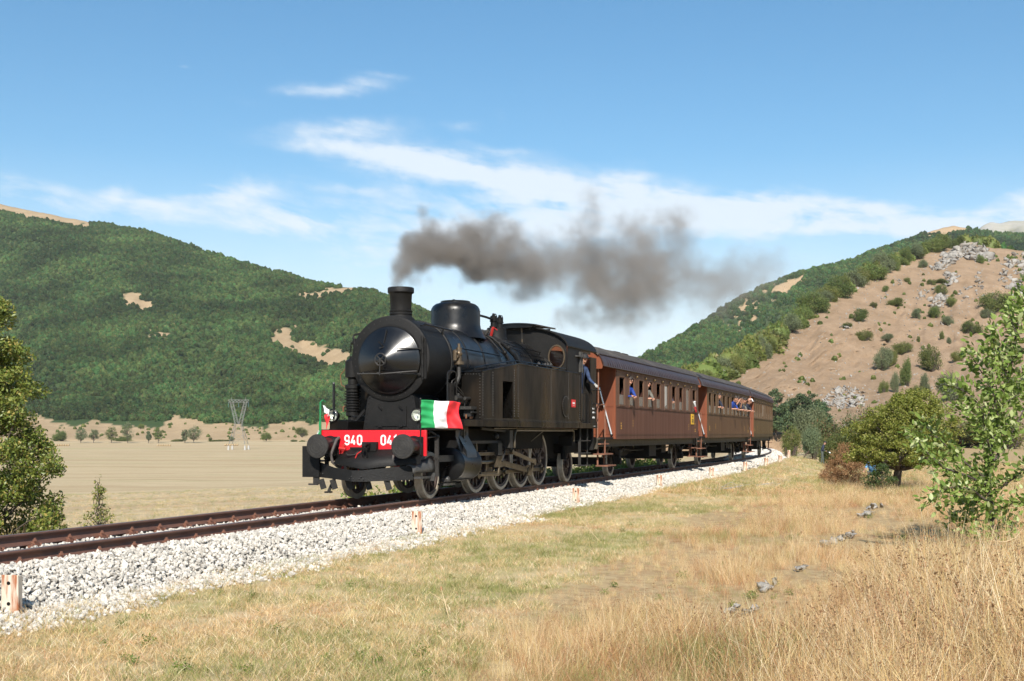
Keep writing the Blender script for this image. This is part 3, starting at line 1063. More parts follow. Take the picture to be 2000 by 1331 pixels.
plant_forest('hillside_forest', HL, 70000, (1.7, 3.2), 5, lambda x, y, t, v: (bare_left(x, y) > .5) | (y > 838) | ((x < 176) & (t > .955)), FOR_LIB,
             'dense green beech forest covering the long hill behind the field', .12, 1.1)
plant_forest('foothill_scrub', HL, 2600, (.5, 1.3), 12, lambda x, y, t, v: (y < 828) | (y > 859) | (bare_left(x, y) < .5) | (vnoise(x * .06, y * .12, 8, 3) < .54), WOO_LIB,
             'scattered green scrub on the tan slopes below the forest', 0, .3)
plant_forest('clearing_trees', HL, 2600, (1.4, 2.6), 14, lambda x, y, t, v: (y > 800) | (bare_left(x, y) < .5) | (vnoise(x * .13, y * .13, 18, 3) < .55), FOR_LIB,
             'single trees standing in the dry clearings of the far hill', .1, 1.0)
plant_forest('slope_scrub', HK, 1300, (.25, .75), 15, lambda x, y, t, v: (vnoise(x * .03, y * .05, 28, 4) < .56) | (t > .97), WOO_LIB,
             'low irregular scrub on the rocky slope', .03, .97, 1420, 2500)
plant_forest('far_forest', HR, 26000, (1.8, 2.9), 6, lambda x, y, t, v: (bare_right(x, y) > .5), FOR_LIB,
             'dark forest covering the far hill right of the smoke', .1, 1.08)
px_, t_, p_ = None, None, None


def rej_ridge(x, y, t, v):
    return (x > 1935) | (t < 1.015)


plant_forest('ridge_wood', HK, 1500, (2.6, 4.3), 8, rej_ridge, WOO_LIB, 'band of green wood along the ridge of the rocky hill', 1.0, 1.34, 1330, 1940)
plant_forest('ridge_wood_far', HK, 900, (2.6, 4.0), 9, lambda x, y, t, v: (t < 1.06) | (x < 1900), FOR_LIB, 'darker wood behind the rocky crest at the right edge', 1.05, 1.35, 1890, 2650)
# ================================================================ the air
M_AIR = bpy.data.materials.new('air'); M_AIR.use_nodes = True
M_AIR.node_tree.nodes.clear()
_pv = M_AIR.node_tree.nodes.new('ShaderNodeVolumePrincipled'); _pv.inputs['Color'].default_value = (.80, .90, 1.0, 1); _pv.inputs['Density'].default_value = 5.0e-5
_om = M_AIR.node_tree.nodes.new('ShaderNodeOutputMaterial'); M_AIR.node_tree.links.new(_pv.outputs[0], _om.inputs['Volume'])
mb = MB(); mb.bx(-4400, 4400, -4400, 4400, -28, 620)
hz_ = mb.build('haze', M_AIR, None, smooth=0)
tag(hz_, 'thin blue summer haze filling the whole valley', None, None, 'stuff')
# ================================================================ locomotive
M_BLACK = mat('black_engine_paint', (.006, .006, .0065), (.010, .0095, .009), .26, scale=3, spec=.4, rough2=.42, bump=.06, bscale=14, c3=(.020, .016, .012), c3s=2.2, c3r=(.55, .8))
M_SMOKE = mat('matt_smokebox_black', (.0068, .0064, .006), (.0115, .0105, .0094), .6, spec=.26, scale=5, bump=.25, bscale=30)
M_DOOR = mat('polished_black_door', (.0045, .0045, .005), (.007, .007, .007), .20, spec=.55, scale=4, rough2=.27, bump=.10, bscale=4)
M_TANK = mat('weathered_tank_painted_sheen', (.0038, .0035, .0031), (.0068, .0057, .0046), .20, spec=.14, scale=.9, stretch=(1.3, 1, .4), rough2=.55, bump=.20, bscale=2.6, c3=(.034, .023, .014), c3s=1.0, c3r=(.52, .68))  # brown patches paint lit, reflecting areas into the weathered black
M_GREY = mat('dusty_iron', (.035, .032, .028), (.022, .020, .018), .6, metal=.2, scale=9, bump=.3)
M_ROD = mat('oily_steel_rod', (.15, .12, .08), (.08, .062, .042), .42, metal=.6, scale=7, bump=.15)
M_TYRE = mat('worn_steel_tyre', (.44, .39, .32), (.28, .245, .195), .5, metal=.2, scale=9)
M_WHEEL = mat('brown_wheel_centre', (.04, .024, .02), (.062, .038, .03), .6, scale=7, bump=.2)
M_RED = mat('red_buffer_beam_paint', (.72, .012, .022), (.64, .012, .02), .38, scale=5, bump=.05)
M_REDP = mat('red_pipe_paint', (.55, .025, .02), (.4, .02, .018), .45, scale=9)
M_WHITE = mat('white_lettering', (.84, .83, .80), (.76, .75, .72), .6)
M_BRASS = mat('dull_brass', (.16, .115, .07), (.10, .075, .05), .45, metal=.6, scale=12)
M_COPPER = mat('copper_pipe', (.33, .15, .075), (.2, .09, .05), .45, metal=.6, scale=9)
M_RUBBER = mat('grey_rubber_hose', (.10, .085, .075), (.06, .05, .045), .7, scale=12)
M_STEELG = mat('bare_grey_casting', (.085, .082, .076), (.05, .047, .044), .5, metal=.3, scale=8, bump=.3)
M_LAMPM = mat('lamp_reflector', (.86, .84, .78), None, .35, metal=.35)
M_GLASSB = mat('dark_glass', (.02, .022, .025), None, .05)
M_DARKIN = mat('sooty_inside', (.008, .007, .006), (.014, .012, .010), .9, spec=.2, scale=4)


def glass_mat(name, tint=(.9, .95, .93), rough=.02, alpha=.25):
    m, nt, b = node_mat(name)
    N, L = nt.nodes, nt.links
    gl = N.new('ShaderNodeBsdfGlossy'); gl.inputs['Roughness'].default_value = rough
    tr = N.new('ShaderNodeBsdfTransparent'); tr.inputs[0].default_value = (*tint, 1)
    fr = N.new('ShaderNodeFresnel'); fr.inputs[0].default_value = 1.5
    mx = N.new('ShaderNodeMixShader'); L.new(fr.outputs[0], mx.inputs[0]); L.new(tr.outputs[0], mx.inputs[1]); L.new(gl.outputs[0], mx.inputs[2])
    L.new(mx.outputs[0], N['Material Output'].inputs['Surface'])
    return m


M_GLASS = glass_mat('window_glass')

LO = thing('steam_locomotive', 'black steam tank locomotive with red buffer beam at the head of the train', 'steam locomotive', (OX, OY, 0), LOCO_RZ)
CZ, CR = 2.72, .82                                  # boiler axis height and radius

# ---- smokebox
mb = MB()
mb.lathe([(CR - .03, 1.30), (CR + .012, 1.315), (CR + .02, 1.36), (CR + .02, 1.40), (CR, 1.41), (CR, 2.42), (CR + .022, 2.43), (CR + .022, 2.52), (CR, 2.53), (.3, 2.54)], (0, 0, CZ), (1, 0, 0), 64)
mb.lathe([(CR - .03, 1.302), (.66, 1.302), (.66, 1.285), (.60, 1.285)], (0, 0, CZ), (1, 0, 0), 64)
sbx = mb.build('smokebox', M_SMOKE, LO)
rv = MB()
for i in range(44):
    t = 2 * math.pi * i / 44
    rv.rivet((2.475, (CR + .022) * math.cos(t), CZ + (CR + .022) * math.sin(t)), (0, math.cos(t), math.sin(t)), .016)
for i in range(34):
    t = 2 * math.pi * i / 34
    rv.rivet((1.302, .755 * math.cos(t), CZ + .755 * math.sin(t)), (-1, 0, 0), .013)
for u in np.arange(1.55, 2.4, .12):
    for sgn in (-1, 1):
        t = R(90) + sgn * R(58)
        rv.rivet((u, CR * math.cos(t), CZ + CR * math.sin(t)), (0, math.cos(t), math.sin(t)), .012)
rv.build('rivet', M_GREY, sbx, kind='stuff')

# door: a shallow cone with a rim, wheel, hinges and rail
mb = MB()
HZ = 2.675
mb.lathe([(.665, 1.285), (.668, 1.262), (.652, 1.245), (.632, 1.243), (.612, 1.230), (.585, 1.214), (.09, .955), (.06, .945), (0, .943)], (0, 0, HZ), (1, 0, 0), 72)
door = mb.build('smokebox_door', M_DOOR, LO, smooth=60)
mb = MB()
for i in range(24):
    t0, t1 = 2 * math.pi * i / 24, 2 * math.pi * (i + 1) / 24
    mb.tube([(.885, .115 * math.cos(t0), HZ + .115 * math.sin(t0)), (.885, .115 * math.cos(t1), HZ + .115 * math.sin(t1))], .013, 6)
for i in range(4):
    t = R(45) + math.pi / 2 * i
    mb.tube([(.89, 0, HZ), (.885, .112 * math.cos(t), HZ + .112 * math.sin(t))], .011, 5)
mb.cyl((.96, 0, HZ), (.86, 0, HZ), .028, n=10)
mb.tube([(.87, 0, HZ), (.865, .01, HZ - .30)], .013, 6)
mb.build('door_wheel', M_GREY, door)
mb = MB()
mb.tube([(1.235, .66, HZ - .24), (1.10, .60, HZ - .255), (.985, .30, HZ - .26), (.955, 0, HZ - .27), (.985, -.30, HZ - .25), (1.10, -.58, HZ - .225), (1.16, -.64, HZ - .22)], .012, 6)
for y, x in ((.5, 1.07), (.12, .965), (-.36, 1.0)): mb.tube([(x, y, HZ - .262), (x + .09, y, HZ - .235)], .013, 5)
mb.build('door_rail', M_STEELG, door)
mb = MB()
mb.bar((1.20, .02, 3.26), (1.075, .02, 3.00), .012, .035)
mb.bar((1.03, .11, 3.03), (1.02, .03, 2.95), .015, .02); mb.bar((1.04, .0, 2.93), (1.0, .08, 2.90), .015, .02)
mb.build('lamp_bracket', M_SMOKE, door)
mb = MB()
mb.bar((1.02, -.27, HZ + .21), (1.27, -.70, HZ + .22), .02, .022)
mb.bar((1.03, -.27, HZ - .27), (1.26, -.70, HZ - .27), .02, .03)
for z in (HZ + .36, HZ + .12, HZ - .10, HZ - .33): mb.cyl((1.25, -.715, z), (1.25, -.715, z + .10), .028, n=8)
mb.cyl((1.25, -.715, HZ - .38), (1.25, -.715, HZ + .45), .016, n=8)
mb.bx(1.275, 1.30, -.78, -.69, HZ - .36, HZ + .42)
mb.build('door_hinge', M_SMOKE, LO)

# ---- chimney
mb = MB()
mb.lathe([(.30, 3.44), (.285, 3.52), (.225, 3.575), (.215, 3.60), (.228, 3.615), (.228, 3.64), (.215, 3.655), (.228, 3.675), (.228, 3.69), (.205, 3.705), (.222, 4.02), (.235, 4.035),
          (.262, 4.05), (.262, 4.135), (.25, 4.15), (.20, 4.15), (.19, 3.7), (.0, 3.69)], (1.80, 0, 0), (0, 0, 1), 40)
mb.build('chimney', M_SMOKE, LO, smooth=40)

# ---- boiler with cladding bands
mb = MB()
mb.lathe([(.4, 2.53), (CR - .01, 2.54), (CR - .005, 8.5)], (0, 0, CZ), (1, 0, 0), 64)
boil = mb.build('boiler', M_BLACK, LO)
mb = MB()
for u in (3.36, 4.33, 5.75, 6.7, 7.6):
    mb.lathe([(CR - .008, u - .035), (CR + .001, u - .03), (CR + .001, u + .03), (CR - .008, u + .035), (CR - .008, u - .035)], (0, 0, CZ), (1, 0, 0), 64)
mb.build('boiler_band', M_SMOKE, boil)
# ---- dome
mb = MB()
D = 4.62
mb.lathe([(.68, 3.34), (.62, 3.46), (.565, 3.56), (.545, 3.66), (.545, 3.93), (.535, 4.0), (.50, 4.06), (.44, 4.105), (.36, 4.13), (.33, 4.135), (.33, 4.165), (.315, 4.175), (.0, 4.18)], (D, 0, 0), (0, 0, 1), 56)
dome = mb.build('steam_dome', M_BLACK, LO, smooth=50)
mb = MB(); mb.cyl((D - .05, .02, 4.17), (D - .05, .02, 4.215), .03, n=8)
for i in range(20):
    t = 2 * math.pi * i / 20
    mb.rivet((D + .547 * math.cos(t), .547 * math.sin(t), 3.95), (math.cos(t), math.sin(t), 0), .012)
mb.build('rivet', M_BLACK, dome, kind='stuff')
# ---- safety valves
mb = MB()
mb.lathe([(.30, 3.40), (.26, 3.54), (.235, 3.60), (.235, 3.79), (.225, 3.80), (.0, 3.80)], (7.2, 0, 0), (0, 0, 1), 28)
vb_ = mb.build('valve_mount', M_SMOKE, LO, smooth=40)
for u in (6.99, 7.41):
    mb = MB()
    mb.lathe([(.085, 3.79), (.10, 3.80), (.10, 3.83), (.075, 3.84), (.075, 3.93), (.095, 3.94), (.095, 3.965), (.085, 3.97), (.085, 4.06), (.05, 4.08), (.035, 4.10), (.035, 4.13), (.0, 4.14)], (u, 0, 0), (0, 0, 1), 16)
    mb.tube([(u + .03, 0, 4.11), (u + .10, -.02, 4.13), (u + .14, -.03, 4.07)], .012, 5)
    mb.build('safety_valve', M_SMOKE, LO, smooth=40)
mb = MB()
mb.tube([(7.0, 0, 3.98), (6.5, 0, 4.0), (5.1, -.05, 3.99)], .028, 7)
mb.build('steam_pipe', M_SMOKE, LO)

# ---- boiler-side handrails and pipes
def on_boiler(u, deg, r=CR + .05):
    t = R(deg)                                    # degrees above the horizontal on the near side
    return (u, -r * math.cos(t), CZ + r * math.sin(t))


mb = MB()
mb.tube([on_boiler(1.42, 46), on_boiler(1.50, 46, CR + .10), on_boiler(2.9, 45, CR + .10)], .018, 6)
mb.tube([on_boiler(2.42, 45, CR + .10), on_boiler(2.42, 40, CR)], .014, 5)
mb.tube([on_boiler(2.72, 18, CR + .09), on_boiler(2.9, 18, CR + .09), on_boiler(5.2, 17, CR + .10)], .018, 6)
mb.tube([on_boiler(2.72, 18, CR + .09), on_boiler(2.74, 5, CR + .08), on_boiler(2.74, -22, CR + .07)], .016, 6)
mb.build('handrail', M_BLACK, LO)
mb = MB()
mb.tube([on_boiler(5.45, 70), on_boiler(5.5, 52, CR + .06), on_boiler(5.52, 40, CR + .07), on_boiler(5.55, 22, CR + .09), on_boiler(5.6, 12, CR + .1)], .03, 7)
mb.tube([on_boiler(5.72, 66), on_boiler(5.85, 46, CR + .06), on_boiler(6.1, 22, CR + .09), on_boiler(6.25, 10, CR + .1)], .042, 8)
mb.tube([on_boiler(5.3, 72), on_boiler(5.25, 50, CR + .05), on_boiler(5.35, 25, CR + .06), on_boiler(5.6, 14, CR + .08)], .014, 5)
mb.tube([on_boiler(5.6, 58, CR + .05), on_boiler(6.6, 42, CR + .05), on_boiler(8.5, 40, CR + .06)], .013, 5)
mb.tube([on_boiler(5.9, 48, CR + .05), on_boiler(6.9, 30, CR + .05), on_boiler(8.5, 28, CR + .06)], .011, 5)
for u, dg in ((5.55, 40), (5.54, 24), (5.98, 34), (5.72, 62)): mb.ball(on_boiler(u, dg, CR + .08), .055, 8, 6)
mb.build('feed_pipe', M_SMOKE, LO)
mb = MB()
mb.ball(on_boiler(5.45, 70, CR + .06), .075, 8, 6); mb.cyl(on_boiler(5.36, 70, CR + .08), on_boiler(5.62, 66, CR + .12), .035, n=8)
mb.cyl(on_boiler(5.4, 62, CR + .05), on_boiler(5.4, 62, CR + .18), .03, n=8)
mb.tube([on_boiler(5.75, 66, CR), on_boiler(5.75, 66, CR + .22)], .02, 6)
mb.build('clack_valve', M_STEELG, LO)
mb = MB()
a, b_, c_ = Vector(on_boiler(5.66, 60, CR + .06)), Vector(on_boiler(5.62, 62, CR + .26)), Vector(on_boiler(5.86, 56, CR + .22))
mb.bar(a, b_, .04, .04); mb.bar(b_, b_.lerp(c_, .6), .022, .022)
mb.build('whistle_lever', M_REDP, LO)
# injector valve on the smokebox flank with its pipes and coils
mb = MB()
mb.cyl((2.42, -.99, 2.70), (2.42, -.99, 2.98), .055, n=12); mb.cyl((2.42, -.99, 2.98), (2.42, -.99, 3.06), .03, n=8)
mb.cyl((2.42, -.99, 2.64), (2.42, -.99, 2.70), .105, n=14); mb.cyl((2.30, -.99, 2.80), (2.52, -.99, 2.80), .04, n=8)
mb.cyl((2.28, -.96, 2.72), (2.28, -.96, 2.92), .04, n=10); mb.ball((2.30, -.96, 2.88), .06, 8, 6); mb.ball((2.42, -.99, 2.86), .075, 10, 6)
mb.build('check_valve', M_BRASS, LO)
mb = MB()
mb.tube([(2.42, -.99, 2.64), (2.42, -.99, 2.40), (2.34, -.96, 2.25), (2.20, -.92, 2.18)], .045, 8)
mb.tube([(1.95, -1.0, 2.16), (2.0, -1.02, 2.30), (2.10, -1.04, 2.34), (2.22, -1.04, 2.25)], .012, 5)
mb.tube([(2.12, -1.02, 2.24), (2.25, -1.06, 2.16), (2.38, -1.1, 2.06), (2.48, -1.1, 1.9)], .01, 5)
mb.tube([(2.10, -1.02, 2.20), (2.3, -1.06, 2.08), (2.45, -1.1, 2.0), (2.45, -1.1, 1.75)], .01, 5)
mb.cyl((2.06, -1.06, 1.96), (2.34, -1.06, 1.96), .05, n=10); mb.cyl((2.2, -1.06, 1.85), (2.2, -1.06, 2.06), .035, n=8)
mb.cyl((2.36, -1.14, 1.96), (2.62, -1.14, 1.96), .035, n=8); mb.bx(2.30, 2.62, -1.30, -1.0, 1.74, 1.80)
mb.bx(2.40, 2.58, -1.25, -1.10, 1.60, 1.74); mb.cyl((2.35, -1.28, 1.68), (2.65, -1.28, 1.68), .02, n=6)
mb.build('lubricator', M_GREY, LO)
mb = MB()
for q in ((2.46, -1.22), (2.54, -1.22), (2.38, -1.16)): mb.cyl((q[0], q[1], 1.56), (q[0], q[1], 1.64), .02, n=8)
mb.build('oil_pipe', M_COPPER, LO)
# step ladder loop beside the smokebox
mb = MB()
mb.tube([(1.75, -1.02, 1.36), (1.75, -1.02, 2.38), (1.77, -1.02, 2.45), (1.84, -1.03, 2.48), (2.0, -1.06, 2.48), (2.07, -1.07, 2.45), (2.09, -1.07, 2.38), (2.09, -1.07, 1.36)], .018, 7)
mb.bx(1.80, 2.05, -1.05, -1.02, 1.40, 2.25)
mb.build('ladder_loop', M_BLACK, LO)
# boiler supports and saddle
mb = MB()
mb.prism([(-.60, 1.33), (.60, 1.33), (.50, 1.96), (.40, 2.06), (-.40, 2.06), (-.50, 1.96)], 'x', 1.34, 2.6)
sad = mb.build('saddle', M_SMOKE, LO)
mb = MB()
mb.bx(1.318, 1.338, -.34, .34, 1.40, 1.78)
for y in (-.22, .22):
    mb.bx(1.305, 1.325, y - .04, y + .04, 1.38, 1.44); mb.bar((1.30, y + .03, 1.80), (1.29, y - .05, 1.72), .015, .02)
for i in range(13):
    y = -.57 + i * .095; mb.rivet((1.338, y, 1.365), (-1, 0, 0), .014)
for i in range(6):
    z = 1.45 + i * .1
    for sg in (-1, 1): mb.rivet((1.338, sg * (.56 - (z - 1.33) * .16), z), (-1, 0, 0), .016)
for i in range(9): mb.rivet((1.338, -.40 + i * .1, 1.975), (-1, 0, 0), .015)
mb.build('saddle_plate', M_SMOKE, sad)

# ---- air pump on the far side
mb = MB()
py_ = 1.17
mb.lathe([(.10, 1.45), (.10, 1.60), (.14, 1.62), (.14, 1.70)] + sum([[(.17, z), (.17, z + .022), (.135, z + .024), (.135, z + .05)] for z in np.arange(1.72, 2.12, .055)], []) +
         [(.16, 2.17), (.16, 2.24), (.10, 2.26), (.10, 2.38), (.155, 2.40), (.155, 2.72), (.12, 2.75), (.07, 2.78), (.07, 2.83), (0, 2.83)], (2.0, py_, 0), (0, 0, 1), 20)
mb.cyl((2.0, py_ - .02, 2.80), (2.0, py_ - .25, 2.80), .03, n=6)
pump = mb.build('air_pump', M_SMOKE, LO)
mb = MB()
mb.tube([(1.98, py_ + .12, 2.62), (1.96, py_ + .26, 2.45), (1.96, py_ + .24, 2.25), (1.98, py_ + .10, 2.18)], .012, 5)
mb.tube([(1.98, py_ + .16, 1.82), (1.97, py_ + .20, 1.80), (1.97, py_ + .20, 1.70)], .018, 5)
mb.build('copper_tube', M_COPPER, pump)
mb = MB()
mb.tube([(1.7, .90, 3.02), (1.7, .96, 3.10), (1.72, 1.02, 3.18), (1.74, 1.0, 3.24), (1.8, .80, 3.28)], .02, 6)
mb.cyl((1.7, .97, 2.98), (1.7, .97, 3.16), .035, n=8); mb.ball((1.72, 1.0, 3.08), .05, 8, 5); mb.tube([(1.7, 1.05, 3.08), (1.7, 1.06, 2.9)], .015, 5)
mb.tube([(1.9, .86, 2.50), (1.95, 1.0, 2.46), (2.0, 1.1, 2.5)], .03, 6)
mb.tube([(1.9, .9, 1.62), (1.9, .75, 1.9), (2.0, .6, 2.1)], .03, 6)
mb.cyl((1.5, .55, 1.60), (1.75, 1.05, 1.60), .02, n=6)
mb.bar((1.45, .62, 1.72), (1.45, .92, 1.40), .03, .05)
mb.bx(1.85, 2.15, .90, 1.3, 1.38, 1.46)
mb.build('pump_pipe', M_SMOKE, LO)

# ---- frame, running board
mb = MB()
mb.bx(.62, 11.2, -.60, -.56, .62, 1.33); mb.bx(.62, 11.2, .56, .60, .62, 1.33)
mb.bx(1.2, 2.7, -.56, .56, .7, 1.32); mb.bx(4.2, 4.5, -.56, .56, .7, 1.3); mb.bx(9.0, 9.2, -.56, .56, .7, 1.3)
mb.bx(5.9, 8.5, -.72, .72, 1.05, 2.0)                 # firebox between the frames
mb.cyl((2.7, 0, 1.5), (8.5, 0, 1.5), .45, n=12)
fr_ = mb.build('frame', M_DARKIN, LO)
mb = MB()
mb.bx(1.62, 11.05, -1.43, -1.38, 1.40, 1.535); mb.bx(1.62, 11.05, 1.38, 1.43, 1.40, 1.535)
mb.bx(1.62, 11.05, -1.40, 1.40, 1.505, 1.53)
mb.bx(.56, 1.62, -1.10, 1.10, 1.318, 1.335)
mb.bx(.75, 1.62, .62, 1.02, 1.335, 1.50)             # box on the far front corner
mb.bx(1.60, 1.64, -1.38, 1.38, 1.32, 1.52)
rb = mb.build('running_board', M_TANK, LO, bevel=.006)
mb = MB()
for u in np.arange(2.0, 11, .42): mb.rivet((u, -1.43, 1.50), (0, -1, 0), .012)
for u in (2.66, 4.1, 4.84, 6.3, 8.0, 9.4): mb.bx(u, u + .012, -1.434, -1.43, 1.41, 1.53)
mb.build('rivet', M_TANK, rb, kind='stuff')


# ---- side tanks: near tank has a toolbox recess cut through it
def side_tank(sg):
    """sg -1 near side, +1 far side"""
    y0, y1 = sg * 1.40, sg * .86
    mb = MB()
    Z0, ZT, ZF = 1.535, 2.775, 2.50
    U0, U1, U2 = 2.63, 4.84, 9.55
    a, b_ = 3.84, 4.46
    # side plate in pieces around the recess, then inner plate, ends, top
    zt = lambda u: ZF + (ZT - ZF) * (u - U0) / (U1 - U0)
    yo, yi = sorted((y0, y0 - sg * .02))
    def plate(poly, lo, hi): mb.prism(poly, 'y', lo, hi)
    if sg < 0:
        plate([(U0, Z0), (a, Z0), (a, zt(a)), (U0, ZF)], yo, yi)
        plate([(a, 2.37), (b_, 2.37), (b_, zt(b_)), (a, zt(a))], yo, yi)
        plate([(b_, Z0), (U1, Z0), (U1, ZT), (b_, zt(b_))], yo, yi)
        # recess lining
        mb.bx(a - .015, a, y0 + .02, -.9, Z0, 2.39); mb.bx(b_, b_ + .015, y0 + .02, -.9, Z0, 2.39)
        mb.bx(a, b_, y0 + .02, -.9, 2.37, 2.39)
    else:
        plate([(U0, Z0), (U1, Z0), (U1, ZT), (U0, ZF)], yo, yi)
    plate([(U1, Z0), (U2, Z0), (U2, ZT), (U1, ZT)], yo, yi)
    mb.bx(U0, U0 + .02, y0 - sg * .02, y1, Z0, ZF)                   # front end
    mb.prism([(U0, ZF - .02), (U1, ZT - .02), (U1, ZT), (U0, ZF)], 'y', *sorted((y0 - sg * .02, y1)))
    mb.bx(U1, 8.5, y0 - sg * .02, y1, ZT - .02, ZT)
    mb.bx(U0, 8.5, y1, y1 + sg * .02, Z0, 2.62)
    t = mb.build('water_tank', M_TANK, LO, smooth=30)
    # beading, cover strips and rivets
    mb = MB()
    e = sg * 1.401
    mb.tube([(U0, e, ZF + .008), (U1, e, ZT + .008), (U2, e, ZT + .008)], .017, 6)
    mb.tube([(U0, e, Z0), (U0, e, ZF)], .014, 5)
    mb.bx(U0, U2, e, e + sg * .012, Z0, Z0 + .05)
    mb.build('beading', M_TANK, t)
    mb = MB()
    for u, z1 in ((U0 + .05, ZF), (3.25, 2.56), (4.55, 2.7), (4.80, ZT), (7.13, ZT), (8.52, ZT), (9.5, ZT)):
        for z in np.arange(Z0 + .1, z1 - .03, .055): mb.rivet((u, e, z), (0, sg, 0), .018)
    for z in np.arange(Z0 + .05, 2.46, .06): mb.rivet((U0, sg * 1.36, z), (-1, 0, 0), .012)
    for y in np.arange(.92, 1.36, .06): mb.rivet((U0, sg * y, 2.46), (-1, 0, 0), .012)
    for u in np.arange(U0 + .1, U2, .09): mb.rivet((u, e + sg * .012, Z0 + .025), (0, sg, 0), .009)
    mb.build('rivet', M_STEELG, t, kind='stuff')  # lighter grey than the tank: the rivets' highlights are put into their colour
    # rail along the tank top
    mb = MB()
    rp = [(U0 + .1, sg * 1.20, ZF + .09), (3.4, sg * 1.22, zt(3.4) + .09), (U1, sg * 1.30, ZT + .08), (6.2, sg * 1.34, ZT + .08), (8.5, sg * 1.36, ZT + .08)]
    mb.tube(rp, .014, 6)
    for q in rp: mb.tube([q, (q[0], q[1], q[2] - .10)], .012, 5)
    mb.build('tank_rail', M_BLACK, t)
    # filler lid and hatch on the slope
    mb = MB()
    mb.prism([(3.3, zt(3.3) + .012), (3.9, zt(3.9) + .012), (3.9, zt(3.9) + .035), (3.3, zt(3.3) + .035)], 'y', *sorted((sg * .98, sg * 1.2)))
    mb.build('filler_lid', M_BLACK, t)
    return t


tn = side_tank(-1); side_tank(1)
mb = MB()
mb.lathe([(1, 0), (1, .016), (.9, .02), (0, .02)], (0, 0, 0), (0, -1, 0), 36)
mb.v = [(8.27 + p[0] * .30, -1.40 + p[1], 1.92 + p[2] * .275) for p in mb.v]
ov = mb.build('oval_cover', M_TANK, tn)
mb = MB()
for i in range(26):
    t = 2 * math.pi * i / 26
    mb.rivet((8.27 + .275 * math.cos(t), -1.4185, 1.92 + .25 * math.sin(t)), (0, -1, 0), .014)
mb.build('rivet', M_STEELG, ov, kind='stuff')  # same lighter grey, highlight painted into the rivet colour
mb = MB(); mb.bx(8.79, 9.12, -1.408, -1.40, 1.92, 2.11, 0)
mb.bx(8.86, 8.95, -1.411, -1.408, 2.0, 2.045, 1); mb.bx(8.98, 9.04, -1.411, -1.408, 2.0, 2.045, 1); mb.bx(8.88, 9.03, -1.411, -1.408, 1.965, 1.972, 1)
mb.build('number_plate', [M_RED, M_WHITE], LO)

# ---- cab
CF, CB = 8.5, 11.05
roof_pts = []
for i in range(25):
    t = R(6) + (math.pi - R(12)) * i / 24
    roof_pts.append((1.44 * math.cos(t), 3.33 + .62 * math.sin(t) ** .85))
mb = MB()
inner = [(p[0] * .985, p[1] - .03) for p in roof_pts]
ring = roof_pts + inner[::-1]
vs = []; n = len(roof_pts)
for u in (8.40, 10.98):
    vs += [(u, p[0], p[1]) for p in roof_pts] + [(u, p[0], p[1]) for p in inner]
fs = []
for i in range(n - 1):
    fs += [(i, i + 1, 2 * n + i + 1, 2 * n + i), (n + i, n + i + 1, 3 * n + i + 1, 3 * n + i), (i, i + 1, n + i + 1, n + i), (2 * n + i, 2 * n + i + 1, 3 * n + i + 1, 3 * n + i)]
fs += [(0, n, 3 * n, 2 * n), (n - 1, 2 * n - 1, 4 * n - 1, 3 * n - 1)]
mb.add(vs, fs)
roof = mb.build('cab_roof', M_SMOKE, LO, smooth=30)
mb = MB()
vs = []
for u in (8.30, 9.9):
    for i in range(9):
        y = .72 - i * .18 * 1.0
        vs.append((u, y * .8 - .05, 3.985 - .045 * (y / .72) ** 2 + (.03 if u > 9 else 0)))
m9 = 9
vs += [(p[0], p[1], p[2] + .035) for p in vs]
fs = [(i, i + 1, m9 + i + 1, m9 + i) for i in range(8)] + [(18 + i, 18 + i + 1, 18 + m9 + i + 1, 18 + m9 + i) for i in range(8)]
fs += [(i, i + 1, 18 + i + 1, 18 + i) for i in range(8)] + [(9 + i, 9 + i + 1, 27 + i + 1, 27 + i) for i in range(8)] + [(0, 9, 27, 18), (8, 17, 35, 26)]
mb.add(vs, fs)
mb.bx(8.32, 8.36, -.5, .45, 3.90, 3.98); mb.bx(9.8, 9.84, -.5, .45, 3.88, 3.98)
mb.build('roof_hatch', M_BLACK, roof)
# front wall: built as a polygon fan round two oval spectacle openings
def oval(cx, cz, rx, rz, n=28): return [(cx + rx * math.cos(2 * math.pi * i / n), cz + rz * math.sin(2 * math.pi * i / n)) for i in range(n)]
SPY, SPZ, SRX, SRZ = 1.10, 3.16, .20, .28


def wall_with_holes(name, x0, x1, outline, holes, m, parent, axis='x'):
    """thin wall between two planes, real openings cut through it"""
    bm = bmesh.new()
    def loop(pts):
        vv = [bm.verts.new((x0, p[0], p[1]) if axis == 'x' else (p[0], x0, p[1])) for p in pts]
        return [bm.edges.new((vv[i], vv[(i + 1) % len(vv)])) for i in range(len(vv))]
    es = loop(outline)
    for hh in holes: es += loop(hh)
    bmesh.ops.triangle_fill(bm, use_beauty=True, use_dissolve=False, edges=es)
    ret = bmesh.ops.extrude_face_region(bm, geom=bm.faces[:])
    for g in ret['geom']:
        if isinstance(g, bmesh.types.BMVert):
            if axis == 'x': g.co.x = x1
            else: g.co.y = x1
    bmesh.ops.recalc_face_normals(bm, faces=bm.faces)
    me = bpy.data.meshes.new(name); bm.to_mesh(me); bm.free()
    me.materials.append(m)
    o = link(name, me, parent)
    return o


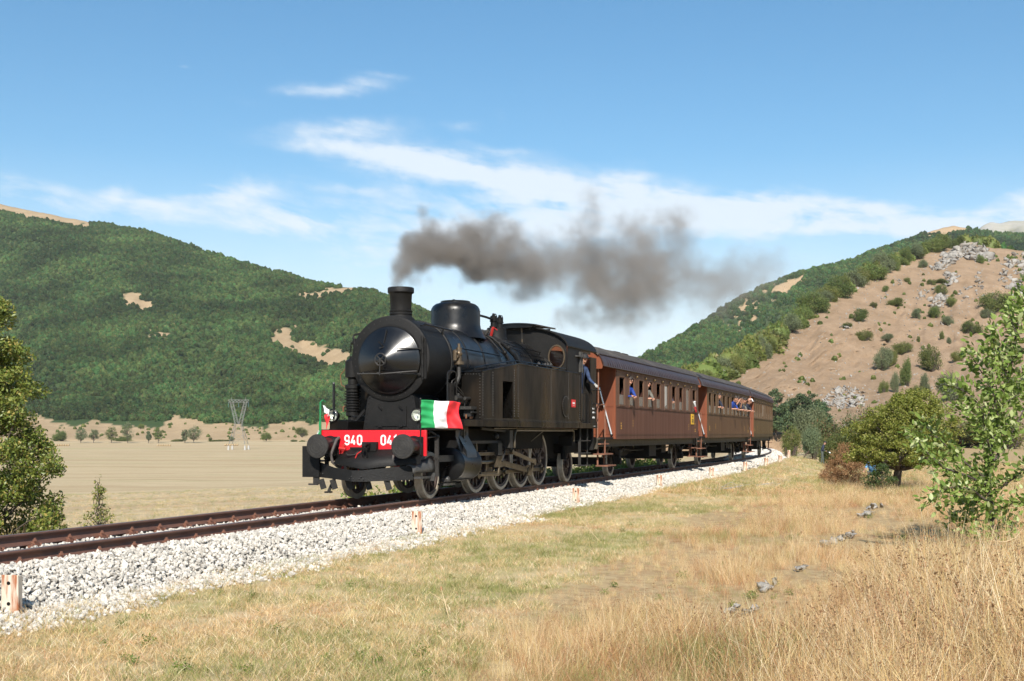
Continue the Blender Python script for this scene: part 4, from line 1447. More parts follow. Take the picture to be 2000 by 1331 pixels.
out = [(1.36, 1.55), (1.36, 3.33)] + [(p[0] * .965, p[1] - .025) for p in roof_pts[1:-1]] + [(-1.36, 3.33), (-1.36, 1.55)]
fw = wall_with_holes('cab_front', 8.5, 8.53, out, [oval(SPY, SPZ, SRX, SRZ), oval(-SPY, SPZ, SRX, SRZ)], M_SMOKE, LO)
for sg in (-1, 1):
    mb = MB()
    pts = [(8.49, sg * SPY + (SRX + .005) * math.cos(2 * math.pi * i / 28), SPZ + (SRZ + .005) * math.sin(2 * math.pi * i / 28)) for i in range(29)]
    mb.tube(pts, .022, 6, cap=False)
    sp = mb.build('spectacle_frame', M_BRASS if sg < 0 else M_SMOKE, fw)
    mb = MB(); mb.lathe([(1, 0), (0, .001)], (0, 0, 0), (1, 0, 0), 24)
    mb.v = [(8.515 + p[0], sg * SPY + p[1] * (SRX - .012), SPZ + p[2] * (SRZ - .012)) for p in mb.v]
    mb.build('spectacle_glass', M_GLASS, fw)
# fittings in front of the cab: pressure pipes, turret valves
mb = MB()
for i in range(5):
    u = 7.75 + i * .14; y = -.82 - i * .03
    mb.tube([(u, y, 2.84), (u + .05, y - .05, 3.0), (u + .16, y + .05, 3.06), (8.5, y + .2, 3.05 + .02 * i)], .022, 6)
    mb.ball((u + .03, y - .06, 2.95), .05, 8, 6)
mb.tube([(8.46, -.20, 3.86), (8.46, -.22, 3.4), (8.3, -.3, 3.2)], .022, 6)
mb.tube([(8.46, -.22, 3.38), (8.46, -.45, 3.38), (8.46, -.47, 3.15), (8.4, -.3, 3.1)], .016, 6)
mb.build('turret_valve', M_GREY, LO)
mb = MB(); mb.cyl((8.455, -.20, 3.80), (8.455, -.20, 3.90), .022, n=8); mb.cyl((8.455, -.21, 3.55), (8.455, -.21, 3.62), .02, n=8)
mb.build('whistle', M_BRASS, LO)
# sides with window, door opening; rear panel
def cab_side(sg):
    y0, y1 = sorted((sg * 1.40, sg * 1.375))
    hole = [(8.72, 2.90), (9.30, 2.90), (9.30, 3.30), (8.72, 3.30)]
    outl = [(8.5, 2.775), (9.60, 2.775), (9.60, 3.36), (9.60, 3.40), (8.5, 3.40)]
    c = wall_with_holes('cab_side', y0, y1, outl, [hole] if sg > 0 else [], M_SMOKE, LO, 'y')
    mb = MB()
    mb.bx(10.48, 11.05, y0, y1, 1.535, 3.27)
    mb.bx(9.55, 10.48, y0, y1, 3.33, 3.40)
    mb.bx(9.60, 9.66, y0, y1, 1.535, 3.33)
    mb.bx(10.48, 11.05, *sorted((sg * 1.375, sg * 1.20)), 3.25, 3.27)
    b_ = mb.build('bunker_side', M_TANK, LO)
    mb = MB()
    e = sg * 1.40
    mb.tube([(9.68, e, 1.56), (9.68, e + sg * .05, 1.7), (9.68, e + sg * .05, 2.9), (9.68, e, 3.0)], .014, 6)
    mb.tube([(10.44, e, 1.56), (10.44, e + sg * .05, 1.7), (10.44, e + sg * .05, 2.3), (10.44, e, 2.4)], .014, 6)
    mb.tube([(10.6, e, 2.42), (10.62, e + sg * .06, 2.42), (11.3, e + sg * .06, 2.42)], .014, 6)
    mb.tube([(10.6, e, 2.05), (10.62, e + sg * .06, 2.05), (11.25, e + sg * .06, 2.05)], .012, 6)
    mb.build('grab_rail', M_SMOKE, b_)
    # low door across the opening
    mb = MB(); mb.bx(9.70, 10.44, *sorted((sg * 1.30, sg * 1.325)), 1.56, 2.30)
    mb.build('cab_door', M_BLACK, LO)
    # protruding wind shield glass in a metal frame
    mb = MB()
    for (ua, ub) in ((9.42, 9.45), (9.60, 9.63)): mb.bx(ua, ub, *sorted((e, e + sg * .05)), 2.82, 3.34)
    mb.bx(9.45, 9.60, *sorted((e + sg * .01, e + sg * .03)), 2.84, 3.32); mb.bx(9.1, 9.66, *sorted((e, e + sg * .07)), 3.20, 3.235)
    mb.build('wind_shield', M_STEELG, LO)
    # steps down to the ballast
    mb = MB()
    x0, x1 = 9.78, 10.42
    for u in (x0, x1): mb.bx(u, u + .03, *sorted((sg * 1.30, sg * 1.34)), .42, 1.40)
    for z in (.42, .74, 1.06): mb.bx(x0, x1 + .03, *sorted((sg * 1.16, sg * 1.42)), z, z + .025)
    mb.bx(x0 - .02, x0 + .12, *sorted((sg * 1.28, sg * 1.30)), .40, 1.1)
    mb.build('step_ladder', M_GREY, LO)
    return b_


bn = cab_side(-1); cab_side(1)
mb = MB()
mb.bx(11.02, 11.05, -1.375, 1.375, 1.535, 3.0); mb.bx(10.48, 10.50, -1.375, 1.375, 1.535, 2.6); mb.bx(8.53, 11.02, -1.37, 1.37, 1.535, 1.56)
mb.bx(10.5, 11.02, -1.37, 1.37, 2.55, 2.6)
mb.bx(8.53, 8.75, -.7, .7, 1.56, 3.0)
mb.build('cab_floor_and_bunker', M_DARKIN, LO)
# illegible small white data lines painted on the bunker
mb = MB()
rgx = random.Random(3)
for z, n in ((1.90, 6), (1.80, 7), (1.665, 6)):
    x = 10.66
    for k in range(n):
        wd = rgx.uniform(.018, .034); h_ = rgx.uniform(.03, .05)
        mb.bx(x, x + wd, -1.4025, -1.40, z, z + h_); x += wd + .012
mb.bx(10.68, 10.84, -1.4325, -1.43, 1.45, 1.462)
mb.build('painted_data_lines', M_WHITE, LO)

# ---- buffer beam with number
mb = MB()
mb.bx(.50, .56, -1.12, 1.08, .84, 1.32)
beam = mb.build('buffer_beam', M_RED, LO, bevel=.004)
mb = MB()
for i in range(24):
    y = -1.06 + i * 2.08 / 23
    mb.rivet((.50, y, 1.285), (-1, 0, 0), .013)
for z in (1.15, 1.02, .92, .87): mb.rivet((.50, -1.06, z), (-1, 0, 0), .013)
for y in (-.06, .06): mb.rivet((.50, y, 1.18), (-1, 0, 0), .013)
for z in (.9, .98, 1.06, 1.14): mb.rivet((.50, .72, z), (-1, 0, 0), .012)
mb.build('rivet', M_RED, beam, kind='stuff')


def stroke(mb, pts, w, x, th=.006):
    """flat ribbon numeral stroke on the beam's face; pts in (across, up)"""
    pts = [Vector((p[0], p[1], 0)) for p in pts]; n = len(pts)
    L, Rr = [], []
    closed = (pts[0] - pts[-1]).length < 1e-6
    for i, p in enumerate(pts):
        a = pts[i - 1] if i else (pts[-2] if closed else p); b_ = pts[i + 1] if i < n - 1 else (pts[1] if closed else p)
        d1 = (p - a); d2 = (b_ - p)
        d1 = d1.normalized() if d1.length > 1e-9 else d2.normalized(); d2 = d2.normalized() if d2.length > 1e-9 else d1
        t = (d1 + d2).normalized(); nn = Vector((-t.y, t.x, 0)); k = 1 / max(.5, nn.dot(Vector((-d1.y, d1.x, 0))))
        L.append(p + nn * w / 2 * k); Rr.append(p - nn * w / 2 * k)
    vs = [(x, q.x, q.y) for q in L] + [(x, q.x, q.y) for q in Rr]
    vs += [(x - th, v[1], v[2]) for v in vs]
    m = 2 * n; fs = []
    for i in range(n - 1):
        fs += [(m + i, m + i + 1, m + n + i + 1, m + n + i), (i, i + 1, m + i + 1, m + i), (n + i, n + i + 1, m + n + i + 1, m + n + i)]
    fs += [(0, n, m + n, m), (n - 1, 2 * n - 1, m + 2 * n - 1, m + n - 1)]
    mb.add(vs, fs)


def digit(mb, ch, y, z, w, h, t, x):
    """condensed numerals; y runs across the beam from left to right as seen from the front (left = +y)"""
    def rr(cx, cz, rw, rh, a0, a1, n=10): return [(cx + rw * math.cos(R(a0 + (a1 - a0) * i / n)), cz + rh * math.sin(R(a0 + (a1 - a0) * i / n))) for i in range(n + 1)]
    W, H = w - t, h - t
    X = lambda pts: [(y - (p[0] + t / 2), z + p[1] + t / 2) for p in pts]
    r = W / 2
    if ch == '0':
        p = rr(r, H - r, r, r, 0, 180) + rr(r, r, r, r, 180, 360); p.append(p[0]); stroke(mb, X(p), t, x)
    elif ch == '1':
        stroke(mb, X([(.0 * W, H * .78), (W * .45, H), (W * .45, 0)]), t, x)
    elif ch == '4':
        stroke(mb, X([(W * .62, H), (0, H * .24), (W, H * .24)]), t, x); stroke(mb, X([(W * .72, H * .50), (W * .72, 0)]), t, x)
    elif ch == '9':
        p = rr(r, H - r, r, r, 0, 180) + rr(r, H - r * 1.55, r, r, 180, 360); p.append(p[0]); stroke(mb, X(p), t, x)
        stroke(mb, X([(W, H - r)] + rr(r, r, r, r, 0, -165)), t, x)


mb = MB()
DW, DH, DT = .112, .20, .030
for i, ch in enumerate('940'): digit(mb, ch, .565 - i * .132, 1.035, DW, DH, DT, .499)
for i, ch in enumerate('041'): digit(mb, ch, -.195 - i * .132, 1.035, DW, DH, DT, .499)
mb.build('running_number', M_WHITE, beam, smooth=20)

# ---- buffers
for sg in (-1, 1):
    y = sg * .875
    mb = MB()
    mb.lathe([(.0, -.012), (.11, -.006), (.218, 0.0), (.228, .012), (.228, .03), (.21, .045), (.10, .06), (.085, .10), (.085, .24)], (0, y, 1.02), (1, 0, 0), 40)
    for r in (.06, .12, .17): mb.lathe([(r, -.0122 + r * .05), (r + .006, -.0142 + r * .05), (r + .012, -.0118 + r * .05)], (0, y, 1.02), (1, 0, 0), 32, caps=False)
    bh = mb.build('buffer', M_GREY, LO, smooth=40)
    mb = MB()
    mb.lathe([(.11, .17), (.135, .18), (.145, .30), (.16, .44), (.19, .47), (.20, .498)], (0, y, 1.02), (1, 0, 0), 28)
    mb.bx(.475, .499, y - .20, y + .20, .84, 1.20)
    mb.build('buffer_housing', M_BLACK, bh)
# ---- draw hook and screw coupling
mb = MB()
mb.bx(.40, .499, -.15, .15, .93, 1.10)
mb.bx(.30, .42, -.035, .035, .98, 1.07)
mb.tube([(.34, 0, 1.05), (.24, 0, 1.06), (.18, 0, 1.02), (.19, 0, .97), (.25, 0, .965)], [.04, .04, .035, .03, .02], 8)
hk = mb.build('draw_hook', M_SMOKE, LO)
mb = MB()
mb.tube([(.20, .03, 1.0), (.22, .05, .88), (.26, .03, .80)], .018, 6); mb.tube([(.20, -.03, 1.0), (.22, -.05, .88), (.26, -.03, .80)], .018, 6)
mb.cyl((.26, 0, .82), (.27, 0, .66), .02, n=7); mb.bar((.27, .08, .68), (.27, -.08, .66), .03, .03)
mb.tube([(.30, .17, .92), (.26, .22, .86), (.22, .34, .85), (.22, .38, .88)], .016, 6)
mb.build('screw_coupling', M_SMOKE, hk)
mb = MB(); mb.tube([(.24, .12, .74), (.22, .13, .6), (.2, .1, .5)], .012, 5); mb.ball((.2, .1, .49), .022, 6, 4)
mb.tube([(.26, .05, .95), (.24, .16, .88), (.24, .20, .80)], .014, 5)
mb.build('safety_chain', M_REDP, hk)
# ---- brake hoses
for sg, c in ((1, 0), (-1, 1)):
    y = .62 if sg > 0 else -.50
    mb = MB()
    if sg > 0: mb.tube([(.46, y + .04, 1.18), (.36, y + .04, 1.14), (.28, y + .05, 1.02), (.25, y + .10, .86), (.27, y + .08, .72), (.32, y + .0, .64), (.36, y - .07, .61)], .028, 8)
    else: mb.tube([(.46, y, .86), (.36, y - .02, .84), (.30, y - .06, .76), (.32, y - .10, .68)], .026, 8)
    ho = mb.build('brake_hose', M_RUBBER, LO)
    mb = MB()
    if sg > 0: mb.cyl((.36, y - .07, .61), (.37, y - .10, .60), .04, n=8); mb.bar((.45, y - .06, 1.06), (.45, y - .06, .92), .05, .06); mb.cyl((.43, y - .12, .96), (.43, y + .02, .98), .03, n=8); mb.bar((.44, y - .04, .90), (.44, y - .08, .80), .03, .04)
    else: mb.bar((.33, y - .10, .70), (.34, y - .12, .60), .05, .06); mb.cyl((.33, y - .07, .66), (.33, y - .16, .64), .025, n=7); mb.tube([(.46, y + .06, .9), (.42, y + .02, .82)], .018, 6)
    mb.build('hose_cock', M_REDP, ho)
# ---- front apron plates and snow plough
mb = MB()
mb.add([(.46, .36, .99), (.46, -.14, .96), (.46, -.50, .97), (.16, -.50, .66), (.0, -.08, .60), (.16, .62, .70), (.44, .66, .86), (.46, .60, .90)], [(0, 1, 4, 5), (1, 2, 3, 4), (0, 5, 6, 7)])
mb.bx(.44, .47, .16, .42, .86, 1.0)
mb.add([(.46, -.50, .97), (.16, -.50, .66), (.40, -1.05, .70), (.48, -1.05, .84)], [(0, 1, 2, 3)])
ap = mb.build('front_apron', M_SMOKE, LO, smooth=20)
sm = ap.modifiers.new('thick', 'SOLIDIFY'); sm.thickness = .012
mb = MB(); mb.cyl((.428, .22, .885), (.438, .22, .885), .055, n=20)
mb.v = [(p[0], .22 + (p[1] - .22), .885 + (p[2] - .885) * .62) for p in mb.v]
mb.build('maker_plate', M_BRASS, ap)
mb = MB()


def plough_section(mb, pts, th=.035):
    """pts: rows of (x, y, z low, z high, lean)"""
    vs = []; n = len(pts)
    for (x, y, zl, zh, ln) in pts: vs += [(x, y, zl), (x + ln, y, zh), (x + th, y, zl), (x + ln + th, y, zh)]
    fs = []
    for i in range(n - 1):
        a, b_ = 4 * i, 4 * (i + 1)
        fs += [(a, b_, b_ + 1, a + 1), (a + 2, a + 3, b_ + 3, b_ + 2), (a + 1, b_ + 1, b_ + 3, a + 3), (a, a + 2, b_ + 2, b_)]
    fs += [(0, 1, 3, 2), (4 * n - 4, 4 * n - 2, 4 * n - 1, 4 * n - 3)]
    mb.add(vs, fs)


plough_section(mb, [(.62, 1.30, .42, .70, .03), (.36, 1.05, .43, .72, .02), (.12, .60, .41, .62, .02), (-.12, .10, .375, .58, .02), (-.10, -.10, .375, .58, .02), (.10, -.55, .39, .63, .02), (.36, -.92, .40, .68, .02)])
pl_ = mb.build('snow_plough', M_SMOKE, LO, smooth=30)
mb = MB()
vs = []; fs = []
for i in range(7):
    t = i / 6
    for k in range(9):
        a = R(-20 + k * 20)
        vs.append((.30 + .58 * t, -.86 - .14 * t - .13 * math.cos(a) * (.7 + .4 * t), .56 + (.12 + .07 * t) * math.sin(a) + .05 * t))
for i in range(6):
    for k in range(8): fs.append((i * 9 + k, i * 9 + k + 1, (i + 1) * 9 + k + 1, (i + 1) * 9 + k))
mb.add(vs, fs)
w_ = mb.build('plough_wing', M_STEELG, LO, smooth=60); so = w_.modifiers.new('thick', 'SOLIDIFY'); so.thickness = .014
mb = MB()
mb.prism([(-.98, .37), (-1.13, .37), (-1.15, .50), (-1.06, .56), (-.98, .50)], 'x', .86, .90)
mb.bx(.40, .86, -1.06, -.92, .42, .46)
mb.build('plough_bracket', M_STEELG, LO)
mb = MB()
mb.bx(.30, .34, 1.0, 1.36, .43, 1.02); mb.bx(.34, .9, 1.30, 1.34, .43, 1.0); mb.bx(.34, .7, .98, 1.3, .72, .75)
mb.build('plough_side_plate', M_SMOKE, LO)
mb = MB()
for y in (.86, .30, -.10, -.50, .62): mb.bar((.12, y, .40), (.16, y - .04, .22), .02, .11)
mb.bar((.5, .78, .40), (.42, .86, .16), .05, .05); mb.bx(.36, .50, .82, .92, .13, .16)
mb.bx(.32, .36, 1.02, 1.14, .30, .44); mb.bx(.28, .32, 1.02, 1.22, .28, .31)
mb.build('guard_iron', M_GREY, LO)
mb = MB()
for (y, z) in ((.10, .47), (.14, .43), (.06, .43), (-.10, .47), (-.14, .43), (-.06, .43), (.90, .50)): mb.rivet((-.118 if abs(y) < .5 else .26, y, z), (-1, 0, 0), .012)
mb.build('bolt', M_STEELG, pl_, kind='stuff')
# ---- front steps, vertical bars on each side behind the beam
for sg in (-1, 1):
    mb = MB()
    y = sg * 1.16
    mb.tube([(.72, sg * .98, 1.25), (.82, y - sg * .06, 1.29), (.9, y, 1.22), (.9, y, 1.1)], .022, 6)
    mb.bx(.88, .93, *sorted((y - sg * .03, y + sg * .04)), .45, 1.2)
    mb.bx(.88, .96, *sorted((y - sg * .05, y + sg * .06)), .76, .80)
    mb.tube([(.60, sg * 1.06, 1.17), (.9, y, 1.20)], .013, 5); mb.ball((.9, y + sg * .03, 1.20), .035, 7, 5)
    mb.bx(.93, 1.75, *sorted((sg * 1.12, sg * 1.17)), .72, .84)
    mb.build('step_bar', M_GREY, LO)
# ---- headlamps on their brackets
for sg in (-1, 1):
    y = .955 if sg > 0 else -.83
    mb = MB()
    mb.lathe([(.0, .19), (.055, .185), (.09, .16), (.112, .10), (.118, .03), (.124, .028), (.126, .0), (.112, -.008), (.104, .0)], (.72, y, 1.60), (1, 0, 0), 28, caps=False)
    mb.cyl((.80, y, 1.50), (.80, y, 1.33), .028, n=8); mb.bx(.74, .87, y - .07, y + .07, 1.335, 1.35)
    hl = mb.build('headlamp', M_BLACK, LO, smooth=45)
    mb = MB(); mb.lathe([(.104, .0), (.095, .05), (.06, .085), (.0, .10)], (.72, y, 1.60), (1, 0, 0), 24, caps=False); mb.ball((.76, y, 1.60), .022, 8, 6)
    mb.build('reflector', M_LAMPM, hl, smooth=60)
    mb = MB(); mb.lathe([(.106, .004), (.08, -.012), (.04, -.02), (.0, -.022)], (.72, y, 1.60), (1, 0, 0), 24, caps=False)
    mb.build('lens', M_GLASS, hl, smooth=60)
mb = MB(); mb.cyl((.80, .955, 1.33), (.80, .955, 2.22), .026, n=10); mb.ball((.80, .955, 2.22), .03, 8, 5)
mb.build('lamp_post', M_BLACK, LO)

# ---- cylinders
for sg in (-1, 1):
    y0, y1 = sg * .70, sg * 1.40
    mb = MB()
    mb.lathe([(.0, 1.72), (.20, 1.72), (.30, 1.75), (.325, 1.77), (.325, 1.80), (.315, 1.81), (.315, 2.58), (.33, 2.60), (.33, 2.66), (.12, 2.68), (.08, 2.80)], (0, sg * 1.06, .66), (1, 0, 0), 40)
    mb.prism([(sg * .60, .60), (sg * 1.36, .70), (sg * 1.33, .92), (sg * 1.16, 1.20), (sg * 1.16, 1.40), (sg * .60, 1.40)], 'x', 1.98, 2.50)
    mb.prism([(sg * .60, .50), (sg * 1.30, .80), (sg * 1.16, 1.20), (sg * 1.16, 1.38), (sg * .60, 1.38)], 'x', 1.84, 1.98)
    cy = mb.build('cylinder', M_BLACK, LO, smooth=40)
    mb = MB()
    for z in (1.24, 1.28): mb.rivet((2.12, sg * 1.162, z), (0, sg, 0), .03); mb.rivet((2.36, sg * 1.162, z), (0, sg, 0), .03)
    mb.bx(2.2, 2.24, *sorted((sg * 1.16, sg * 1.19)), 1.1, 1.34); mb.cyl((2.22, sg * 1.19, 1.05), (2.22, sg * 1.21, 1.12), .03, n=6)
    mb.tube([(1.9, sg * 1.0, .36), (2.3, sg * 1.05, .33), (2.75, sg * 1.0, .34)], .025, 6)
    mb.cyl((1.62, sg * 1.0, .36), (1.95, sg * 1.0, .36), .05, n=9); mb.ball((1.72, sg * 1.02, .36), .075, 9, 6); mb.bx(1.55, 1.95, *sorted((sg * .9, sg * 1.1)), .25, .29)
    mb.build('drain_cock', M_STEELG, cy)


# ---- wheels
def wheel_meshes(r, spokes, hub, bal):
    mb = MB()
    rr_ = r - .075
    mb.lathe([(rr_ - .055, -.05), (rr_, -.055), (rr_, .055), (rr_ - .055, .05), (rr_ - .055, -.05)], (0, 0, 0), (0, 1, 0), 40)
    mb.lathe([(hub * .5, -.085), (hub, -.08), (hub, .08), (hub * .5, .085)], (0, 0, 0), (0, 1, 0), 20)
    mb.cyl((0, -.10, 0), (0, .10, 0), hub * .5, n=14)
    for i in range(spokes):
        t = 2 * math.pi * i / spokes
        p = (hub * .8 * math.cos(t), 0, hub * .8 * math.sin(t)); q = ((rr_ - .03) * math.cos(t), 0, (rr_ - .03) * math.sin(t))
        mb.bar(p, q, .052, .045, up=(0, 1, 0))
    if bal:
        n = 14; a0, a1 = R(35), R(145)
        o = [((rr_ - .03) * math.cos(a0 + (a1 - a0) * i / n), (rr_ - .03) * math.sin(a0 + (a1 - a0) * i / n)) for i in range(n + 1)]
        mb.prism(o, 'y', -.045, .045)
    wm = mb.mesh('wheel', M_WHEEL, 35)
    mb = MB()
    mb.lathe([(rr_, -.068), (r - .012, -.068), (r - .004, -.055), (r, .03), (r + .005, .045), (r + .028, .055), (r + .026, .072), (rr_, .072), (rr_, -.068)], (0, 0, 0), (0, 1, 0), 56)
    tm = mb.mesh('tyre', M_TYRE, 35)
    return wm, tm


WD = wheel_meshes(.655, 14, .125, True)
WC = wheel_meshes(.455, 10, .10, False)


def put_wheel(name, W, u, r, sg, rot, parent):
    o = link(name, W[0], parent); o.location = (u, sg * .785, r)
    o.rotation_euler = (0, rot, 0 if sg < 0 else math.pi)
    t = link('tyre', W[1], o)
    return o


DRV = [3.72, 5.22, 6.55, 7.86]
CRANK = R(246)                                     # near-side crank angle, anticlockwise from the rear
for i, u in enumerate(DRV):
    for sg in (-1, 1):
        put_wheel('driving_wheel', WD, u, .655, sg, R(24) if i != 2 else R(24), LO)
for u in (1.33, 10.2):
    for sg in (-1, 1): put_wheel('carrying_wheel', WC, u, .455, sg, R(10), LO)
mb = MB()
for u in DRV: mb.cyl((u, -.72, .655), (u, .72, .655), .085, n=10)
for u in (1.33, 10.2): mb.cyl((u, -.72, .455), (u, .72, .455), .07, n=10)
mb.build('axle', M_DARKIN, LO)


def boss(mb, u, y, z, r, th=.07): mb.cyl((u, y - th / 2, z), (u, y + th / 2, z), r, n=18)


for sg in (-1, 1):
    ca, sa = math.cos(CRANK), math.sin(CRANK)
    if sg > 0: ca, sa = sa, -ca
    cr = .285
    pin = [(u - cr * .47, .655 - cr * .88) if sg < 0 else (u + cr * .88, .655 - cr * .47) for u in DRV]
    # coupling rods
    mb = MB()
    y = sg * .935
    for (a, b_) in zip(pin[:-1], pin[1:]): mb.bar((a[0], y, a[1]), (b_[0], y, b_[1]), .035, .085)
    for p in pin: boss(mb, p[0], y, p[1], .095, .075); boss(mb, p[0], y + sg * .03, p[1], .045, .12)
    for k in (0, 1): mb.cyl(((pin[1][0] + pin[0][0]) / 2 + .45, y - .045, pin[1][1]), ((pin[1][0] + pin[0][0]) / 2 + .45, y + .045, pin[1][1]), .06, n=10)
    mb.build('coupling_rod', M_ROD, LO, bevel=.006)
    # connecting rod from crosshead to the third driver
    xh = (4.35, .655)
    mb = MB()
    y = sg * 1.08
    p = pin[2]
    d = Vector((p[0] - xh[0], 0, p[1] - xh[1]))
    mb.bar((xh[0], y, xh[1]), (p[0], y, p[1]), .05, .12)
    mb.bar((xh[0] + d.x * .05, y + sg * .026, xh[1] + d.z * .05), (xh[0] + d.x * .93, y + sg * .026, xh[1] + d.z * .93), .006, .06)
    boss(mb, p[0], y, p[1], .13, .09); boss(mb, xh[0], y, xh[1], .09, .09)
    mb.bx(p[0] - .12, p[0] + .14, *sorted((y - .04, y + .04)), p[1] - .11, p[1] + .11)
    mb.build('connecting_rod', M_ROD, LO, bevel=.006)
    mb = MB()
    mb.bx(xh[0] - .22, xh[0] + .18, *sorted((sg * .98, sg * 1.16)), .54, .78); mb.bx(2.7, 5.0, *sorted((sg * 1.0, sg * 1.12)), .80, .87)
    mb.cyl((2.68, sg * 1.06, .66), (4.2, sg * 1.06, .66), .038, n=10)
    mb.bar((xh[0] - .05, sg * 1.15, .55), (xh[0] - .12, sg * 1.15, .36), .03, .06); mb.bar((xh[0] - .12, sg * 1.15, .38), (3.1, sg * 1.12, .40), .03, .05)
    mb.bar((3.12, sg * 1.13, .40), (3.0, sg * 1.13, 1.06), .03, .055)
    mb.build('crosshead', M_ROD, LO, bevel=.005)
    # return crank, eccentric rod, expansion link, valve spindle
    mb = MB()
    rc_ = (p[0] + .02, p[1] + .20)
    mb.bar((p[0], sg * 1.17, p[1]), (rc_[0], sg * 1.17, rc_[1]), .04, .09); boss(mb, rc_[0], sg * 1.20, rc_[1], .075, .09)
    mb.bar((rc_[0], sg * 1.22, rc_[1]), (4.90, sg * 1.22, .86), .035, .085); boss(mb, 4.90, sg * 1.22, .86, .06, .08)
    mb.build('eccentric_rod', M_ROD, LO, bevel=.005)
    mb = MB()
    mb.tube([(4.90, sg * 1.2, .86), (4.82, sg * 1.2, 1.0), (4.82, sg * 1.2, 1.15), (4.88, sg * 1.2, 1.30)], .04, 6)
    mb.bx(4.55, 4.75, *sorted((sg * 1.0, sg * 1.3)), .95, 1.33); mb.bar((4.82, sg * 1.1, 1.08), (2.7, sg * 1.06, 1.08), .035, .06)
    mb.bar((4.9, sg * 1.2, 1.30), (3.1, sg * 1.2, 1.36), .03, .05); mb.tube([(4.60, sg * 1.18, .95), (4.35, sg * 1.2, .66)], .02, 6)
    mb.bx(4.1, 4.35, *sorted((sg * .95, sg * 1.2)), .80, 1.05); mb.ball((4.2, sg * 1.12, 1.2), .07, 8, 6)
    mb.build('valve_gear', M_GREY, LO)
    mb = MB()
    e = sg * 1.30
    mb.tube([(4.85, e, .95), (4.86, e, 1.20), (4.95, e, 1.325), (5.1, e, 1.335), (9.2, e, 1.335), (9.28, e, 1.32), (9.3, e, 1.26), (9.3, e, 1.06)], .024, 7)
    mb.tube([(3.6, e, 1.37), (6.0, e, 1.375), (9.6, e, 1.375)], .012, 5)
    for u in (5.0, 6.9, 8.6): mb.tube([(u, e, 1.33), (u, e, 1.42)], .013, 5)
    mb.tube([(6.9, e, 1.33), (6.55, e - sg * .05, 1.2), (6.25, e - sg * .1, 1.08)], .012, 5)
    mb.build('sand_pipe', M_ROD, LO)
mb = MB()
mb.prism([(8.2, 1.3), (9.8, 1.2), (9.9, .8), (9.5, .62), (8.6, .75)], 'y', -.7, .7)
mb.bx(9.5, 11.1, -.9, .9, .75, 1.0); mb.cyl((9.4, -1.0, 1.0), (9.4, -1.0, .6), .08, n=8); mb.bx(9.3, 9.6, -1.25, -.9, .95, 1.2)
mb.bx(2.9, 8.0, -.9, -.86, .9, 1.36)
mb.build('underframe_gear', M_DARKIN, LO)
for sg in (-1, 1):
    mb = MB()
    mb.lathe([(.0, 11.62), (.22, 11.61), (.228, 11.59), (.20, 11.56), (.085, 11.5), (.085, 11.4), (.14, 11.36), (.18, 11.1)], (0, sg * .875, 1.02), (1, 0, 0), 24)
    mb.build('rear_buffer', M_GREY, LO, smooth=40)
mb = MB(); mb.bx(11.05, 11.12, -1.3, 1.3, .82, 1.40); mb.build('rear_beam', M_SMOKE, LO)
# ================================================================ coaches
def coach_side_mat(name, a, b, c):
    return mat(name, a, b, .48, spec=.18, scale=2.2, stretch=(3.2, 1, .12), rough2=.6, bump=.10, bscale=9, contrast=(.3, .7), c3=c, c3s=1.3, c3r=(.5, .72))


M_SIDE1 = coach_side_mat('brown_coach_side', (.120, .052, .035), (.084, .037, .026), (.14, .068, .045))
M_UPPER1 = coach_side_mat('dusty_upper_panel', (.135, .073, .045), (.10, .053, .034), (.155, .09, .058))
M_SIDE2 = coach_side_mat('olive_brown_side', (.112, .060, .030), (.085, .044, .024), (.13, .076, .038))
M_UPPER2 = coach_side_mat('olive_brown_upper', (.125, .077, .042), (.095, .058, .033), (.14, .09, .05))
M_SIDE3 = coach_side_mat('olive_side', (.098, .064, .027), (.075, .047, .022), (.112, .076, .033))
M_END = mat('red_brown_end_panel', (.22, .062, .024), (.17, .048, .021), .48, scale=2, stretch=(1, 3, .3), bump=.08, c3=(.14, .042, .02), c3s=1.4)
M_COVE = mat('dark_cove_paint', (.055, .030, .027), (.036, .021, .021), .45, spec=.3, scale=2.4, stretch=(5, 1, .25), rough2=.46, c3=(.085, .06, .055), c3s=3)
M_ROOF = mat('grey_roof_canvas', (.070, .058, .048), (.048, .041, .036), .8, scale=3, stretch=(.4, 1, 1), bump=.3, bscale=26, c3=(.10, .085, .07), c3s=1.4)
M_CHASSIS = mat('dusty_chassis', (.075, .060, .038), (.05, .041, .028), .7, scale=4, bump=.3)
M_UNDER = mat('black_running_gear', (.010, .008, .007), (.018, .014, .011), .75, spec=.25, scale=6, bump=.3)
M_STEP = mat('red_brown_step', (.24, .10, .055), (.17, .075, .045), .7, scale=6, bump=.2)
M_PIPE = mat('bright_hand_rail', (.72, .70, .66), (.55, .53, .5), .25, metal=.6, scale=6)
M_PANE = mat('dusty_pane', (.12, .125, .12), (.17, .17, .16), .12, scale=3, rough2=.3, stretch=(1, 1, .4))
M_SEAT = mat('varnished_partition', (.075, .022, .012), (.05, .017, .010), .5, scale=3)
M_YELLOW = mat('yellow_notice', (.80, .46, .02), (.72, .40, .02), .5)
M_INK = mat('black_print', (.015, .015, .015), None, .6)
M_GOLD = mat('yellow_painted_figure', (.62, .34, .05), (.5, .27, .05), .6)
M_CURT = mat('pale_curtain', (.50, .48, .44), (.33, .31, .28), .8, scale=3, stretch=(14, 1, .5))
M_KNOB = mat('tarnished_brass_vent', (.40, .27, .12), (.25, .17, .09), .35, metal=.7)

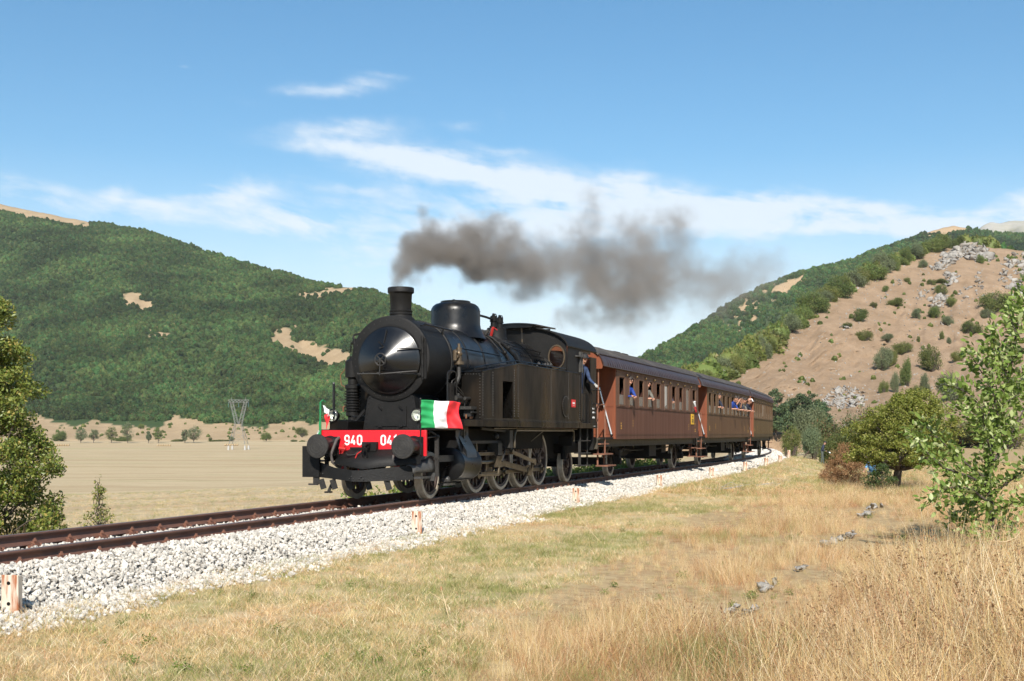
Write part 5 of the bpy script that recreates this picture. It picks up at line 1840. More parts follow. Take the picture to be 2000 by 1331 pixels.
BX0, BX1 = 1.43, 13.40                 # body between front bulkhead and rear end
HW = 1.45
WINX = [1.73 + 1.17 * i for i in range(10)]
WW, WZ0, WZ1 = .60, 2.08, 2.88


def roof_curve(hw=1.45, n=18):
    pts = [(hw + .06, 3.09), (hw + .035, 3.20), (hw - .02, 3.32), (hw - .085, 3.41)]
    top = []
    for i in range(n + 1):
        t = R(24) + (R(90) - R(24)) * i / n
        top.append((1.50 * math.cos(t) * .995, 3.40 + (.42) * (math.sin(t) - math.sin(R(24))) / (1 - math.sin(R(24)))))
    return pts, top


def make_coach(idx, s0, m_lo, m_up, label, open_states):
    p1, p2 = track(s0), track(s0 + 13.4)
    d = p2 - p1
    rz = math.atan2(d.y, d.x)
    C = thing('passenger_coach', label, 'railway coach', tuple(p1), rz, 'brown coaches behind the locomotive')
    for sg in (-1, 1):
        y0, y1 = sorted((sg * HW, sg * (HW - .022)))
        mb = MB()
        mb.bx(BX0, BX1, y0, y1, 1.11, 2.03)
        lo = mb.build('lower_side', m_lo, C)
        mb = MB()
        xs = [BX0] + sum([[x, x + WW] for x in WINX], []) + [BX1]
        for a, b in zip(xs[0::2], xs[1::2]): mb.bx(a, b, y0, y1, 2.045, 3.085)
        for x in WINX: mb.bx(x, x + WW, y0, y1, 2.045, WZ0 - .005); mb.bx(x, x + WW, y0, y1, WZ1, 3.085)
        up = mb.build('upper_side', m_up, C)
        e = sg * HW
        mb = MB()
        mb.bx(BX0 - .004, BX1 + .004, *sorted((e, e + sg * .018)), 2.015, 2.06)
        mb.bx(BX0 - .004, BX1 + .004, *sorted((e, e + sg * .012)), 1.225, 1.25)
        mb.bx(BX0 - .004, BX1 + .004, *sorted((e, e + sg * .014)), 1.10, 1.125)
        mb.bx(BX0 - .004, BX1 + .004, *sorted((e, e + sg * .014)), 3.0, 3.02)
        mb.build('beading', m_lo, lo)
        mb = MB()
        for k in range(86):                                    # boards of the lower side, thin cover joints
            x = BX0 + .07 + k * .14
            mb.bx(x, x + .007, *sorted((e, e + sg * .003)), 1.26, 2.01)
        for a, b in zip(xs[0::2], xs[1::2]):
            n_ = max(1, int((b - a) / .13))
            for q in range(1, n_): mb.bx(a + (b - a) * q / n_, a + (b - a) * q / n_ + .006, *sorted((e, e + sg * .003)), 2.07, 2.99)
        mb.build('board_joint', m_lo, lo, kind='stuff')
        mb = MB()
        for k in range(9): mb.ball((WINX[k] + .86, e + sg * .02, 2.965), .034, 8, 5); mb.cyl((WINX[k] + .86, e, 2.965), (WINX[k] + .86, e + sg * .012, 2.965), .05, n=10)
        mb.build('vent_knob', M_KNOB, up, kind='stuff')
        for i, x in enumerate(WINX):
            stt = open_states[i] if sg < 0 else 'shut'
            mb = MB()
            t = .018
            for (a, b, c_, d_) in ((x, x + t, WZ0, WZ1), (x + WW - t, x + WW, WZ0, WZ1), (x + t, x + WW - t, WZ0, WZ0 + t), (x + t, x + WW - t, WZ1 - t, WZ1)):
                mb.bx(a, b, *sorted((e - sg * .004, e - sg * .024)), c_, d_)
            mb.bx(x - .03, x + WW + .03, *sorted((e, e + sg * .03)), WZ0 - .035, WZ0 - .005)
            for (a, b, c_, d_) in ((x - .022, x, WZ0 - .005, WZ1 + .03), (x + WW, x + WW + .022, WZ0 - .005, WZ1 + .03), (x, x + WW, WZ1, WZ1 + .03)):
                mb.bx(a, b, *sorted((e, e + sg * .012)), c_, d_)
            wf = mb.build('window', m_up, C)
            mb = MB()
            top = WZ0 + .27 if stt in ('open', 'half') else WZ1 - t
            mb.bx(x + t, x + WW - t, *sorted((e - sg * .014, e - sg * .020)), WZ0 + t, top)
            if stt == 'open': mb.bx(x + t, x + WW - t, *sorted((e - sg * .010, e - sg * .024)), top, top + .025)
            mb.build('pane', M_PANE, wf)
            if stt == 'curtain':
                mb = MB()
                for q in range(5): mb.bx(x + .08 + q * .07, x + .12 + q * .07, *sorted((e - sg * .009, e - sg * .013)), WZ0 + .06 + .02 * q, WZ1 - .06)
                mb.build('curtain', M_CURT, wf)
    # ends, floor, partitions
    hw = HW - .012
    cove, top = roof_curve()
    arch = [(-hw, 1.11), (hw, 1.11), (hw, 3.08)] + [(p[0] * .94, p[1] - .03) for p in top[2:]] + [(-p[0] * .94, p[1] - .03) for p in top[2:][::-1][1:]] + [(-hw, 3.08)]
    mb = MB()
    dr = [(.36, 1.18), (.36, 3.0), (-.36, 3.0), (-.36, 1.18)]
    fr = wall_with_holes('front_bulkhead', BX0 - .045, BX0 - .002, arch, [[(p[0], p[1]) for p in dr]], M_END, C)
    mb.bx(BX0 - .035, BX0 - .01, -.355, .355, 1.185, 2.995); mb.bx(BX0 - .045, BX0 - .035, -.25, .25, 2.0, 2.8)
    dd = mb.build('end_door', M_END, fr)
    mb = MB()
    for sg in (-1, 1):
        mb.bx(BX0 - .06, BX0 - .045, *sorted((sg * .45, sg * 1.38)), 2.02, 2.05); mb.bx(BX0 - .055, BX0 - .045, *sorted((sg * .45, sg * 1.38)), 1.24, 1.26)
    mb.build('beading', M_END, fr)
    wall_with_holes('rear_end', BX1 + .002, BX1 + .045, arch, [], M_END, C)
    mb = MB(); mb.bx(0.1, BX1, -hw + .06, hw - .06, 1.10, 1.16); mb.build('floor', M_UNDER, C)
    mb = MB()
    for i in range(10):
        x = WINX[i] + WW + .26
        mb.bx(x, x + .05, -hw + .10, -.32, 1.16, 2.62); mb.bx(x, x + .05, .32, hw - .10, 1.16, 2.62)
        mb.bx(x - .36, x + .42, -hw + .08, -.32, 1.58, 1.63); mb.bx(x - .36, x + .42, .32, hw - .08, 1.58, 1.63)
    mb.bx(BX0 + .02, BX1 - .02, -hw + .09, hw - .09, 3.02, 3.05)
    mb.build('seats', M_SEAT, C)
    # roof: coves and canvas
    for sg in (-1, 1):
        vs = []; fs = []
        n = len(cove)
        inner = [(p[0] - .03, p[1] - .004) for p in cove]
        for x in (-.06, BX1 + .07): vs += [(x, sg * p[0], p[1]) for p in cove] + [(x, sg * p[0], p[1]) for p in inner]
        for i in range(n - 1):
            fs += [(i, i + 1, 2 * n + i + 1, 2 * n + i), (n + i, n + i + 1, 3 * n + i + 1, 3 * n + i), (i, i + 1, n + i + 1, n + i), (2 * n + i, 2 * n + i + 1, 3 * n + i + 1, 3 * n + i)]
        fs += [(0, 2 * n, 3 * n, n)]
        mb = MB(); mb.add(vs, fs)
        cv = mb.build('roof_cove', M_COVE, C, smooth=30)
        mb = MB()
        for k in range(52):
            x = .4 + k * .25
            mb.tube([(x, sg * (cove[0][0] + .004), cove[0][1] + .02), (x, sg * (cove[1][0] + .004), cove[1][1]), (x, sg * (cove[2][0] + .005), cove[2][1] - .02)], .006, 4)
        mb.tube([(-.06, sg * (cove[0][0] + .008), cove[0][1]), (BX1 + .07, sg * (cove[0][0] + .008), cove[0][1])], .014, 5)
        mb.tube([(-.06, sg * (cove[3][0] + .012), cove[3][1] + .01), (BX1 + .07, sg * (cove[3][0] + .012), cove[3][1] + .01)], .018, 5)
        mb.build('cove_rib', M_COVE, cv, kind='stuff')
    prof = [(p[0], p[1]) for p in top] + [(-p[0], p[1]) for p in top[::-1][1:]]
    n = len(prof); vs = []
    for x in (-.09, BX1 + .10): vs += [(x, p[0], p[1] + .012) for p in prof] + [(x, p[0] * .985, p[1] - .022) for p in prof]
    fs = []
    for i in range(n - 1):
        fs += [(i, i + 1, 2 * n + i + 1, 2 * n + i), (n + i, n + i + 1, 3 * n + i + 1, 3 * n + i), (i, i + 1, n + i + 1, n + i), (2 * n + i, 2 * n + i + 1, 3 * n + i + 1, 3 * n + i)]
    fs += [(0, n, 3 * n, 2 * n), (n - 1, 3 * n - 1 - n + 0, 4 * n - 1, 3 * n - 1)]
    mb = MB(); mb.add(vs, fs[:-1])
    rf = mb.build('roof', M_ROOF, C, smooth=30)
    mb = MB()
    for k in range(9):
        x = .7 + k * 1.5
        pts = [(x, p[0] * .999, p[1] + .016) for p in prof[2:-2:3]]
        mb.tube(pts, .012, 4)
    for x in (5.6, 6.6): mb.bx(x, x + .7, -.30, .30, 3.825, 3.89)
    mb.bx(5.4, 7.5, -.45, -.35, 3.79, 3.82); mb.bx(5.4, 7.5, .35, .45, 3.79, 3.82)
    for x in (2.6, 10.4): mb.lathe([(.10, 3.77), (.09, 3.87), (.15, 3.88), (.15, 3.91), (.0, 3.95)], (x, 0, 0), (0, 0, 1), 14)
    mb.build('roof_vent', M_ROOF, rf)
    # open platform at the front: fascia under the roof, railing, gates, hand rails, steps
    fas = [(hw, 3.02)] + [(hw + .02, 3.09), (hw - .07, 3.40)] + [(p[0] * .95, p[1] - .02) for p in top[2:]]
    fas = fas + [(-p[0], p[1]) for p in fas[::-1][1:]]
    und = [(1.30 * math.cos(R(20 + 140 * i / 16)), 2.62 + .72 * math.sin(R(20 + 140 * i / 16))) for i in range(17)]
    und = [(1.30, 3.02)] + [(p[0], max(3.0, p[1] + .0)) for p in und] + [(-1.30, 3.02)]
    mb = MB(); mb.prism(fas + [(-1.2, 3.02), (-.9, 3.16), (0, 3.24), (.9, 3.16), (1.2, 3.02)], 'x', -.03, 0.0)
    mb.build('roof_fascia', M_END, C, smooth=20)
    mb = MB()
    mb.bx(.0, .06, -1.3, 1.3, .84, 1.10)                       # headstock
    mb.bx(BX1 - .06, BX1, -1.3, 1.3, .84, 1.10)
    mb.bx(.06, BX1 - .06, -1.26, -1.18, .90, 1.10); mb.bx(.06, BX1 - .06, 1.18, 1.26, .90, 1.10)
    mb.bx(.06, BX1 - .06, -1.27, -1.258, 1.07, 1.10); mb.bx(.06, BX1 - .06, -1.29, -1.26, .895, .915)
    ch = mb.build('solebar', M_CHASSIS, C)
    mb = MB()
    for k in range(28): mb.rivet((.6 + k * .46, -1.26, 1.04), (0, -1, 0), .016); mb.rivet((.6 + k * .46, -1.26, .96), (0, -1, 0), .016)
    mb.build('rivet', M_CHASSIS, ch, kind='stuff')
    mb = MB()
    for sg in (-1, 1):
        e = sg * 1.36
        mb.tube([(.08, sg * .72, 2.1), (.08, sg * 1.12, 2.1), (.08, sg * 1.24, 2.06), (.08, sg * 1.28, 1.96), (.08, sg * 1.28, 1.12)], .024, 7)
        mb.tube([(.08, sg * .72, 2.1), (.08, sg * .72, 1.12)], .022, 6); mb.tube([(.08, sg * .72, 1.6), (.08, sg * 1.28, 1.6)], .014, 5)
        mb.tube([(.55, e, 2.06), (.55, e, .70)], .020, 6)
        mb.tube([(.08, sg * 1.28, 2.04), (.55, e, 2.06)], .016, 6)
        mb.tube([(.10, sg * 1.3, 3.04), (.10, sg * 1.3, 1.96)], .02, 6)
    mb.build('platform_railing', M_STEP, C)
    mb = MB()
    for k, y in enumerate((-1.02, -.86)):
        mb.tube([(.12, y, 2.0), (.14, y + .04, 1.7), (.12, y + .10, 1.3), (.10, y + .06, 1.0)], .03, 6)
    mb.bar((.2, -1.0, 1.9), (.2, -.8, 1.05), .05, .03); mb.bx(.12, .3, -1.1, -.7, 1.10, 1.18); mb.cyl((.2, -1.15, 1.02), (.2, -.75, 1.02), .06, n=8)
    mb.ball((-.05, -1.0, .98), .07, 8, 5); mb.tube([(-.02, -1.0, 1.2), (-.06, -1.05, 1.0), (-.12, -1.05, .86), (-.10, -1.0, .80)], .03, 6)
    mb.tube([(-.04, .3, .95), (-.2, .25, .75), (-.1, .15, .7)], .03, 6)
    mb.build('hand_brake', M_STEP, C)
    for sg in (-1, 1):
        mb = MB(); mb.tube([(BX0 - .10, sg * .98, 2.56), (BX0 - .11, sg * 1.34, 1.24)], .024, 8)
        mb.build('hand_rail', M_PIPE, C)
        mb = MB()
        mb.tube([(BX0 - .045, sg * .98, 2.58), (BX0 - .12, sg * .98, 2.57)], .026, 6); mb.tube([(BX0 - .045, sg * 1.34, 1.22), (BX0 - .12, sg * 1.34, 1.23)], .03, 6)
        mb.build('rail_bracket', M_UNDER, C)
        for (z, ya, yb, xa, xb) in ((.96, 1.10, 1.36, .15, 1.0), (.68, 1.14, 1.46, .12, 1.05), (.36, 1.18, 1.52, .25, 1.15)):
            mb = MB(); mb.bx(xa, xb, *sorted((sg * ya, sg * yb)), z, z + .035)
            mb.build('step_board', M_STEP, C)
        mb = MB()
        for x in (.30, .95): mb.bx(x, x + .035, *sorted((sg * 1.2, sg * 1.24)), .36, 1.0)
        # rear steps
        mb.bx(BX1 - .55, BX1 - .52, *sorted((sg * 1.2, sg * 1.24)), .40, 1.0); mb.bx(BX1 - .2, BX1 - .17, *sorted((sg * 1.2, sg * 1.24)), .40, 1.0)
        for z in (.40, .72): mb.bx(BX1 - .7, BX1 - .05, *sorted((sg * 1.16, sg * 1.42)), z, z + .03)
        mb.build('step_hanger', M_STEP, C)
    mb = MB(); mb.bx(.02, BX0 - .05, -1.36, 1.36, 1.101, 1.14); mb.build('platform_floor', M_CHASSIS, C)
    # running gear
    for ax in (3.0, 11.9):
        for sg in (-1, 1):
            put_wheel('coach_wheel', WC, ax, .455, sg, R(17), C)
            mb = MB()
            y = sg * .98
            mb.prism([(ax - .42, .90), (ax + .42, .90), (ax + .17, .40), (ax + .17, .28), (ax + .11, .28), (ax + .11, .55), (ax - .11, .55), (ax - .11, .28), (ax - .17, .28), (ax - .17, .40)], 'y', *sorted((y, y + sg * .03)))
            mb.bx(ax - .11, ax + .11, *sorted((y - sg * .02, y + sg * .17)), .36, .60); mb.cyl((ax, y + sg * .17, .46), (ax, y + sg * .20, .46), .09, n=12)
            ag = mb.build('axle_guard', M_UNDER, C)
            mb = MB()
            for q in range(7):
                L_ = .62 - q * .075
                mb.add([(ax - L_, y + sg * .05, .78 - q * .022 + .05 * (L_ / .62) ** 2), (ax, y + sg * .05, .70 - q * .022 + .05), (ax + L_, y + sg * .05, .78 - q * .022 + .05 * (L_ / .62) ** 2),
                        (ax - L_, y + sg * .14, .78 - q * .022 + .05 * (L_ / .62) ** 2), (ax, y + sg * .14, .70 - q * .022 + .05), (ax + L_, y + sg * .14, .78 - q * .022 + .05 * (L_ / .62) ** 2)], [(0, 1, 4, 3), (1, 2, 5, 4)])
            mb.bx(ax - .05, ax + .05, *sorted((y + sg * .03, y + sg * .16)), .56, .78)
            for q in (-.66, .66): mb.bx(ax + q - .025, ax + q + .025, *sorted((y + sg * .06, y + sg * .12)), .74, .96)
            sp = mb.build('leaf_spring', M_UNDER, C); sm = sp.modifiers.new('t', 'SOLIDIFY'); sm.thickness = .014
    mb = MB()
    for ax in (3.0, 11.9):
        mb.cyl((ax, -.72, .455), (ax, .72, .455), .07, n=8)
        for q in (-.55, .55): mb.bx(ax + q - .04, ax + q + .04, -.85, .85, .35, .55); mb.bar((ax + q, -.8, .5), (ax + q * 1.1, -.8, .95), .03, .05)
    mb.cyl((5.0, -.3, .72), (6.6, -.3, .72), .2, n=14); mb.cyl((8.0, .35, .70), (8.8, .35, .70), .18, n=14)
    mb.tube([(4.0, -.9, .80), (5.5, -.9, .74), (8.5, -.9, .74), (10.8, -.9, .80)], .025, 5)
    mb.bx(6.9, 7.9, -1.1, -.6, .52, .90); mb.bx(4.4, 4.7, -.5, .5, .6, .9); mb.bx(9.3, 10.2, .3, 1.05, .55, .9); mb.bx(9.6, 10.3, -.9, -.5, .6, .9)
    mb.bx(.06, 13.3, -.25, .25, .86, 1.0)
    mb.build('brake_gear', M_UNDER, C)
    for xx, sx_ in ((0.0, -1), (BX1, 1)):
        for sg in (-1, 1):
            mb = MB(); mb.lathe([(.0, .36), (.18, .355), (.19, .34), (.17, .32), (.07, .30), (.07, .2), (.11, .18), (.14, .0)], (xx, sg * .875, 1.02), (sx_, 0, 0), 20)
            mb.build('buffer', M_UNDER, C, smooth=40)
    # yellow figures painted on the side, notice plate
    rg = random.Random(20 + idx)
    mb = MB()
    e = -HW - .0035

    def figures(x, z, rows, hgt=.05, wd=.03):
        for r_, cnt in enumerate(rows):
            for k in range(cnt): mb.bx(x + k * (wd + .012), x + k * (wd + .012) + wd * rg.uniform(.7, 1), e, e + .0025, z - r_ * hgt * 1.4, z - r_ * hgt * 1.4 + hgt * rg.uniform(.75, 1))
    figures(1.92, 1.53, [2, 3, 3]); figures(3.35, 1.62, [1, 1, 1], .055); figures(11.6, 1.56, [1, 1, 1], .055)
    figures(12.75, 1.60, [2, 1]); figures(12.75, 1.40, [3, 3])
    mb.build('painted_figures', M_GOLD, C)
    if idx == 0:
        mb = MB(); mb.bx(11.98, 12.52, -HW - .02, -HW - .006, 1.60, 1.98); nt_ = mb.build('notice_plate', M_YELLOW, C, bevel=.004)
        mb = MB()
        for z, n_, h_ in ((1.86, 2, .04), (1.74, 4, .045), (1.67, 4, .045)):
            for k in range(n_): mb.bx(12.25 - n_ * .045 + k * .09, 12.25 - n_ * .045 + k * .09 + .07, -HW - .0225, -HW - .0205, z, z + h_)
        mb.build('print', M_INK, nt_)
    return C


COACHES = [
    make_coach(0, 11.5, M_SIDE1, M_UPPER1, 'purple brown coach coupled right behind the locomotive, yellow notice on its side',
               ['open', 'open', 'open', 'open', 'open', 'curtain', 'open', 'open', 'shut', 'open']),
    make_coach(1, 25.4, M_SIDE2, M_UPPER2, 'olive brown middle coach with a cluster of passengers leaning out of its windows',
               ['open', 'open', 'open', 'open', 'open', 'open', 'open', 'open', 'open', 'open']),
    make_coach(2, 39.3, M_SIDE3, M_UPPER2, 'olive green last coach of the train, farthest from the locomotive',
               ['open'] * 4 + ['curtain', 'shut'] + ['open'] * 4)]

# ================================================================ flags
M_FGREEN = mat('green_flag_cloth', (.012, .30, .085), (.010, .25, .07), .75, scale=4)
M_FWHITE = mat('white_flag_cloth', (.82, .82, .82), (.76, .76, .77), .75, scale=4)
M_FRED = mat('red_flag_cloth', (.72, .03, .035), (.62, .02, .03), .75, scale=4)
M_GPOLE = mat('green_painted_pole', (.01, .22, .07), (.008, .16, .05), .45)


def loco_pt(u, y, z):
    p = Vector((OX, OY, 0)) + TV * u - NV * y
    p.z = z
    return p


def flag(name, label, pole_uy, z0, z1, ztop, dirv, length, cols, seed, polem, amp=.05, pole_h=None):
    base = loco_pt(pole_uy[0], pole_uy[1], z0)
    T = thing(name, label, 'flag', tuple(base), LOCO_RZ)
    mb = MB(); mb.cyl((0, 0, 0), (0, 0, ztop - z0), .014, n=8); mb.ball((0, 0, ztop - z0), .02, 8, 5)
    mb.build('flag_pole', polem, T)
    rg = np.random.default_rng(seed)
    nx, nz = 42, 22
    d = Vector(dirv).normalized(); side = Vector((-d.y, d.x, 0))
    hgt = z1 - (z0 + pole_h)
    vs = []; fs = []; mi = []
    for j in range(nz + 1):
        for i in range(nx + 1):
            a, b = i / nx, j / nz
            w_ = amp * 1.5 * a ** .7 * (math.sin(a * 9 - b * 3.4 + seed) + .55 * math.sin(a * 16 + b * 6.0)) + .018 * math.sin(b * 22 + a * 5) * (1 - a)
            sag = -.05 * a * a + .018 * math.sin(a * 8 + 1.2) * a
            p = d * (length * a * (1 - .05 * math.sin(b * 3.1))) + side * w_ + Vector((0, 0, pole_h + hgt * b * (1 - .04 * a) + sag + .02 * a))
            vs.append(tuple(p))
    for j in range(nz):
        for i in range(nx):
            k = j * (nx + 1) + i
            fs.append((k, k + 1, k + nx + 2, k + nx + 1)); mi.append(0 if i < nx * .31 else (1 if i < nx * .66 else 2))
    mb = MB(); mb.add(vs, fs); mb.mi = mi
    cl = mb.build('flag_cloth', cols, T, smooth=80)
    so = cl.modifiers.new('t', 'SOLIDIFY'); so.thickness = .002
    return T


flag('tricolour_flag', 'green white and red flag streaming beside the near buffer', (.46, -1.03), .86, 1.88, 1.90, (.52, -.62, 0), .80, [M_FGREEN, M_FWHITE, M_FRED], 2, M_BLACK, .045, .50)
# the far flag is half furled round its green pole
T2 = thing('tricolour_flag', 'furled tricolour flag on a green pole above the far buffer', 'flag', tuple(loco_pt(.46, 1.06, 1.20)), LOCO_RZ)
mb = MB(); mb.cyl((0, 0, 0), (0, 0, .66), .020, n=8); mb.tube([(0, 0, .66), (.05, -.03, .70), (.10, -.05, .66)], .012, 6)
mb.build('flag_pole', M_GPOLE, T2)
for nm, cm, pts in (('flag_fold', M_FWHITE, [(.05, .02, .22), (.0, .13, .10), (.0, .22, .02), (.04, .10, .03)]), ('flag_fold', M_FRED, [(.02, .20, .03), (.0, .26, -.02), (.0, .12, .0), (.03, .10, .03)]),
                    ('flag_fold', M_FGREEN, [(.02, .0, .45), (.03, .08, .20), (.03, .10, .03), (.03, .0, .02)]), ('flag_fold', M_FWHITE, [(.10, -.03, .64), (.14, -.22, .52), (.16, -.20, .30), (.12, -.06, .42)]),
                    ('flag_fold', M_FRED, [(.16, -.14, .46), (.20, -.22, .30), (.18, -.12, .22), (.14, -.06, .34)])):
    vs = []; fs = []
    a, b, c, d = [Vector(p) * (.62 if nm else 1) + Vector((0, 0, .0 if p[2] < .3 else .2)) for p in pts]
    for j in range(9):
        for i in range(9):
            s_, t_ = i / 8, j / 8
            p = (a * (1 - s_) + b * s_) * (1 - t_) + (d * (1 - s_) + c * s_) * t_
            vs.append((p.x + .02 * math.sin(s_ * 8 + t_ * 3), p.y, p.z + .01 * math.sin(s_ * 5)))
    for j in range(8):
        for i in range(8): fs.append((j * 9 + i, j * 9 + i + 1, j * 9 + i + 10, j * 9 + i + 9))
    mb = MB(); mb.add(vs, fs); o = mb.build(nm, cm, T2, smooth=80); so = o.modifiers.new('t', 'SOLIDIFY'); so.thickness = .003
# ================================================================ plants
def gz(x, y): return float(ground_z(np.array([x]), np.array([y]))[0])


def at(px, Y):
    """a spot on the ground at this bearing and distance"""
    x = (px - 1000) / F * Y
    return Vector((x, Y, gz(x, Y)))


def trunk_mesh(name, m, paths):
    mb = MB()
    for pts, r0, r1 in paths:
        n = len(pts)
        mb.tube(pts, [r0 + (r1 - r0) * i / (n - 1) for i in range(n)], 7)
    return mb.mesh(name, m, 60)


def bend(a, b, rg, n=5, w=.12):
    a, b = Vector(a), Vector(b); L = (b - a).length
    o = Vector(rg.normal(size=3)) * L * w
    return [a + (b - a) * (i / (n - 1)) + o * math.sin(math.pi * i / (n - 1)) for i in range(n)]


def branchy_tree(name, label, cat, loc, H, prof, seed, leafm, ncl, per, rc, leaf, trunk_r=.07, lean=(0, 0), group=None, base=.15, bark=None, twist=1.0, flat=.8, trunk_top=.75, asym=(1, 1)):
    """tapered trunk, limbs to every leaf clump, leaf clumps through the crown volume. prof: (height, radius) pairs of the crown outline"""
    rg = np.random.default_rng(seed)
    T = thing(name, label, cat, tuple(loc), 0, group)
    hs = np.array([p[0] for p in prof]); rs = np.array([p[1] for p in prof])
    hh = rg.uniform(hs[0], hs[-1], ncl * 3); acc = rg.uniform(0, rs.max(), ncl * 3) < np.interp(hh, hs, rs) + .08 * rs.max()
    hh = hh[acc][:ncl]; n = len(hh)
    an = rg.uniform(0, 2 * math.pi, n); ra = np.interp(hh, hs, rs) * np.sqrt(rg.uniform(.12, 1, n)) * rg.uniform(.8, 1.12, n)
    lx = lean[0] * (hh / H) ** 1.3; ly = lean[1] * (hh / H) ** 1.3
    c = np.stack([ra * np.cos(an) * asym[0] + lx, ra * np.sin(an) * asym[1] + ly, hh], -1)
    top = trunk_top * H
    tr = [Vector((lean[0] * (k / 6 * top / H) ** 1.3 + (rg.normal() * .02 * H * twist * (k > 0)), lean[1] * (k / 6 * top / H) ** 1.3 + rg.normal() * .02 * H * (k > 0), k / 6 * top - (.15 if k == 0 else 0))) for k in range(7)]
    paths = [(tr, trunk_r, trunk_r * .3)]
    for q in c[:min(n, 70)]:
        z0 = min(max(base * H, q[2] - .5 * math.hypot(q[0] - lean[0] * .5, q[1]) - .12 * H), top)
        k = z0 / top * 6; i = min(5, int(k)); p0 = tr[i].lerp(tr[i + 1], k - i)
        L = (Vector(q) - p0).length
        paths.append((bend(p0, q, rg, 5, .10), max(.006, trunk_r * .32 * min(1, L / (.4 * H))), max(.003, trunk_r * .06)))
    o = link('trunk', trunk_mesh('trunk', bark or M_BARK, paths), T)
    w_ = rg.uniform(.6, 1.4, n); idx = rg.choice(n, n * per, p=w_ / w_.sum())
    g = rg.normal(size=(n * per, 3)); g *= (rc * rg.uniform(.3, 1.1, len(g)) ** .7 / np.maximum(np.linalg.norm(g, axis=1), .3))[:, None]; g[:, 2] *= flat
    p = c[idx] + g
    v, f, lt = leaves(p, leaf * rg.uniform(.55, 1.3, len(p)), seed + 1, normals=g / rc * .5)
    link('crown', np_mesh('crown', v, f, lt, leafm), T)
    return T


# --- the leafy blackthorn at the left edge, beyond the track
b = at(-30, 20.5)
k = 20.5 / F
branchy_tree('blackthorn_tree', 'tall yellow green blackthorn at the left edge beyond the rails', 'tree', b, 4.6,
             [(.0, 1.05), (.3, 1.45), (.75, 1.50), (1.15, 1.25), (1.5, .80), (1.85, 1.22), (2.25, 1.28), (2.6, .75), (2.95, .72), (3.25, .95), (3.55, .55), (4.0, .45), (4.5, .30), (4.8, .1)], 3, M_LTREE, 420, 150, .20, .07, .11, (.1, 0), base=.04, trunk_top=.9)
b = at(188, 19.5)
branchy_tree('sapling', 'small feathery sapling between the blackthorn and the rails', 'sapling', b, 1.05, [(.05, .14), (.3, .30), (.55, .22), (.8, .10), (1.1, .03)], 5, M_LTREE, 60, 16, .07, .045, .012, (.05, 0), base=.05, trunk_top=.98)

# --- round hawthorn and shrubs under it
b = at(1748, 42)
branchy_tree('hawthorn_tree', 'round olive green hawthorn with a leaning trunk near the bystanders', 'tree', b, 3.55, [(.85, 1.2), (1.1, 1.8), (1.5, 2.05), (1.9, 1.98), (2.5, 1.6), (3.0, 1.05), (3.45, .45)], 9, M_HAW, 420, 110, .22, .085, .17, (.75, 0), base=.2, trunk_top=.7, asym=(1.0, 1.0))
b = at(1722, 40)
branchy_tree('shrub', 'low dark green shrub at the foot of the hawthorn', 'shrub', b, .9, [(.05, .5), (.35, .62), (.7, .40), (.9, .15)], 12, leaf_mat('dark_shrub_leaf', (.035, .065, .014), (.06, .09, .02), None, .15, .5, .05), 70, 50, .14, .065, .03, (0, 0), base=.05)
b = at(1654, 47)
branchy_tree('dead_shrub', 'reddish brown dried shrub left of the hawthorn', 'shrub', b, 1.6, [(.0, .65), (.5, .85), (1.1, .7), (1.6, .2)], 14, M_BROWNB, 220, 60, .17, .055, .025, (0, 0), base=.02, bark=M_BROWNB)
b = at(1622, 52)
branchy_tree('dead_shrub', 'thin brown dried shrub in front of the standing bystander', 'shrub', b, .75, [(.0, .5), (.3, .6), (.75, .2)], 15, M_BROWNB, 60, 40, .14, .05, .02, (0, 0), base=.02, bark=M_BROWNB)

# --- the young tree at the right edge, leaves turned by the wind: drawn branch by branch
YT = 18.0
bp = at(1945, YT)


def br(pts, depth):
    out = []
    for i, (x, y) in enumerate(pts):
        f_ = i / max(1, len(pts) - 1)
        Yd = YT + depth * f_
        q = P(x, y, Yd); out.append(q - bp)
    return out


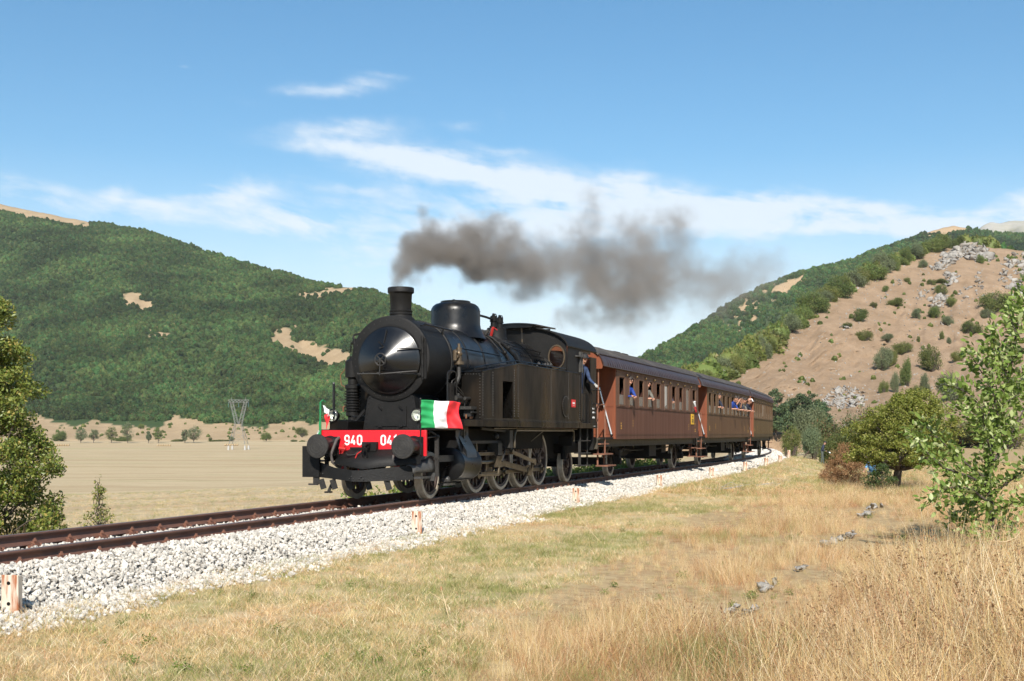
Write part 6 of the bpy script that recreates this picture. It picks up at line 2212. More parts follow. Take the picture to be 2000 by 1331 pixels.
BR = [
    ([(1945, 1085), (1938, 1010), (1930, 940), (1938, 870), (1958, 790), (1975, 710), (1992, 610), (2004, 555)], .3, .050, .010),
    ([(1935, 985), (1900, 958), (1868, 950), (1838, 958), (1815, 985)], -.5, .022, .005),
    ([(1932, 950), (1890, 930), (1846, 915), (1805, 880), (1780, 840)], -.25, .022, .004),
    ([(1932, 940), (1880, 900), (1845, 868), (1812, 838), (1792, 822)], .3, .016, .004),
    ([(1936, 890), (1925, 845), (1918, 800), (1895, 770), (1862, 755), (1848, 752)], -.4, .020, .004),
    ([(1945, 850), (1915, 820), (1880, 800), (1858, 790)], .4, .014, .004),
    ([(1950, 815), (1938, 760), (1938, 700), (1942, 650), (1945, 632)], -.3, .016, .003),
    ([(1955, 795), (1925, 740), (1900, 700), (1892, 672)], .4, .014, .003),
    ([(1968, 740), (1950, 690), (1945, 660)], .5, .010, .003),
    ([(1940, 900), (1975, 850), (2005, 790), (2030, 740)], .4, .020, .005),
    ([(1945, 960), (1985, 930), (2020, 900), (2060, 890)], -.4, .020, .005),
    ([(1940, 1000), (1975, 985), (2010, 975)], -.4, .014, .004),
    ([(1975, 710), (2010, 670), (2040, 610)], -.3, .014, .004), ([(1985, 650), (1972, 620), (1975, 595)], .2, .010, .003),
    ([(1938, 1020), (1905, 1015), (1872, 1020), (1850, 1010)], .4, .012, .003), ([(1958, 790), (1990, 770), (2020, 720)], .5, .012, .003),
    ([(1930, 940), (1905, 985), (1880, 985), (1850, 965)], .6, .012, .003), ([(1992, 610), (2020, 580), (2050, 570)], .2, .01, .003),
    ([(1945, 1050), (1962, 1030), (1990, 1030)], .3, .010, .003), ([(1942, 1060), (1925, 1040), (1905, 1045)], -.2, .008, .003),
]
Tq = thing('young_tree', 'young tree with wind turned pale green leaves at the right edge', 'tree', tuple(bp))
rg = np.random.default_rng(77)
paths = []; cen = []; dirs = []
for pts, dep, r0, r1 in BR:
    q = br(pts, dep * 1.6)
    paths.append((q, r0, r1))
    for i in range(len(q) - 1):
        L = (q[i + 1] - q[i]).length
        if len(pts) >= 8 and i < 2: continue
        n_ = int(L * 185)
        for _ in range(n_):
            t_ = rg.uniform(0, 1); a = q[i].lerp(q[i + 1], t_)
            o = Vector(rg.normal(size=3)); o.normalize(); o *= rg.uniform(.03, .20)
            cen.append(a + o); dirs.append(o + Vector((-.10, -.02, .05)))
link('trunk', trunk_mesh('trunk', M_BARK, paths), Tq)
cen = np.array([tuple(c) for c in cen]); dirs = np.array([tuple(c) for c in dirs])


def broad_leaves(c, d0, size, seed):
    """curled broad leaves, six faces each"""
    rg = np.random.default_rng(seed); n = len(c)
    d = d0 / np.linalg.norm(d0, axis=1)[:, None] + rg.normal(size=(n, 3)) * .45; d /= np.linalg.norm(d, axis=1)[:, None]
    a = rg.normal(size=(n, 3)); a -= d * (a * d).sum(1)[:, None]; a /= np.linalg.norm(a, axis=1)[:, None]
    nn = np.cross(d, a); s = (size * rg.uniform(.55, 1.25, n))[:, None]; cu = rg.uniform(.05, .35, n)[:, None]
    def pt(u, w, h): return c + d * s * u + a * s * w + nn * s * (h + cu * u * u)
    V = np.stack([pt(0, 0, 0), pt(.3, .26, .08), pt(.7, .22, .08), pt(1.0, 0, 0), pt(.7, -.22, .08), pt(.3, -.26, .08), pt(.5, 0, 0)], 1).reshape(-1, 3)
    k = np.arange(n)[:, None] * 7
    tri = [(0, 6, 1), (1, 6, 2), (2, 6, 3), (3, 6, 4), (4, 6, 5), (5, 6, 0)]
    f = np.concatenate([k + j for t in tri for j in t], 1).reshape(-1)
    return V, f, np.full(6 * n, 3)


v, f, lt = broad_leaves(cen, dirs, .102, 4)
link('crown', np_mesh('crown', v, f, lt, M_SAP, True), Tq)

# --- hedge, pines and bushes beyond the end of the train
def bush_protos():
    out = {}
    for nm, m, ncl, per, rc, lf in (('green', M_WOODG, 90, 60, .20, .10), ('red', M_REDB, 90, 60, .20, .10),
                                    ('grey', leaf_mat('grey_green_leaf', (.10, .13, .06), (.17, .20, .10), None, .2, .6, .1), 90, 60, .2, .10)):
        out[nm] = []
        for k in range(3):
            rgl = np.random.default_rng(500 + k * 3 + len(nm)); cs = []
            lobes = [(0, 0, .80, .62)] + [(.62 * math.cos(a_), .62 * math.sin(a_), rgl.uniform(.35, .95), rgl.uniform(.30, .52)) for a_ in rgl.uniform(0, 6.28, 5)]
            for (x_, y_, z_, r_) in lobes:
                d_ = rgl.normal(size=(int(10 + 70 * r_ * r_), 3)); d_ /= np.linalg.norm(d_, axis=1)[:, None]; d_ *= (r_ * rgl.uniform(.45, 1.05, len(d_)))[:, None]
                cs.append(d_ + np.array([x_, y_, z_]))
            cs = np.concatenate(cs); cs = cs[cs[:, 2] > .04]
            me, c = crown_mesh('bush', m, 50 + k + len(nm) * 7, 1, 1, .85, .75, ncl, per, rc * .62, lf * .85, centres=cs)
            rg = np.random.default_rng(k)
            tm = trunk_mesh('trunk', M_BARK, [(bend((0, 0, -.15), q, rg, 4, .1), .05, .008) for q in c[:26]])
            out[nm].append((me, tm))
    return out


BUSH = bush_protos()


def bush(kind, loc, w_, h_, label, group, name='bush', seed=0, cat='bush'):
    me, tm = BUSH[kind][seed % 3]
    T = thing(name, label, cat, tuple(loc), seed * 1.7, group)
    T.scale = (w_ / 2 * (1 + .18 * math.sin(seed * 2.3)), w_ / 2, h_ / 1.6 * (1 + .15 * math.cos(seed * 1.9)))
    link('foliage', me, T); link('trunk', tm, T)
    return T


HEDGE = [  # px, Y, width px, top y, kind, label
    (1580, 118, 62, 798, 'grey', 'pale grey green bush left of the reddening bush'), (1548, 112, 40, 815, 'green', 'small green bush near the foot of the pines'),
    (1625, 106, 92, 792, 'red', 'reddening bush behind the standing bystander'), (1640, 92, 80, 838, 'green', 'green bush just right of the standing bystander'),
    (1700, 100, 100, 786, 'red', 'broad reddening bush half behind the hawthorn'), (1690, 84, 70, 840, 'green', 'dark bush behind the dried brown shrub'),
    (1590, 100, 46, 830, 'grey', 'low pale bush left of the standing bystander'), (1790, 120, 110, 785, 'green', 'green bush behind the crown of the hawthorn'),
    (1880, 130, 120, 800, 'red', 'reddening bush right of the hawthorn'), (1960, 125, 110, 805, 'green', 'green bush behind the young tree'),
    (2060, 120, 130, 800, 'green', 'green bush beyond the right edge')]
for i, (px, Y, wp, yt, kd, lb) in enumerate(HEDGE[:-1]):
    p = at(px, Y); zt = HC + (YH - yt) / F * Y
    bush(kd, p - Vector((0, 0, .1)), wp / F * Y, zt - p.z, lb, 'bushes beyond the end of the train', seed=i)
PINES = [(1516, 166, 762, 2.0, 'pine nearest the last coach'), (1543, 172, 778, 2.2, 'second pine from the last coach'), (1566, 168, 766, 2.3, 'tallest middle pine behind the bushes'), (1588, 176, 772, 2.2, 'fourth pine from the last coach'), (1602, 172, 786, 2.0, 'pine farthest right of its row')]
for i, (px, Y, yt, r_, lb) in enumerate(PINES):
    p = at(px, Y); p.z = HC - .4 + .0 * i
    H = HC + (YH - yt) / F * Y - p.z
    branchy_tree('pine_tree', 'dark green ' + lb, 'pine', p, H, [(.12 * H, r_ * .8), (.3 * H, r_ * 1.05), (.55 * H, r_ * .95), (.8 * H, r_ * .6), (H, r_ * .15)], 60 + i, M_PINE, 90, 60, .55, .30, .14, (0, 0), 'pines beyond the end of the train', base=.12, trunk_top=.95, flat=.6)

# --- trees along the far edge of the field, far left
EDGE = [(158, 838, 26, 'grey', 'broad grey green tree nearest the blackthorn on the field edge'), (183, 840, 20, 'grey', 'second grey green tree from the blackthorn on the field edge'),
        (218, 836, 24, 'green', 'upright tree below the yellow green slope on the field edge'), (250, 827, 24, 'grey', 'tallest forked tree of the field edge row'),
        (290, 843, 12, 'grey', 'thin small tree of the field edge row'), (309, 836, 21, 'green', 'round tree with dark shadow on the field edge'),
        (361, 840, 14, 'grey', 'narrow tree paired with the broad one on the field edge'), (379, 833, 28, 'grey', 'broad open tree farthest right in the field edge row')]
for i, (px, yt, wp, kd, lb) in enumerate(EDGE):
    Y = 575; p = at(px, Y); zt = HC + (YH - yt) / F * Y
    H = zt - p.z; r_ = wp / F * Y / 2
    branchy_tree('field_tree', lb, 'tree', p, H, [(.25 * H, r_ * .5), (.5 * H, r_), (.75 * H, r_ * .95), (H, r_ * .35)], 90 + i, BUSH[kd][0][0].materials[0], 60, 26, r_ * .28, .5, .16, (0, 0), 'trees along the far edge of the field', base=.12, trunk_top=.6)
for i, (px, yt, wp, lb) in enumerate([(345, 858, 30, 'low green bush beside the broad tree on the field edge'), (432, 856, 44, 'widest low bush just left of the pylon'), (452, 848, 14, 'dark round bush on the slope behind the pylon'),
                                      (120, 842, 34, 'dark green bush on the slope by the blackthorn'), (275, 825, 14, 'round dark tree at the forest foot above the field'), (240, 848, 40, 'yellow green bush on the tan slope'),
                                      (412, 853, 8, 'tiny round bush on the tan slope'), (573, 858, 16, 'small bush on the field edge left of the locomotive'), (590, 858, 12, 'smallest bush beside the locomotive on the field edge'),
                                      (590, 832, 24, 'yellow green bush on the slope left of the locomotive'), (520, 842, 20, 'green bush on the slope right of the pylon')]):
    Y = 600 if i not in (3, 5) else 605; p = at(px, Y); zt = HC + (YH - yt) / F * Y
    if yt < 852 and i not in (3, 5): p.z = zt - wp / F * Y * .8
    bush('green', p - Vector((0, 0, .4)), wp / F * Y, max(1.5, zt - p.z), lb, 'bushes below the far hill', seed=i)

# --- bushes on the rocky hill
def on_hill(hill, px, py):
    lo, hi = 0.0, 1.0
    for _ in range(40):
        m = (lo + hi) / 2
        q = hill.pos(np.array([px]), np.array([m])); y = hill.proj(q)[1][0]
        if y > py: lo = m
        else: hi = m
    return Vector(hill.pos(np.array([px]), np.array([lo]))[0])


HB = [(1677, 618, 32, 20, 'paired bush above the lone boulder'), (1690, 655, 34, 24, 'round bush under the paired bush on the left slope'), (1731, 658, 26, 16, 'low bush right of the round bush on the left slope'),
      (1748, 592, 30, 14, 'flat bush left of the middle outcrop'), (1705, 595, 14, 12, 'small bush on the upper left slope'), (1789, 612, 20, 22, 'pointed bush below the middle outcrop'), (1828, 612, 28, 20, 'wide bush below the middle outcrop'),
      (1856, 590, 26, 18, 'bush right of the middle outcrop'), (1854, 626, 28, 20, 'round bush standing alone in the middle of the slope'), (1841, 568, 22, 22, 'bush on the rocks below the summit outcrop'),
      (1945, 592, 62, 34, 'largest bush below the right outcrop'), (1930, 612, 26, 18, 'bush under the largest one on the right'), (1895, 640, 42, 26, 'double bush on the right slope'), (1840, 655, 10, 16, 'narrow green bush in the lower middle slope'),
      (1853, 666, 10, 14, 'tiny yellowish bush in the lower middle slope'), (1793, 662, 8, 14, 'thin dark upright bush on the open slope'), (1767, 680, 46, 22, 'spreading bush above the tall lower clump'), (1722, 706, 36, 40, 'tall clump left of the conical tree'),
      (1742, 700, 22, 34, 'yellowish upright clump left of the conical tree'), (1726, 755, 18, 26, 'lower clump beside the pale cliff'), (1747, 752, 14, 34, 'thin clump beside the conical tree'), (1772, 730, 26, 54, 'conical tree on the lower slope'),
      (1790, 764, 34, 30, 'dark bush at the foot of the conical tree'), (1808, 756, 22, 36, 'dark upright bush right of the conical tree'), (1822, 706, 56, 44, 'broad grey green bush in the lower right slope'),
      (1868, 694, 26, 24, 'bush right of the broad grey green one'), (1862, 762, 56, 46, 'dark clump low on the slope behind the young tree'), (1818, 552, 18, 10, 'flat bush in the summit rocks'), (1836, 548, 26, 12, 'low bush in the gap of the summit rocks'),
      (1803, 516, 20, 16, 'bush at the upper edge left of the summit rocks'), (1913, 508, 18, 14, 'bush left of the right outcrop'), (1773, 546, 14, 12, 'small bush left of the summit outcrop'), (1535, 648, 16, 14, 'bush among the stones at the wood edge'),
      (1728, 565, 12, 10, 'smallest bush high on the left slope'), (1655, 634, 18, 12, 'bush left of the paired bush')]
for i, (px, py, wp, hp, lb) in enumerate(HB):
    q = on_hill(HK, px, py + hp * .45); D_ = q.y
    bush(['green', 'green', 'grey'][i % 3], q - Vector((0, 0, .25)), wp / F * D_ * 1.08, hp / F * D_ * 1.2, lb, 'bushes scattered on the rocky hill', 'hill_bush', i)
# --- single trees along the wood's edge on the ridge, one by one
rg = np.random.default_rng(5)
for i in range(34):
    px = 1375 + i * 15.2 + rg.uniform(-4, 4)
    t_ = .985 + rg.uniform(0, .03)
    q = Vector(HK.pos(np.array([px]), np.array([t_]))[0]); D_ = q.y
    if px > 1890: continue
    hp = np.interp(px, [1375, 1450, 1600, 1750, 1890], [40, 46, 44, 38, 28]) * rg.uniform(.75, 1.12)
    H = hp / F * D_
    side = ['left end', 'lower third', 'middle', 'upper third', 'summit end'][min(4, int((px - 1375) / 105))]
    look = ['broad', 'rounded', 'tall', 'low'][i % 4] + ' ' + ['mid green', 'yellowish green', 'grey green'][(i // 2) % 3]
    bush(['green', 'green', 'green', 'grey'][i % 4], q - Vector((0, 0, .3)), H * rg.uniform(.95, 1.35), H, look + ' tree on the wood edge of the rocky ridge, %s' % side, 'trees along the edge of the ridge wood', 'ridge_tree', i + 3, 'tree')
# dead white tree and two thin poles below the wood edge
q = on_hill(HK, 1433, 728); D_ = q.y
T = thing('dead_tree', 'bleached dead tree standing at the lower wood edge', 'tree', tuple(q))
rgd = np.random.default_rng(8)
pth = [(bend((0, 0, -.3), (0, .2, 2.4), rgd, 5, .04), .10, .03)]
for k in range(26):
    z = rgd.uniform(.4, 2.3); a = rgd.uniform(0, 6.28); L = .95 * (1 - z / 3.2)
    pth.append((bend((0, 0, z), (L * math.cos(a), L * math.sin(a), z + rgd.uniform(.1, .5)), rgd, 4, .1), .035, .012))
link('trunk', trunk_mesh('trunk', M_DEADW, pth), T)
M_POLE = mat('grey_weathered_pole', (.28, .25, .21), (.2, .18, .15), .9, scale=5, bump=.4)
for px, py, hp, lb in ((1413, 752, 30, 'taller thin grey pole standing on the slope above the coaches'), (1393, 742, 14, 'short grey pole at the wood edge above the coaches')):
    q = on_hill(HK, px, py); D_ = q.y
    T = thing('wooden_pole', lb, 'pole', tuple(q), 0, 'poles above the coaches')
    H = hp / F * D_
    mb = MB(); mb.cyl((0, 0, -.5), (0, 0, H), .11, .08, 8); mb.build('shaft', M_POLE, T)
    mb = MB(); mb.bx(-.35, .35, -.04, .04, H * .93, H * .93 + .08); mb.build('cross_arm', M_POLE, T)

# ================================================================ rocks
M_ROCK = mat('pale_limestone', (.36, .335, .295), (.22, .20, .175), .95, scale=.9, bump=1.0, bscale=3, c3=(.24, .185, .125), c3s=.6, objrand=.15)


def rock_blocks(n, seed):
    """angular weathered blocks, shared by all outcrops"""
    rg = np.random.default_rng(seed); out = []
    bmb = bmesh.new(); bmesh.ops.create_icosphere(bmb, subdivisions=2, radius=1.0)
    bv = np.array([q.co[:] for q in bmb.verts]); bf = np.array([[x.index for x in fc.verts] for fc in bmb.faces]); bmb.free()
    for k in range(n):
        p = bv.copy()
        for _ in range(11):
            d = rg.normal(size=3); d /= np.linalg.norm(d); e = np.maximum(p @ d - rg.uniform(.18, .55), 0)
            p -= e[:, None] * d
        p += rg.normal(0, .045, p.shape)
        p *= rg.uniform(.6, 1.15, 3)
        ti = rg.uniform(-.5, .5); p[:, 0] += p[:, 2] * ti
        out.append(np_mesh('rock', p, bf.reshape(-1), np.full(len(bf), 3), M_ROCK))
    return out


ROCKS = rock_blocks(12, 5)


def outcrop(label, poly, n, size, seed, name='rock_outcrop'):
    rg = np.random.default_rng(seed)
    xs = [p[0] for p in poly]; ys = [p[1] for p in poly]
    c = on_hill(HK, sum(xs) / len(xs), sum(ys) / len(ys))
    T = thing(name, label, 'rock outcrop', tuple(c), 0, 'pale rock outcrops on the hill')
    m = 0
    while m < n:
        x, y = rg.uniform(min(xs), max(xs)), rg.uniform(min(ys), max(ys))
        if not in_poly(np.array([x]), np.array([y]), poly)[0]: continue
        q = on_hill(HK, x, y); s = rg.uniform(*size) * np.exp(rg.normal(0, .25)); m += 1
        o = link('rock', ROCKS[int(rg.integers(0, 12))], T)
        o.location = (q.x - c.x, q.y - c.y, q.z - c.z + s * .12); o.scale = (s, s, s * rg.uniform(.7, 1.2)); o.rotation_euler = (rg.normal() * .3, rg.normal() * .3, rg.uniform(0, 6.28))
    return T


outcrop('large jagged white summit outcrop under the ridge wood', [(1815, 528), (1838, 500), (1868, 484), (1895, 476), (1930, 488), (1940, 512), (1915, 515), (1880, 506), (1862, 520), (1845, 530)], 230, (.7, 2.2), 1)
outcrop('split slabs of rock just below the summit outcrop', [(1838, 545), (1850, 532), (1875, 532), (1872, 552), (1850, 560)], 34, (.7, 1.9), 2)
outcrop('grey striped outcrop at the right edge of the hill', [(1945, 545), (1965, 512), (1985, 492), (2030, 488), (2060, 560), (2010, 590), (1965, 575)], 190, (.7, 2.0), 3)
outcrop('middle cluster of white rocks on the slope', [(1812, 600), (1822, 580), (1848, 578), (1852, 592), (1832, 602)], 44, (.6, 1.5), 4)
outcrop('small cluster of rocks left of the middle cluster', [(1790, 588), (1800, 566), (1826, 562), (1812, 586)], 22, (.4, 1.0), 5)
outcrop('leaning pointed rocks right of the summit slabs', [(1898, 560), (1912, 532), (1922, 540), (1918, 565)], 14, (.6, 1.3), 6)
outcrop('pale broken cliff face low on the hill behind the pines', [(1598, 792), (1612, 775), (1640, 755), (1672, 758), (1700, 778), (1690, 795), (1640, 800)], 190, (.35, .9), 7)
outcrop('lone dark grey boulder pair on the left slope', [(1640, 640), (1650, 636), (1668, 640), (1664, 646), (1645, 646)], 7, (.5, 1.0), 8)
outcrop('line of rocks along the left edge of the wood', [(1505, 682), (1520, 664), (1532, 656), (1528, 672), (1514, 688)], 26, (.35, .8), 9)
outcrop('rock ledge crossing the upper left slope', [(1712, 590), (1722, 572), (1760, 545), (1765, 552), (1735, 580), (1720, 594)], 24, (.35, .8), 10)
outcrop('scattered blocks right of the middle cluster', [(1868, 575), (1878, 558), (1930, 560), (1925, 585), (1890, 590)], 26, (.3, .8), 11)
outcrop('single dark boulder low on the left slope', [(1566, 750), (1572, 745), (1578, 750), (1574, 755)], 3, (.4, .7), 12)
# loose stones over the slope
ST_HILL = lib('hill_stone', stone_meshes(8, M_ROCK, 9))
px, t_, p = HK.sample(15000, .03, .99, 77, 1400, 2300)
ix, iy = HK.proj(p)
dn = .10 + .9 * sstep(.52, .70, vnoise(ix * .035, iy * .05, 3, 4)) * (.35 + .65 * sstep(700, 560, iy))
rg = np.random.default_rng(3)
kp = rg.uniform(0, 1, len(p)) < dn * .85
p = p[kp]
s_ = rg.uniform(.12, .34, len(p)) * np.exp(rg.normal(0, .35, len(p)))
scatter('loose_hill_stones', p, rg.uniform(0, 6.28, (len(p), 3)), s_, 8, ST_HILL, 'loose pale stones strewn over the dry slope')

# low boulders in a broken row through the foreground grass
for i, (px, py, wp, lb) in enumerate([(1428, 1168, 26, 'pointed pale rock at the near end of the row in the grass'), (1465, 1170, 34, 'flat pale rock second from the near end'), (1500, 1128, 44, 'lichen spotted rock in the middle of the grass'),
                                     (1562, 1098, 30, 'small rock sunk in the grass right of the spotted rock'), (1625, 1048, 40, 'flat ledge of rock before the bushy end'), (1660, 1040, 34, 'pale slab beside the flat ledge'),
                                     (1692, 1000, 34, 'lower rock of the far pair in the grass'), (1708, 988, 44, 'topmost pale rock at the far end of the row')]):
    h_ = 1.25 + .55
    Y = F * (h_ - .12) / (py - YH)
    q = at(px, Y); s = wp / F * Y * .55
    T = thing('rock_ledge', lb, 'rock', tuple(q), 0, 'pale rocks in a row through the dry grass')
    rgb_ = np.random.default_rng(60 + i)
    for k_ in range(9):
        o = link('rock', ROCKS[(i + k_) % 12], T); r_ = s * rgb_.uniform(.35, .75) * (1.15 if k_ == 0 else 1)
        t_ = rgb_.uniform(-1.5, 1.5) * (k_ > 0)
        o.location = (t_ * s * 1.0, t_ * s * 1.9 + rgb_.normal() * s * .25, r_ * rgb_.uniform(-.05, .35) + .03)
        o.scale = (r_ * 1.4, r_ * 1.1, r_ * rgb_.uniform(.55, .95)); o.rotation_euler = (rgb_.normal() * .35, rgb_.normal() * .35, rgb_.uniform(0, 6.28))

# ================================================================ grass
M_STRAW = leaf_mat('dry_straw', (.58, .40, .17), (.77, .59, .31), (.90, .78, .52), .3, .6, .18, .02, .3)
M_BROWNG = leaf_mat('brown_dry_stem', (.42, .225, .10), (.60, .37, .18), (.72, .53, .31), .2, .7, .2, .02, .2)
M_RUSSET = leaf_mat('russet_dry_stem', (.34, .150, .060), (.52, .27, .12), (.64, .42, .23), .2, .7, .2, .02, .2)
M_GREENG = leaf_mat('short_green_grass', (.18, .215, .055), (.33, .335, .115), (.56, .46, .24), .25, .6, .2, .03, .25)
M_SEED = leaf_mat('brown_seed_head', (.24, .14, .07), (.36, .22, .11), None, .1, .8, .2, .01, .1)
M_WEED = leaf_mat('green_weed_leaf', (.09, .15, .025), (.20, .25, .05), (.26, .22, .07), .25, .5, .15)


def blades(n, hgt, spread, width, seed, mats, curve=.35, heads=0, lean=.18):
    """one tuft of grass: thin tapering three-step blades, some with seed heads"""
    rg = np.random.default_rng(seed)
    a = rg.uniform(0, 6.28, n); r = spread * np.sqrt(rg.uniform(0, 1, n))
    bx, by = r * np.cos(a), r * np.sin(a)
    h = hgt * rg.uniform(.45, 1.1, n)
    da = rg.uniform(0, 6.28, n); le = np.abs(rg.normal(0, lean, n)); cu = rg.uniform(0, curve, n)
    w_ = width * rg.uniform(.6, 1.3, n); wa = rg.uniform(0, 6.28, n)
    V = []; ts = (0, .4, .75, 1.0); ws = (1, .85, .55, .12)
    for t, ww in zip(ts, ws):
        off = h * (le * t + cu * t * t)
        x, y, z = bx + off * np.cos(da), by + off * np.sin(da), h * t * (1 - .25 * (le + cu) * t)
        V += [np.stack([x - w_ * ww * np.cos(wa) / 2, y - w_ * ww * np.sin(wa) / 2, z], -1), np.stack([x + w_ * ww * np.cos(wa) / 2, y + w_ * ww * np.sin(wa) / 2, z], -1)]
    V = np.stack(V, 1).reshape(-1, 3)
    k = np.arange(n)[:, None] * 8
    f = np.concatenate([k + j for q in ((0, 1, 3, 2), (2, 3, 5, 4), (4, 5, 7, 6)) for j in q], 1).reshape(-1)
    lt = np.full(3 * n, 4); mi = np.zeros(3 * n, int)
    if heads:
        hd = rg.choice(n, min(n, heads), replace=False)
        tip = V.reshape(n, 8, 3)[hd, 6:].mean(1)
        c = np.repeat(tip, 9, 0) + rg.normal(0, 1, (len(hd) * 9, 3)) * np.array([.008, .008, .03])
        v2, f2, l2 = leaves(c, rg.uniform(.012, .026, len(c)), seed + 1, up=.8)
        f = np.concatenate([f, f2 + len(V)]); V = np.concatenate([V, v2]); lt = np.concatenate([lt, l2]); mi = np.concatenate([mi, np.ones(len(l2), int)])
    me = np_mesh('tuft', V, f, lt, mats)
    me.polygons.foreach_set('material_index', mi.astype(np.int32))
    return me


TALL_LIB = lib('tall_tuft', [blades(46, .70, .20, .0042, 1, [M_STRAW, M_SEED], .45, 2), blades(40, .85, .22, .0042, 2, [M_STRAW, M_SEED], .5, 2), blades(50, .56, .24, .004, 3, [M_STRAW, M_SEED], .6, 1),
                             blades(42, .48, .22, .004, 4, [M_BROWNG, M_SEED], .6, 6, .3), blades(36, .58, .25, .004, 5, [M_RUSSET, M_SEED], .7, 4, .35), blades(44, .42, .25, .004, 6, [M_RUSSET, M_SEED], .8, 3, .4),
                             blades(40, .55, .25, .0042, 7, [M_STRAW, M_SEED], .9, 2, .45), blades(40, .40, .25, .004, 8, [M_GREENG, M_SEED], .6, 0, .3)])
SHORT_LIB = lib('short_tuft', [blades(34, .10, .13, .0036, 11, [M_GREENG], .9, 0, .5), blades(34, .075, .14, .0036, 12, [M_GREENG], 1.0, 0, .6), blades(30, .09, .14, .0036, 13, [M_STRAW], 1.1, 0, .8),
                               blades(30, .06, .15, .004, 14, [M_STRAW], 1.2, 0, 1.0), blades(26, .08, .15, .0036, 15, [M_BROWNG], 1.2, 0, 1.0), blades(30, .12, .12, .0036, 16, [M_STRAW], .9, 0, .6)])


def spread(n, box_, seed, power=1.0):
    """points over the ground in view, denser towards the camera"""
    rg = np.random.default_rng(seed)
    y = box_[2] + (box_[3] - box_[2]) * rg.uniform(0, 1, n) ** power
    hw_ = .47 * y + 1.0
    x = -hw_ + 2 * hw_ * rg.uniform(0, 1, n)
    return x, y, rg


def put(name, x, y, keep, smin, smax, lib_, nv, label, rg, tiltv=.12, shade=None, kinds=None):
    x, y = x[keep], y[keep]
    z = ground_z(x, y); n = len(x)
    s = rg.uniform(smin, smax, n)
    if shade is not None: s = s * shade[keep]
    rot = np.stack([rg.normal(0, tiltv, n), rg.normal(0, tiltv, n), rg.uniform(0, 6.28, n)], -1)
    ix = None
    if kinds is not None:                       # which tufts grow where: patches of their own
        w_ = vnoise(x * .45, y * .45, 91, 3) + rg.normal(0, .09, n)
        ix = np.array(kinds)[np.clip(((w_ - .25) / .5 * len(kinds)).astype(int), 0, len(kinds) - 1)]
        ix = np.where(rg.uniform(0, 1, n) < .25, rg.integers(0, nv, n), ix)
    return scatter(name, np.stack([x, y, z - .01], -1), rot, s, nv, lib_, label, seed=5, idx=ix)


x, y, rg = spread(40000, (0, 0, 6.5, 34), 31, 1.3)
tl = TALL(x, y); s_, v_ = sv(x, y)
dd_ = (x - OX) * CA - (y - OY) * SA
edge_ = np.interp(y, [0, 8, 12, 18, 25, 35, 60, 100], [7.2, 6.9, 5.9, 5.4, 5.0, 5.2, 7.0, 10.0])
pat = (.30 + .70 * sstep(0, 3.5, dd_ - edge_)) * (.45 + .95 * sstep(.3, .7, vnoise(x * .40, y * .40, 41, 3))) * np.interp(y, [0, 11, 16, 22, 32], [.82, .82, .68, .56, .50])
for bx_, by_ in ((1428, 1168), (1465, 1170), (1500, 1128), (1562, 1098), (1625, 1048), (1660, 1040), (1692, 1000), (1708, 988)):
    Yb_ = F * 1.68 / (by_ - YH); Xb_ = (bx_ - 1000) / F * Yb_
    pat = pat * (1 - .80 * np.exp(-(((x - Xb_) / .6) ** 2 + ((y - Yb_ + .9) / 1.3) ** 2)))
tx_, ty_ = bp.x, bp.y
pat = pat * (1 - .55 * np.exp(-((x - tx_) ** 2 + (y - ty_ + 1.0) ** 2) / 1.6))
put('tall_dry_grass', x, y, (rg.uniform(0, 1, len(x)) < tl * (.35 + .75 * vnoise(x * .6, y * .6, 17, 3))) & (v_ > 2.2), .70, 1.25, TALL_LIB, 8, 'tall dry straw coloured grass filling the right foreground', rg, .16, pat, kinds=[7, 4, 5, 3, 6, 2, 0, 1, 0, 4, 3, 5, 7])
x, y, rg = spread(13000, (0, 0, 30, 95), 33, 1.5)
tl = TALL(x, y); s_, v_ = sv(x, y)
put('far_dry_grass', x, y, (rg.uniform(0, 1, len(x)) < tl * .8) & (v_ > 3), .40, .75, TALL_LIB, 8, 'dry grass reaching back to the bushes', rg, .25, .5 + .8 * vnoise(x * .25, y * .25, 5, 3), kinds=[7, 3, 2, 0, 6, 1, 2, 5])
x, y, rg = spread(52000, (0, 0, 6.5, 40), 35, 1.25)
s_, v_ = sv(x, y); tl = TALL(x, y)
green = vnoise(x * .6, y * .6, 51, 3)
put('verge_grass', x, y, (v_ > 1.75 + (vnoise(x * 1.2, y * 1.2, 3, 3) - .5) * .9) & (tl < .6) & (rg.uniform(0, 1, len(x)) < .35 + green), .6, 1.25, SHORT_LIB, 6, 'short parched grass on the verge beside the ballast', rg, .15, kinds=[0, 1, 0, 5, 3, 2, 4])
x, y, rg = spread(26000, (0, 0, 13, 75), 36, 1.5)
s_, v_ = sv(x, y)
put('field_grass', x, y, (v_ < -2.2), .6, 1.3, SHORT_LIB, 6, 'mown straw stubble on the field beyond the track', rg, .2)
x, y, rg = spread(4200, (0, 0, 12, 34), 37, 1.2)
s_, v_ = sv(x, y)
put('trackside_weeds', x, y, (v_ < -2.0) & (v_ > -4.5), .35, .75, TALL_LIB, 8, 'dry weeds along the far side of the track', rg, .2)
x, y, rg = spread(26000, (0, 0, 34, 100), 38, 1.4)
s_, v_ = sv(x, y)
put('far_verge_grass', x, y, (v_ > 2.2) & (v_ < 30), 1.2, 2.6, SHORT_LIB, 6, 'short dry grass far along the line', rg, .2, kinds=[0, 1, 4, 3, 0, 2, 4])
